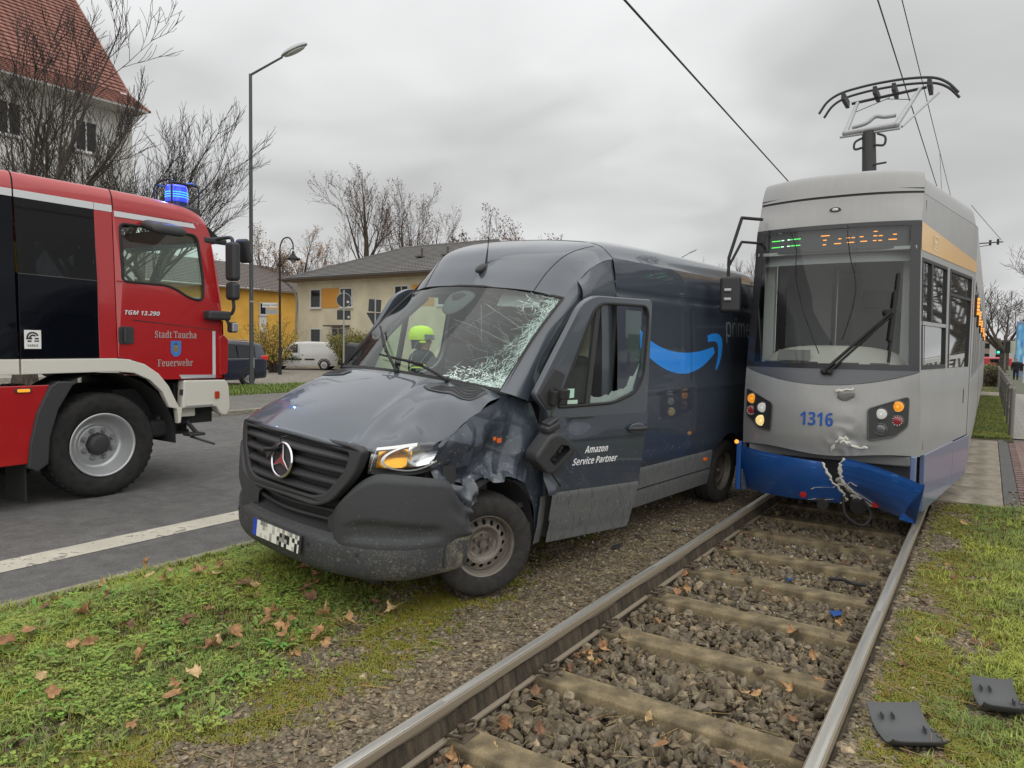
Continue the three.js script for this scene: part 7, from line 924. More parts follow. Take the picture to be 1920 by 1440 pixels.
{
  const mpv = car('dark_car', 'dark blue people carrier parked behind the fire engine cab', [-23.55, -0.02, -14.9], 0, { w: 0.92, paintC: [0.008, 0.012, 0.035], wheels: [1.38, -1.40], st: [[-2.28, 0.35, 0.95, 1.0, 0.78, 0.70], [-2.2, 0.28, 1.0, 1.45, 0.88, 0.66], [-1.9, 0.25, 1.02, 1.60, 0.91, 0.68], [-1.0, 0.22, 1.0, 1.66, 0.92, 0.70], [0.2, 0.22, 0.97, 1.64, 0.92, 0.70], [0.7, 0.22, 0.95, 1.5, 0.92, 0.68], [1.3, 0.22, 0.93, 1.08, 0.91, 0.74], [2.1, 0.25, 0.80, 0.85, 0.84, 0.7], [2.3, 0.35, 0.65, 0.68, 0.7, 0.6]],
    glass: [[[0.925, 1.03, -0.98], [0.915, 1.05, -1.72], [0.80, 1.46, -1.75], [0.80, 1.52, -0.98]], [[0.925, 1.02, 0.02], [0.925, 1.03, -0.93], [0.80, 1.52, -0.93], [0.80, 1.53, 0.02]], [[0.925, 1.0, 0.85], [0.925, 1.02, 0.07], [0.80, 1.53, 0.07], [0.81, 1.42, 0.55]]], front: [[[[-0.6, 1.08, -2.27], [0.6, 1.08, -2.27]], [[-0.55, 1.5, -2.13], [0.55, 1.5, -2.13]]]] });
  for (const s of [1, -1]) mesh('tail_light', rbox(0.10, 0.16, 0.30, 0.03, s * 0.85, 1.02, -2.12), phys(lin(0.5, 0.01, 0.01), 0.2, { clearcoat: 1, emissive: lin(0.6, 0.01, 0.01), emissiveIntensity: 0.25 }), mpv); mesh('roof_rail', [cyl([0.7, 1.67, -1.7], [0.7, 1.68, 0.2], 0.018)], steelGrey, mpv); mesh('trim_strip', [box(0.02, 0.03, 2.7, 0.925, 0.99, -0.4)], steelGrey, mpv);
  const wv = car('white_car_van', 'white high roofed car derived van parked in front of the cream house', [-33.6, -0.02, -27.9], -0.93, { w: 0.87, paintC: [0.62, 0.62, 0.60], wheels: [1.42, -1.42], rim: std(lin(0.4, 0.4, 0.4), 0.4, 0.5), st: [[-2.2, 0.35, 0.9, 1.5, 0.83, 0.66], [-2.1, 0.26, 0.95, 1.6, 0.86, 0.70], [-1.0, 0.22, 0.96, 1.66, 0.87, 0.72], [0.1, 0.22, 0.94, 1.64, 0.87, 0.72], [0.55, 0.22, 0.93, 1.5, 0.87, 0.70], [1.15, 0.22, 0.92, 1.06, 0.86, 0.72], [1.95, 0.25, 0.80, 0.86, 0.80, 0.66], [2.2, 0.32, 0.62, 0.66, 0.68, 0.55]],
    glass: [[[0.878, 0.98, 0.85], [0.878, 1.0, 0.08], [0.775, 1.50, 0.10], [0.775, 1.43, 0.45]]], front: [[[[-0.62, 1.02, -2.235], [0.62, 1.02, -2.235]], [[-0.58, 1.4, -2.20], [0.58, 1.4, -2.20]]], [[[-0.7, 1.07, 1.14], [0.7, 1.07, 1.14]], [[-0.62, 1.52, 0.56], [0.62, 1.52, 0.56]]]] });
  for (const s of [1, -1]) mesh('tail_light', rbox(0.08, 0.55, 0.10, 0.03, s * 0.82, 1.15, -2.16), phys(lin(0.42, 0.015, 0.015), 0.2, { clearcoat: 1 }), wv); for (const s of [1, -1]) { mesh('rub_strip', box(0.02, 0.09, 1.2, s * 0.882, 0.62, 0.45), rubber, wv); mesh('rub_strip', box(0.02, 0.09, 0.55, s * 0.882, 0.62, -0.6), rubber, wv); mesh('door_gap', box(0.01, 1.0, 0.012, s * 0.876, 0.9, 0.0), rubber, wv); mesh('door_gap', box(0.01, 0.7, 0.012, s * 0.876, 0.75, 1.0), rubber, wv); mesh('door_mirror', rbox(0.14, 0.14, 0.08, 0.03, s * 0.96, 1.05, 0.72), rubber, wv); } mesh('rear_bumper', [rbox(1.6, 0.26, 0.3, 0.06, 0, 0.45, -2.12)], std(lin(0.05, 0.05, 0.05), 0.6), wv); mesh('number_plate', box(0.5, 0.11, 0.02, 0, 0.82, -2.235), frameW, wv);
}
// ---------- shrubs and fence in front of the houses ----------
function shrub(name, label, p, size, n, col, seed, stems = 30, leaf = 0.05) {
  const r = mulberry(seed), t = thing(name, label, 'shrub', p), s = new Seg(), tips = [];
  for (let i = 0; i < stems; i++) { const an = r() * 6.283, rr = Math.sqrt(r()), x = Math.cos(an) * rr * size[0], z = Math.sin(an) * rr * size[0], y = size[1] * (0.55 + 0.45 * Math.sqrt(Math.max(0, 1 - rr * rr * 0.8))) * (0.85 + 0.3 * r()); s.tube([[x * 0.15, 0, z * 0.15], [x * 0.5, y * 0.5, z * 0.5], [x, y, z]], [0.02, 0.012, 0.004], 4); for (let k = 0; k < 14; k++) { const q = 0.25 + 0.75 * r(); tips.push([[x * q + (r() - 0.5) * 0.3, y * q, z * q + (r() - 0.5) * 0.3]]); } }
  mesh('stems', s.geo(), barkC, t); mesh('leaves', leafGeo(tips, n, leaf, seed + 3, 0.16), std(0xffffff, 0.85, 0, { color: lin(...col) }), t).userData.kind = 'stuff'; return t;
}
shrub('forsythia_bush', 'loose yellow leaved bush beside the gooseneck lamp', [-31.0, -0.02, -23.9], [1.7, 2.6], 2600, [0.42, 0.30, 0.06], 61, 60, 0.06); shrub('rounded_bush', 'clipped olive green bush in front of the cream house', [-29.9, -0.02, -28.3], [1.5, 2.2], 6000, [0.20, 0.19, 0.05], 62, 60, 0.06); shrub('low_hedge', 'low dark bush behind the parked white car van', [-35.2, -0.02, -26.2], [2.6, 1.2], 7000, [0.06, 0.07, 0.03], 63, 60, 0.07); shrub('low_hedge', 'low dark hedge at the foot of the yellow house', [-38, -0.02, -27.6], [2.6, 1.3], 6000, [0.055, 0.065, 0.025], 64, 50, 0.07);
{ const f = thing('metal_fence', 'dark metal bar fence behind the dark blue car', 'fence', [-33.6, -0.02, -23.0], 0.98); const bar = box(0.03, 1.25, 0.03, 0, 0.65, 0); for (let i = 0; i < 20; i++) mesh('bar', bar, rubber, f).position.x = -2.0 + i * 0.2; mesh('rail', box(4.1, 0.04, 0.04, -0.1, 1.15, 0), rubber, f); mesh('rail', box(4.1, 0.04, 0.04, -0.1, 0.2, 0), rubber, f); }
// ---------- overhead line ----------
const wireMat = std(lin(0.05, 0.05, 0.05), 0.6, 0.3);
function wire(name, label, a, b, r, sag, group) { const n = 24, P = Array.from({ length: n + 1 }, (_, i) => { const t = i / n; return [lerp(a[0], b[0], t), lerp(a[1], b[1], t) - sag * 4 * t * (1 - t), lerp(a[2], b[2], t)]; }); return tag(mesh(name, tube(P, r, 6, 60), wireMat), label, 'wire', group); }
wire('contact_wire', 'thin contact wire running over the tram, touching the pantograph', [-1.11, 5.24, 20], [-1.11, 5.24, -120], 0.0075, 0); wire('carrier_wire', 'thin carrier wire hung higher above the tram roof', [-1.11, 6.06, 20], [-1.11, 6.06, -120], 0.0065, 0); wire('dropper_wire', 'fine dropper wire hanging between the two wires above the tram', [-1.11, 6.06, -18.5], [-1.11, 5.24, -20.2], 0.004, 0);
wire('span_wire', 'thick steel cable slanting down from above the van towards the tram roof', [-3.98, 6.10, -6.2], [-5.95, 7.05, -31.0], 0.016, 0.0); wire('stay_wire', 'thin stay cable beside the bracket arm behind the tram', [-0.95, 8.1, -37.5], [0.22, 6.88, -40.3], 0.012, 0);
{ const a = thing('bracket_arm', 'dark bracket arm carrying the overhead wire behind the tram', 'bracket arm', [-3.2, -0.05, -40]); mesh('mast', cyl([0, 0, 0], [0, 9, 0], 0.13, 0.10, 14), poleMat, a); mesh('arm', [cyl([0, 6.72, 0], [3.5, 6.84, -0.3], 0.03, 0.03, 8), cyl([0, 6.3, 0], [3.0, 6.72, -0.28], 0.018, 0.018, 6)], poleMat, a); mesh('insulator', [cyl([3.0, 6.70, -0.3], [3.0, 6.95, -0.3], 0.05, 0.05, 8), cyl([3.3, 6.72, -0.3], [3.3, 6.98, -0.3], 0.05, 0.05, 8)], rubber, a).userData.kind = 'stuff'; }
// ---------- pavement, crossing and railing beside the tram ----------
const slopeY = z => -0.06 - 0.0105 * Math.max(0, -z - 18);
{
  const conc = std(0xffffff, 0.92, 0, { map: rep(mottle([120, 112, 98], [164, 156, 140], 601, 6, 26), 0.8), bumpMap: rep(grainTex, 3), bumpScale: 0.004 });
  const cr = struct('crossing', sheet(-0.46, 0.23, -9.40, -16.55, -0.13, 1), conc); let z = -9.42; for (let i = 0; i < 6; i++) { const m = mesh('concrete_slab', rbox(0.66, 0.12, 1.165, 0.012), conc, cr); m.position.set(-0.125, -0.10 + (hash3(i, 4, 4) - 0.5) * 0.01, z - 0.59); m.rotation.y = (hash3(i, 6, 4) - 0.5) * 0.01; z -= 1.185; }
  struct('gutter_strip', sheet(0.215, 0.36, -9.3, -16.8, -0.050, 1), std(0xffffff, 0.9, 0, { map: rep(asphaltTex, 1) }));
  const pv = struct('footway', sheet(0.36, 3.5, -9.2, -17.3, -0.075, 1), std(lin(0.12, 0.10, 0.09), 0.95)); const g = rbox(0.196, 0.06, 0.098, 0.006, 0, 0, 0, 0, 0, 0, 1); const pm = [0, 1, 2, 3].map(i => std(lin(0.27 + 0.05 * hash3(i, 1, 2), 0.185 + 0.03 * hash3(i, 2, 2), 0.16 + 0.03 * hash3(i, 3, 2)), 0.92, 0, { map: mottle([200, 200, 200], [255, 255, 255], 611 + i, 8, 40) })); let n = 0;
  for (let j = 0; j < 74; j++) for (let i = 0; i < 4; i++) { const m = mesh('paver', g, pm[Math.floor(hash3(i, j, 8) * 4)], pv); m.position.set(0.47 + i * 0.2 + (j % 2) * 0.1, -0.086 + (hash3(i, j, 3) - 0.5) * 0.004, -9.35 - j * 0.1005); n++; }
  const grey = tex(512, 512, (i, j) => { const row = Math.floor(j / 64), o = (row % 2) * 32, e = ((i + o) % 64 < 3 || j % 64 < 3) ? 0.7 : 1, k = hash3(Math.floor((i + o) / 64) % 8, row, 4), v = (142 + 22 * (k - 0.5) + 20 * (hash3(i, j, 3) - 0.5)) * e; return [v, v * 0.98, v * 0.93]; });
  struct('pavement', gridSurf(2, 40, (u, v) => { const zz = lerp(-17.3, -150, v); return [lerp(0.46, 9, u), slopeY(zz) + 0.006, zz]; }, p => [p[0] / 1.6, p[2] / 1.6]), std(0xffffff, 0.9, 0, { map: grey }));
  struct('pavement', sheet(1.6, 16, 40, -9.2, -0.05, 1.6), std(0xffffff, 0.9, 0, { map: grey })); struct('pavement', sheet(3.5, 16, -9.2, -17.3, -0.05, 1.6), std(0xffffff, 0.9, 0, { map: grey }));
  struct('cross_path', sheet(-0.5, 0.5, -33.5, -36.5, 0.0, 1), conc).position.y = -0.035;
  const galv = std(lin(0.20, 0.19, 0.175), 0.6, 0.4); const rl = thing('tube_railing', 'galvanised tube railing with round posts beside the pavement', 'railing', [0.43, -0.06, -17.4]); const zs = [0, -2.7, -5.4, -8.1, -10.8, -13.5, -16.2, -21, -24, -27]; for (const z0 of zs) mesh('post', [cyl([0, -0.4, z0], [0, 0.985, z0], 0.045, 0.045, 14), sphere(0.045, 0, 0.985, z0, 14, 6)], galv, rl); for (const [a, b] of [[0, -16.2], [-21, -27]]) { mesh('rail', cyl([0, 0.92, a], [0, 0.92 + 0.0105 * (b - a) * 0.5, b], 0.038, 0.038, 12), galv, rl); mesh('rail', cyl([0, 0.47, a], [0, 0.47, b], 0.028, 0.028, 12), galv, rl); }
  shrub('low_shrub', 'small bare shrub at the end of the grass strip beside the railing', [0.16, -0.3, -43], [0.6, 1.1], 2200, [0.06, 0.05, 0.025], 71, 40, 0.05); shrub('low_shrub', 'low green hedge block along the tram line', [-0.1, -0.5, -60], [0.8, 1.3], 3000, [0.16, 0.17, 0.07], 72, 40, 0.06);
  // signal, shelter, signs far along the pavement
  const sl = thing('traffic_light', 'traffic light with lit green lamp beside the pedestrians', 'traffic light', [1.25, slopeY(-82), -82]); mesh('pole', cyl([0, 0, 0], [0, 3.4, 0], 0.08, 0.07, 10), galv, sl); mesh('signal_head', [rbox(0.4, 1.1, 0.3, 0.05, 0.15, 2.9, 0.1), ], rubber, sl); mesh('signal_head', rbox(0.34, 0.6, 0.28, 0.05, -0.55, 2.55, 0.1), rubber, sl); mesh('green_lamp', sphere(0.11, -0.55, 2.4, 0.24, 12, 8), std(lin(0.05, 0.6, 0.4), 0.4, 0, { emissive: lin(0.05, 1, 0.7), emissiveIntensity: 1.2 }), sl); mesh('backing_board', box(0.5, 1.2, 0.04, 0.6, 2.9, 0), std(lin(0.5, 0.52, 0.42), 0.7), sl);
  const ad = thing('advert_column', 'tall blue glazed advertising panel beside the bus stop', 'advertising panel', [2.25, slopeY(-73), -73]); mesh('frame', rbox(0.9, 4.6, 0.5, 0.08, 0, 2.6, 0), std(lin(0.16, 0.25, 0.40), 0.3), ad); mesh('painted_reflections', box(0.76, 3.4, 0.02, 0, 2.9, 0.26), std(0xffffff, 0.4, 0, { map: tex(64, 128, (i, j) => { const k = fbm(i / 14, j / 22, 3, 4); return [60 + 150 * k * k, 110 + 120 * k, 190 + 50 * k]; }) }), ad);  // pale patches on the panel face are glass reflections painted into the texture
  const bs = thing('bus_stop_sign', 'white bus stop board with green ring and blue field', 'sign', [2.02, slopeY(-55), -55]); mesh('post', cyl([0, 0, 0], [0, 3.6, 0], 0.05, 0.05, 10), galv, bs); mesh('board', box(0.9, 2.2, 0.08, 0.2, 2.5, 0.06), std(lin(0.68, 0.68, 0.62), 0.6), bs); mesh('green_ring', new THREE.TorusGeometry(0.24, 0.05, 8, 28).translate(0.25, 3.2, 0.12), std(lin(0.03, 0.30, 0.10), 0.5), bs); mesh('letter_h', [box(0.05, 0.26, 0.02, 0.17, 3.2, 0.12), box(0.05, 0.26, 0.02, 0.33, 3.2, 0.12), box(0.12, 0.05, 0.02, 0.25, 3.2, 0.12)], std(lin(0.03, 0.30, 0.10), 0.5), bs); mesh('blue_field', box(0.86, 0.6, 0.02, 0.2, 2.2, 0.112), std(lin(0.01, 0.06, 0.36), 0.5), bs); mesh('bench_panel', box(1.0, 1.1, 0.06, 0.3, 0.75, 0.0), std(lin(0.45, 0.47, 0.47), 0.5), bs);
  const rv = thing('red_van', 'small red van far down the street', 'van', [1.0, slopeY(-128), -128]); mesh('body', [rbox(3.6, 1.9, 1.8, 0.25, 0, 1.2, 0)], phys(lin(0.45, 0.02, 0.03), 0.4, { clearcoat: 1 }), rv); mesh('window', [rbox(2.2, 0.6, 0.1, 0.04, 0.2, 1.6, 0.87)], paneMat, rv); for (const x of [-1.1, 1.1]) mesh('wheel', cyl([x, 0.33, 0.7], [x, 0.33, 0.95], 0.33, 0.33, 18), rubber, rv);
  // banner on a fence across the pavement, seen mirrored in the tram windows
  const bn = thing('banner_fence', 'white sale banner on a mesh fence across the pavement, seen mirrored in tram glass', 'banner', [6.2, -0.1, -29], -0.55); const tx = canvasTex(1024, 192, (x, W, H) => { x.fillStyle = 'rgb(226,226,222)'; x.fillRect(0, 0, W, H); x.fillStyle = 'rgb(40,40,44)'; x.font = 'bold 92px sans-serif'; x.textAlign = 'center'; x.fillText('ERNE TU WERKVERKAUF', W / 2, 92, W * 0.94); x.fillStyle = 'rgb(60,110,180)'; x.fillRect(60, 124, 900, 34); }); mesh('post', cyl([-3.1, 0, 0], [-3.1, 1.9, 0], 0.03), galv, bn); mesh('post', cyl([3.1, 0, 0], [3.1, 1.9, 0], 0.03), galv, bn); mesh('banner_sheet', new THREE.PlaneGeometry(6.0, 1.1, 12, 2).translate(0, 1.2, 0.03), std(0xffffff, 0.7, 0, { map: tx }), bn); mesh('top_wire', cyl([-3.1, 1.8, 0], [3.1, 1.8, 0], 0.01), galv, bn);
}
// ---------- grass, weeds, moss, fallen leaves, debris ----------
function bladeTuft(seed, n, len, w, spread, lean = 0.7) { const r = mulberry(seed), p = [], nn = [], u = []; const tri = (a, b, c) => { const N = b.clone().sub(a).cross(c.clone().sub(a)).normalize(), fl = N.y < 0; if (fl) N.negate(); for (const q of fl ? [a, c, b] : [a, b, c]) { p.push(q.x, q.y, q.z); nn.push(N.x * 0.5, 0.85, N.z * 0.5); u.push(0, 0); } };
  for (let i = 0; i < n; i++) { const an = r() * 6.283, l = len * (0.5 + 0.7 * r()), o = V((r() - 0.5) * spread, 0, (r() - 0.5) * spread), d = V(Math.cos(an), 0, Math.sin(an)), s = V(-d.z, 0, d.x).multiplyScalar(w * (0.6 + 0.6 * r()) / 2), le = lean * (0.4 + r()); const m = o.clone().addScaledVector(d, l * 0.35 * le).add(V(0, l * 0.55, 0)), t = o.clone().addScaledVector(d, l * (0.5 + 0.5 * le) * 0.9).add(V(0, l * Math.max(0.15, 1 - 0.55 * le), 0)); tri(o.clone().sub(s), o.clone().add(s), m.clone().add(s)); tri(o.clone().sub(s), m.clone().add(s), m.clone().sub(s)); tri(m.clone().sub(s), m.clone().add(s), t); }
  const g = new THREE.BufferGeometry(); g.setAttribute('position', new THREE.Float32BufferAttribute(p, 3)); g.setAttribute('normal', new THREE.Float32BufferAttribute(nn, 3)); g.setAttribute('uv', new THREE.Float32BufferAttribute(u, 2)); return g; }
function leafPlant(seed, n, len, w, roundness, rise) { const r = mulberry(seed), L = []; for (let i = 0; i < n; i++) { const an = i / n * 6.283 + r(), l = len * (0.6 + 0.6 * r()); const g = gridSurf(5, 2, (u, v) => { const ww = w * Math.pow(Math.sin(Math.PI * clamp(0.06 + 0.93 * u)), roundness) * (0.7 + 0.4 * r()), x = l * u, y = rise * l * Math.sin(u * 2.2) * 0.8 + Math.abs(v - 0.5) * ww * 0.5; return [x, y, (v - 0.5) * ww]; }); g.rotateY(an); L.push(g); } return merge(L); }
const leafMat = std(0xffffff, 0.75, 0), tufts = [bladeTuft(1, 9, 0.075, 0.0042, 0.035), bladeTuft(2, 9, 0.055, 0.0036, 0.04), bladeTuft(3, 7, 0.10, 0.0048, 0.03, 1.0)], mossG = bladeTuft(4, 16, 0.016, 0.004, 0.035, 1.0);
const clover = (() => { const L = [], r = mulberry(12); for (let k = 0; k < 9; k++) { const cx = (r() - 0.5) * 0.12, cz = (r() - 0.5) * 0.12, cy = 0.012 + 0.03 * r(); for (let i = 0; i < 3; i++) { const a = i * 2.094 + r(); L.push(new THREE.CircleGeometry(0.0045 + 0.0035 * r(), 6).rotateX(-Math.PI / 2 + (r() - 0.5) * 1.3).rotateY(a).translate(cx + Math.cos(a) * 0.007, cy, cz + Math.sin(a) * 0.007)); } } return merge(L); })();
const dock = [leafPlant(21, 6, 0.11, 0.030, 0.8, 0.55), leafPlant(22, 7, 0.085, 0.022, 0.9, 0.45), leafPlant(23, 5, 0.14, 0.036, 0.8, 0.6)];
const underVan = (x, z) => { // local van frame, keep plants from poking into the bodywork
  const c = Math.cos(-5.144 * D2R), s = Math.sin(-5.144 * D2R), dx = x + 3.716, dz = z + 3.945; const lx = dx * c - dz * s, lz = dx * s + dz * c; return Math.abs(lx) < 1.0 && lz < 0.72 && lz > -5; };
{
  const r = mulberry(900), G = [[], [], []], M = [], C = [], D = [[], [], []], S = [];
  const gcol = (k, x, z) => { const v = 0.65 + 0.5 * r(), y = fbm(x * 1.9, z * 1.9, 31), t = clamp((y - 0.3) * 2.2 + (r() - 0.5) * 0.5); if (r() < 0.10) return [0.27 * v, 0.22 * v, 0.10 * v]; return [lerp(0.18, 0.38, t) * v, lerp(0.25, 0.43, t) * v, lerp(0.055, 0.06, t) * v]; };
  const add = (x, z, right) => {
    if (right && (Math.hypot(x + 0.235, z + 3.575) < 0.17 || Math.hypot(x - 0.11, z + 4.08) < 0.14)) return; const g = grassAt(x, z) * (right ? 0.62 : 0.78) * (0.28 + 0.95 * sstep(0.36, 0.56, fbm(x * 4.3, z * 4.3, 51))), m = mossAt(x, z), uv = !right && underVan(x, z), y = gh(x, z) - 0.004, pick = r();
    if (pick < g * (uv ? 0.35 : 1)) {
      const kind = r(); const leafy = right ? 0 : 0.05 + 0.12 * sstep(0.46, 0.64, fbm(x * 2.4 + 9, z * 2.4, 21));
      if (kind < leafy) C.push({ p: [x, y, z], r: [0, r() * 6, 0], s: 0.7 + 0.6 * r(), c: [0.17 + 0.09 * r(), 0.25 + 0.10 * r(), 0.05] });
      else if (!right && kind < leafy + 0.035 + 0.02 * sstep(-4.3, -4.9, x)) D[Math.floor(r() * 3)].push({ p: [x, y, z], r: [0, r() * 6, 0], s: 0.30 + 0.45 * r(), c: [0.11 + 0.07 * r(), 0.19 + 0.08 * r(), 0.045] });
      else { const k = uv || r() < 0.15 ? 2 : Math.floor(r() * 2); G[k].push({ p: [x, y, z], r: [(r() - 0.5) * 0.3, r() * 6, (r() - 0.5) * 0.3], s: (right ? 0.55 + 0.45 * r() + 0.35 * sstep(0.05, 0.4, x) : 0.4 + 0.5 * r()), c: gcol(k, x, z) }); }
    } else if (r() < Math.max(m, g * 0.5)) M.push({ p: [x, y, z], r: [0, r() * 6, 0], s: 0.8 + 0.9 * r(), c: [0.15 + 0.08 * r(), 0.15 + 0.06 * r(), 0.02] });
    else if (r() < 0.03) M.push({ p: [x, y, z], r: [0, r() * 6, 0], s: 0.6 + 0.5 * r(), c: [0.10, 0.11, 0.02] });
  };
  for (let i = 0; i < 52000; i++) add(lerp(-5.0, -2.3, r()), -0.7 - 3.6 * r(), false);
  for (let i = 0; i < 9000; i++) add(lerp(-5.0, -2.3, r()), -4.3 - 8 * r(), false);
  for (let i = 0; i < 34000; i++) add(lerp(-0.42, 0.75, r()), -2.7 - 6.7 * Math.pow(r(), 1.3), true);
  for (let i = 0; i < 9000; i++) { const x = lerp(-0.45, 0.42, r()), z = -17 - 26 * r() * r(); if (z < -33.3 && z > -36.7) continue; G[Math.floor(r() * 2)].push({ p: [x, gh(x, z) - 0.004, z], r: [0, r() * 6, 0], s: 0.7 + 0.5 * r(), c: gcol(0, x, z).map(v => v * 0.8) }); }
  for (let i = 0; i < 900; i++) { const z = -0.6 - 6 * r(), x = -5.04 + 0.10 * (r() - 0.45) * (0.4 + 1.2 * fbm(z * 2, 3)); G[Math.floor(r() * 3)].push({ p: [x, -0.06, z], r: [0, r() * 6, 0], s: 0.5 + 0.5 * r(), c: gcol(0, x, z) }); }
  G.forEach((l, i) => inst('grass', tufts[i], leafMat, l)); inst('moss', mossG, leafMat, M); inst('clover', clover, leafMat, C); D.forEach((l, i) => inst('weed_leaves', dock[i], leafMat, l));
  const strip = []; for (let i = 0; i < 9000; i++) { const x = lerp(-21.9, -18.2, r()), z = 2 - 34 * r(); strip.push({ p: [x, 0.02, z], r: [0, r() * 6, 0], s: 1.6 + 1.2 * r(), c: [0.12 + 0.06 * r(), 0.18 + 0.07 * r(), 0.03] }); } inst('grass', tufts[1], leafMat, strip);
  struct('grass_strip', sheet(-22.0, -18.15, 20, -60, 0.03, 2), std(lin(0.085, 0.10, 0.035), 0.95));
  // straws and twigs
  const st = []; for (let i = 0; i < 1300; i++) { const L = r(); const x = L < 0.55 ? lerp(-4.8, -2.2, r()) : L < 0.75 ? lerp(-1.9, -0.6, r()) : lerp(-0.4, 0.4, r()), z = -1.0 - 5.5 * r(); if (underVan(x, z)) continue; st.push({ p: [x, gh(x, z) + (x > -2 && x < -0.5 ? 0.055 : 0.018), z], r: [(r() - 0.5) * 0.3, r() * 6, (r() - 0.5) * 0.3], s: [0.6 + 1.0 * r(), 1, 1], c: [0.28 + 0.15 * r(), 0.21 + 0.1 * r(), 0.11] }); } inst('dry_straw', cyl([-0.07, 0, 0], [0.07, 0.006, 0], 0.0016, 0.001, 4), std(0xffffff, 0.9), st);
}
{ // fallen leaves
  const lobe = []; const tips = [[0, 1.0], [0.62, 0.72], [0.80, 0.10], [0.42, -0.42]]; const P = [[0, -0.5]]; const half = [[0.10, -0.48], [0.40, -0.44], [0.34, -0.24], [0.80, 0.02], [0.58, 0.16], [0.70, 0.36], [0.72, 0.66], [0.48, 0.52], [0.26, 0.52], [0.28, 0.76], [0.12, 0.82]]; for (const q of half) P.push(q); P.push([0, 1.05]); for (const q of half.slice().reverse()) P.push([-q[0], q[1]]);
  const mk = seed => { const r = mulberry(seed), base = P.map(p => [p[0] * (0.62 + 0.6 * r()), p[1] * (0.72 + 0.5 * r())]); // fan with inner ring so that it can curl
    const pos = [], idx = []; const c = [0, 0.1]; const rings = [0.0, 0.35, 0.7, 1.0]; const n = base.length; pos.push([c[0], 0, c[1]]); for (let k = 1; k < 4; k++) for (const b of base) pos.push([lerp(c[0], b[0], rings[k]), 0, lerp(c[1], b[1], rings[k])]); for (let i = 0; i < n; i++) { const j = (i + 1) % n; idx.push(0, 1 + i, 1 + j); for (let k = 0; k < 2; k++) { const a = 1 + k * n; idx.push(a + i, a + n + i, a + j, a + j, a + n + i, a + n + j); } }
    const cu = 0.5 + 1.1 * r(), an = r() * 3.14, ph = r() * 6; const g = new THREE.BufferGeometry(); const F = []; for (const p of pos) { const d = p[0] * Math.cos(an) + p[2] * Math.sin(an), e = -p[0] * Math.sin(an) + p[2] * Math.cos(an); const y = cu * d * d * 0.55 + 0.16 * Math.sin(e * 4 + ph) * Math.hypot(p[0], p[2]) + 0.12 * (vnoise(p[0] * 4 + seed, p[2] * 4) - 0.5); const k = 1 - 0.3 * cu * Math.abs(d); F.push((p[0]) * k * 0.065, y * 0.065, p[2] * k * 0.065); } g.setAttribute('position', new THREE.Float32BufferAttribute(F, 3)); g.setAttribute('uv', new THREE.Float32BufferAttribute(pos.flatMap(p => [p[0], p[2]]), 2)); g.setIndex(idx); const st = tube([[0, 0.0, -0.03], [0.004, 0.004, -0.055], [0.012, 0.012, -0.075]], 0.0013, 4, 6); return merge([norm(g.toNonIndexed()), st]); };
  const geos = [1, 2, 3, 4, 5, 6].map(s => mk(s * 13)), lt = (a, b, s) => std(0xffffff, 0.8, 0, { map: mottle(a, b, s, 3, 26) }), mats = [lt([128, 94, 62], [174, 134, 92], 701), lt([148, 114, 76], [192, 154, 108], 702), lt([86, 62, 44], [128, 94, 68], 703), lt([160, 134, 92], [200, 174, 128], 704), lt([114, 82, 54], [158, 116, 80], 705)];
  const r = mulberry(77); const put = (x, z, dy, label, group, big = 1) => { const m = mesh('dry_leaf', geos[Math.floor(r() * 6)], mats[Math.floor(r() * 5)]); m.position.set(x, gh(x, z) + dy, z); m.rotation.set((r() - 0.5) * 1.3, r() * 6.3, (r() - 0.5) * 1.3); m.scale.set((0.6 + 0.6 * r()) * big, (0.8 + 0.9 * r()) * big, (0.75 + 0.5 * r()) * big); tag(m, label, 'leaf', group); };
  const lv = 'dry brown leaf lying in the grass beside the van', lt2 = 'dry brown leaf lying on the track stones between the rails', lr = 'dry brown leaf lying on the mossy ground beside the lawn rail';
  for (const [x, z] of [[-3.50, -2.66], [-3.24, -2.55], [-3.36, -2.70], [-3.37, -2.50], [-3.36, -2.61], [-4.33, -1.99], [-4.29, -1.96], [-3.96, -2.07], [-4.68, -1.94], [-4.84, -2.05], [-3.80, -2.28], [-3.80, -2.32], [-4.78, -2.79], [-3.69, -1.51], [-3.49, -1.49], [-3.18, -1.88], [-3.10, -1.80], [-3.59, -1.94], [-3.46, -2.30], [-4.03, -2.85], [-3.83, -2.76], [-3.68, -3.09], [-3.72, -3.19], [-2.98, -2.63], [-3.10, -2.89], [-2.99, -2.44], [-3.49, -2.42], [-4.15, -1.55], [-4.24, -1.69], [-4.43, -2.18], [-4.44, -2.79], [-3.86, -2.49], [-3.19, -3.21], [-3.20, -1.99], [-3.44, -2.58], [-3.30, -2.62]]) put(x, z, 0.055, lv, 'fallen leaves in the grass', 1.0);
  for (let i = 0; i < 26; i++) put(lerp(-4.9, -3.0, r()), -1.2 - 2.2 * r(), 0.045, lv, 'fallen leaves in the grass', 1.0);
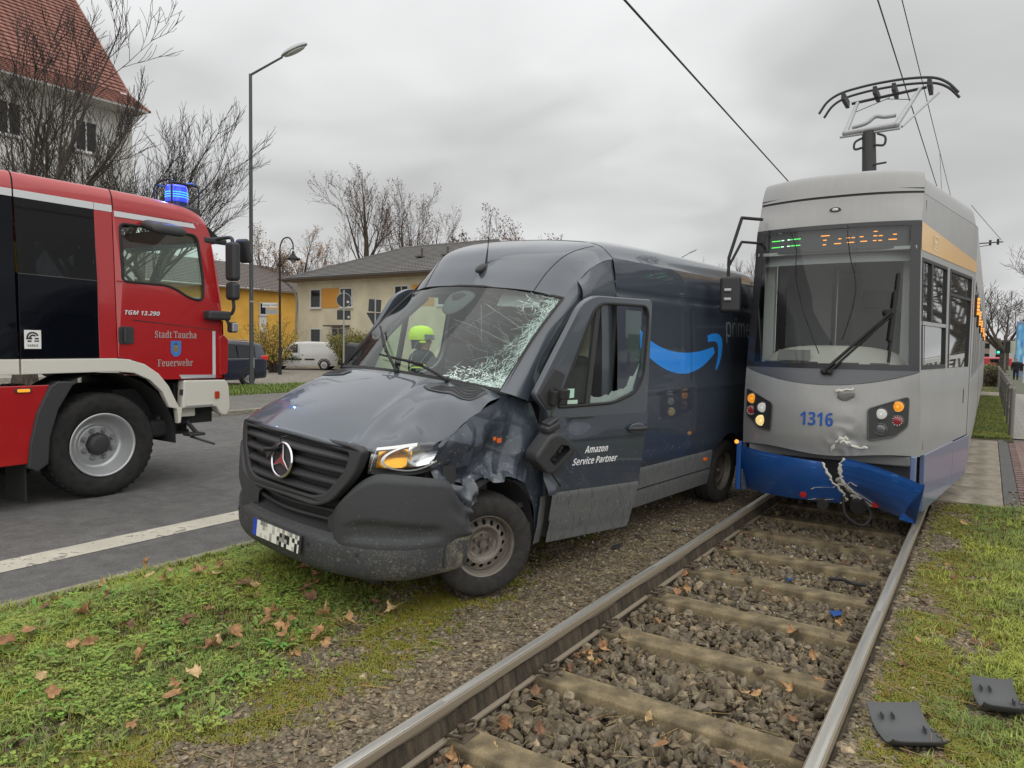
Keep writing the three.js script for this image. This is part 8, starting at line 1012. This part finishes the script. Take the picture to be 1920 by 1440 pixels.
  for (const [x, z] of [[-1.84, -2.72], [-1.69, -2.80], [-1.92, -3.60], [-1.86, -3.82], [-1.9, -4.03], [-1.82, -5.10], [-1.84, -4.98], [-1.61, -5.66], [-1.9, -6.37], [-1.16, -3.00], [-0.82, -3.02], [-1.87, -2.37], [-0.78, -4.40], [-0.76, -5.07], [-1.9, -3.10], [-1.88, -3.65], [-1.84, -3.77], [-1.81, -3.99], [-1.9, -3.38], [-1.87, -2.31], [-1.76, -2.31], [-0.97, -4.70], [-1.29, -3.18], [-0.80, -7.27], [-1.30, -5.45], [-0.72, -3.6], [-0.68, -4.1]]) put(x, z, 0.085, lt2, 'fallen leaves on the ballast', 0.9);
  for (let i = 0; i < 16; i++) { const e = r() < 0.7; put(e ? -1.95 + 0.22 * r() : lerp(-1.8, -0.65, r()), -2.0 - 5.5 * r(), 0.08, lt2, 'fallen leaves on the ballast', 0.85); }
  for (const [x, z] of [[-0.15, -6.27], [-0.13, -8.23], [0.0, -4.92], [-0.21, -6.64], [0.06, -4.87], [-0.32, -4.34], [-0.28, -4.76], [-0.17, -3.82], [0.2, -6.9], [-0.3, -5.5]]) put(x, z, 0.02, lr, 'fallen leaves by the lawn', 0.75);
  tag(mesh('dry_leaf', geos[1], mats[0]), 'dry brown leaf standing upright on the kerb stone', 'leaf'); const k = scene.children[scene.children.length - 1]; k.position.set(-5.14, 0.0, -2.82); k.rotation.set(1.2, 0.6, 0); k.scale.setScalar(1.1);
}
{ // broken plastic covers and rubber strip
  const inside = std(lin(0.075, 0.077, 0.08), 0.5, 0, { bumpMap: rep(grainTex, 3), bumpScale: 0.0005 });
  const cover = (label, p, turn, sx, sz, tilt) => { const c = thing('plastic_cover', label, 'plastic cover', p, turn); c.rotation.x = tilt; const f = (u, v, o) => { const x = (u - 0.5) * sx, z = (v - 0.5) * sz; const y = 0.075 * Math.pow(clamp((0.5 - v) * 2, 0, 1), 2) + 0.05 * Math.pow(clamp((v - 0.72) / 0.28), 2) + 0.012 * Math.pow(Math.abs(u - 0.5) * 2, 6); return [x * (1 - 0.12 * clamp(0.5 - v)), y + o, z]; };
    const ed = gridSurf(60, 1, (u, v) => { const t = u * 4, k = Math.floor(Math.min(3.999, t)), s = t - k; const [a, b] = [[s, 0], [1, s], [1 - s, 1], [0, 1 - s]][k]; return f(a, b, v * 0.006); });
    mesh('shell', merge([gridSurf(16, 24, (u, v) => f(u, v, 0)), gridSurf(16, 24, (u, v) => f(u, v, 0.006)), ed]), inside, c); for (const [u, v] of [[0.22, 0.2], [0.42, 0.2], [0.86, 0.45]]) { const q = f(u, v, 0.014); mesh('clip_tab', rbox(0.006, 0.026, 0.03, 0.002, q[0], q[1] + 0.006, q[2]), inside, c); } for (let i = 0; i < 3; i++) { const q = f(0.995, 0.45 + i * 0.16, 0.006); mesh('edge_hook', rbox(0.014, 0.01, 0.02, 0.002, q[0] + 0.004, q[1], q[2]), inside, c); } };
  cover('broken black plastic cover with clip tabs lying beside the rail', [-0.235, gh(-0.235, -3.58) + 0.012, -3.575], 0.55, 0.25, 0.27, 0.05); cover('smaller broken black plastic cover lying in the lawn grass', [0.11, gh(0.11, -4.08) + 0.03, -4.08], 0.30, 0.19, 0.22, 0.06);
  tag(mesh('rubber_strip', tube([[-0.96, -0.118, -5.90], [-0.86, -0.112, -5.91], [-0.78, -0.118, -5.88], [-0.70, -0.12, -5.90]], 0.014, 8, 30), rubber), 'torn black rubber strip lying on a sleeper', 'rubber strip');
  { const q = mulberry(15), sg = [1, 2, 3].map(k => { const w = mulberry(k + 40); return extrude([[-0.05 * (0.6 + w()), -0.02], [0.02, -0.03 * (0.6 + w())], [0.06 * (0.5 + w()), 0.0], [0.01, 0.035 * (0.5 + w())]], 0.004, 0.001).rotateX(-Math.PI / 2); }); for (let i = 0; i < 12; i++) { const x = -2.9 + 2.4 * q(), z = -5.2 - 2.6 * q(); const m = mesh('plastic_shard', sg[i % 3], i % 4 === 3 ? std(lin(0.02, 0.08, 0.28), 0.4) : blackPlastic); m.position.set(x, gh(x, z) + (x > -2 && x < -0.5 ? 0.075 : 0.02), z); m.rotation.set((q() - 0.5) * 0.4, q() * 6, (q() - 0.5) * 0.4); m.scale.setScalar(0.6 + 0.8 * q()); tag(m, i % 4 === 3 ? 'small blue plastic shard lying before the tram front' : 'small black plastic shard lying before the tram front', 'plastic shard', i % 4 === 3 ? 'blue crash debris' : 'black crash debris'); } }
  const r = mulberry(5), sh = []; for (let i = 0; i < 160; i++) { const x = lerp(-3.0, -0.6, r()), z = -5.0 - 3.5 * r(); sh.push({ p: [x, gh(x, z) + (x > -2 && x < -0.5 ? 0.06 : 0.02), z], r: [r() * 3, r() * 6, r() * 3], s: 0.5 + r(), c: [0.5, 0.55, 0.55] }); } inst('glass_debris', new THREE.TetrahedronGeometry(0.008), std(0xffffff, 0.3), sh);
}
// ---------- people ----------
function sdfBody(bones, res, lo, hi, k = 0.04) { // bones: [p, q, r0, r1]
  const mc = new MarchingCubes(res, new THREE.MeshStandardMaterial(), false, false, 400000); mc.isolation = 0; const S = Math.max(hi[0] - lo[0], hi[1] - lo[1], hi[2] - lo[2]), c = [0, 1, 2].map(i => (lo[i] + hi[i]) / 2), half = res / 2;
  for (let z = 0; z < res; z++) for (let y = 0; y < res; y++) for (let x = 0; x < res; x++) {
    const X = c[0] + (x - half) / half * S / 2, Y = c[1] + (y - half) / half * S / 2, Z = c[2] + (z - half) / half * S / 2; let d = 1e9;
    if (X < lo[0] - 0.05 || X > hi[0] + 0.05 || Z < lo[2] - 0.05 || Z > hi[2] + 0.05) { mc.field[x + y * res + z * res * res] = -1; continue; }
    for (const [p, q, r0, r1] of bones) { const bx = q[0] - p[0], by = q[1] - p[1], bz = q[2] - p[2], ax = X - p[0], ay = Y - p[1], az = Z - p[2], t = clamp((ax * bx + ay * by + az * bz) / (bx * bx + by * by + bz * bz + 1e-9)), e = Math.hypot(ax - bx * t, ay - by * t, az - bz * t) - (r0 + (r1 - r0) * t); const h = clamp(0.5 + 0.5 * (d - e) / k); d = d > 1e8 ? e : d * (1 - h) + e * h - k * h * (1 - h); }
    mc.field[x + y * res + z * res * res] = -d;
  }
  mc.update(); const n = mc.count, P = mc.positionArray, N = mc.normalArray, p = new Float32Array(n * 3), nn = new Float32Array(n * 3); for (let i = 0; i < n; i++) for (let a = 0; a < 3; a++) { p[i * 3 + a] = c[a] + P[i * 3 + a] * S / 2; nn[i * 3 + a] = N[i * 3 + a]; }
  const g = new THREE.BufferGeometry(); g.setAttribute('position', new THREE.BufferAttribute(p, 3)); g.setAttribute('uv', new THREE.BufferAttribute(new Float32Array(n * 2), 2)); g.computeVertexNormals(); const m = mergeVertices(g, 1e-4); m.computeVertexNormals(); return m;
}
function person(label, p, turn, H, o) {
  const t = thing('person', label, 'person', p, turn); const s = H / 1.75, b = o.bulk || 0, st = o.stride || 0.05; const bones = [];
  const add = (a, c, r0, r1) => bones.push([a, c, r0, r1]);
  add([0, 0.95, 0], [0, 1.18, 0.0], 0.145 + b, 0.135 + b); add([0, 1.18, 0], [0, 1.36, 0.01], 0.135 + b, 0.15 + b); add([-0.15, 1.42, 0], [0.15, 1.42, 0], 0.075 + b * 0.8, 0.075 + b * 0.8); add([0, 1.44, 0], [0, 1.56, 0.02], 0.058, 0.055);
  add([0, 1.645, 0.015], [0, 1.66, 0.0], 0.088, 0.094); add([0, 1.585, 0.055], [0, 1.60, 0.04], 0.052, 0.06); add([0, 1.635, 0.098], [0, 1.615, 0.112], 0.012, 0.014); for (const sd of [-1, 1]) add([0.088 * sd, 1.63, 0.0], [0.092 * sd, 1.655, -0.005], 0.018, 0.02);
  const arms = o.arms || [[[0.20, 1.41, 0], [0.265, 1.14, -0.03], [0.25, 0.90, 0.09]], [[-0.20, 1.41, 0], [-0.265, 1.14, -0.03], [-0.25, 0.90, 0.09]]];
  for (const [a, e, h] of arms) { add(a, e, 0.060 + b * 0.8, 0.050 + b * 0.7); add(e, h, 0.048 + b * 0.6, 0.036 + b * 0.3); const d = V(h[0] - e[0], h[1] - e[1], h[2] - e[2]).normalize(), q = [h[0] + d.x * 0.09, h[1] + d.y * 0.09, h[2] + d.z * 0.09]; add(h, q, 0.036, 0.034); const sdx = Math.sign(h[0]) || 1; for (let f = 0; f < 4; f++) { const w = (f - 1.5) * 0.02; add([q[0], q[1], q[2] + w], [q[0] + d.x * 0.05 - sdx * 0.008, q[1] + d.y * (0.07 - 0.012 * Math.abs(f - 1.3)), q[2] + w + d.z * 0.05], 0.011, 0.009); } add([h[0] + d.x * 0.03, h[1] + d.y * 0.03, h[2] + 0.028], [q[0], q[1] - 0.005, q[2] + 0.055], 0.012, 0.010); }
  for (const sd of [-1, 1]) { const f = sd * st; add([0.09 * sd, 0.94, 0], [0.10 * sd, 0.51, 0.03 + f * 0.6], 0.095, 0.066); add([0.10 * sd, 0.51, 0.03 + f * 0.6], [0.10 * sd, 0.10, -0.02 + f], 0.064, 0.046); add([0.10 * sd, 0.055, -0.04 + f], [0.115 * sd, 0.045, 0.13 + f], 0.05, 0.038); }
  const B = bones.map(([a, c, r0, r1]) => [a.map(v => v * s), c.map(v => v * s), r0 * s, r1 * s]); const g = sdfBody(B, o.res || 64, [-0.42 * s, -0.02, -0.35 * s], [0.42 * s, 1.82 * s, 0.35 * s], 0.03 * s);
  const P = g.attributes.position, col = new Float32Array(P.count * 3); for (let i = 0; i < P.count; i++) { const y = P.getY(i) / s, x = P.getX(i) / s, z = P.getZ(i) / s; let c = o.jacket; if (y > 1.535) c = (z < -0.01 + (y > 1.70 ? 0.2 : 0) * 1 || y > 1.725) ? o.hair : o.skin; else if (y < 0.09) c = o.shoes; else if (y < 0.93 && Math.abs(x) < 0.205) c = o.pants; else if (arms.some(a => Math.hypot(x - a[2][0], y - a[2][1], z - a[2][2]) < 0.13 && (y < a[2][1] - 0.01 || a[2][1] > a[1][1]))) c = o.glove || o.skin; col.set(c, i * 3); } g.setAttribute('color', new THREE.BufferAttribute(col, 3));
  mesh('body', g, std(0xffffff, 0.85, 0, { vertexColors: true }), t); return [t, s];
}
{
  const [f, s] = person('firefighter in dark jacket and neon yellow helmet standing behind the van cab', [-6.2, -0.06, -7.1], 2.1, 1.87, { res: 84, bulk: 0.03, jacket: [0.022, 0.024, 0.035], pants: [0.02, 0.022, 0.032], skin: [0.46, 0.27, 0.19], hair: [0.05, 0.04, 0.03], shoes: [0.02, 0.02, 0.02], glove: [0.03, 0.03, 0.03], stride: 0.08, arms: [[[0.21, 1.41, 0], [0.28, 1.15, 0.02], [0.22, 1.05, 0.24]], [[-0.21, 1.41, 0], [-0.28, 1.15, -0.02], [-0.22, 1.02, 0.22]]] });
  const neon = std(lin(0.62, 0.85, 0.02), 0.35); const hm = mesh('helmet', lathe([[0.150, -0.02], [0.155, 0.02], [0.150, 0.07], [0.125, 0.125], [0.075, 0.16], [0.0, 0.17]], 32).scale(0.95, 1, 1.12).translate(0, 1.665 * s, -0.01), neon, f); mesh('helmet_visor', gridSurf(16, 4, (u, v) => { const a = lerp(-1.2, 1.2, u); return [Math.sin(a) * 0.152, 1.665 * s + lerp(-0.015, 0.05, v), Math.cos(a) * (0.175 - 0.01 * v)]; }), std(lin(0.25, 0.26, 0.28), 0.2, 0.3), hm); mesh('neck_guard', gridSurf(16, 4, (u, v) => { const a = Math.PI + lerp(-1.6, 1.6, u); return [Math.sin(a) * (0.135 - 0.02 * v), 1.655 * s - 0.13 * v, Math.cos(a) * (0.145 - 0.01 * v)]; }), std(lin(0.015, 0.015, 0.018), 0.9), hm); mesh('helmet_lamp', [rbox(0.03, 0.03, 0.08, 0.01, -0.16, 1.62 * s, 0.04)], neon, hm);
  const band = (y, rx, rz, w) => gridSurf(36, 1, (u, v) => { const a = u * 6.2832; return [Math.cos(a) * rx, y + v * w, Math.sin(a) * rz]; }); mesh('reflective_band', [band(1.10 * s, 0.185, 0.185, 0.05)], neon, f); for (const sd of [-1, 1]) mesh('shoulder_band', [0, 1].map(k => new THREE.TorusGeometry(0.098, 0.010, 6, 24).rotateX(Math.PI / 2).rotateZ(sd * 0.35).translate(sd * (0.245 + k * 0.01), (1.33 - k * 0.045) * s, 0.0)), neon, f).userData.kind = 'stuff';
  const far = { res: 48 }; person('pedestrian in black padded jacket and light jeans on the pavement', [2.1, slopeY(-61), -61], 0.3, 1.74, { ...far, bulk: 0.05, jacket: [0.012, 0.012, 0.015], pants: [0.34, 0.40, 0.50], skin: [0.45, 0.3, 0.22], hair: [0.10, 0.06, 0.04], shoes: [0.6, 0.6, 0.6] }); person('pedestrian in dark clothes walking behind the one in light jeans', [1.65, slopeY(-63), -63], 0.0, 1.76, { ...far, bulk: 0.03, jacket: [0.012, 0.012, 0.016], pants: [0.02, 0.022, 0.03], skin: [0.45, 0.3, 0.22], hair: [0.03, 0.025, 0.02], shoes: [0.03, 0.03, 0.03], stride: 0.12 }); person('lone pedestrian in dark jacket farther down the pavement by the traffic light', [1.0, slopeY(-96), -96], 0.2, 1.70, { ...far, bulk: 0.03, jacket: [0.02, 0.02, 0.026], pants: [0.03, 0.03, 0.035], skin: [0.45, 0.3, 0.22], hair: [0.2, 0.1, 0.06], shoes: [0.03, 0.03, 0.03], stride: 0.1 });
}
renderer.render(scene, camera);
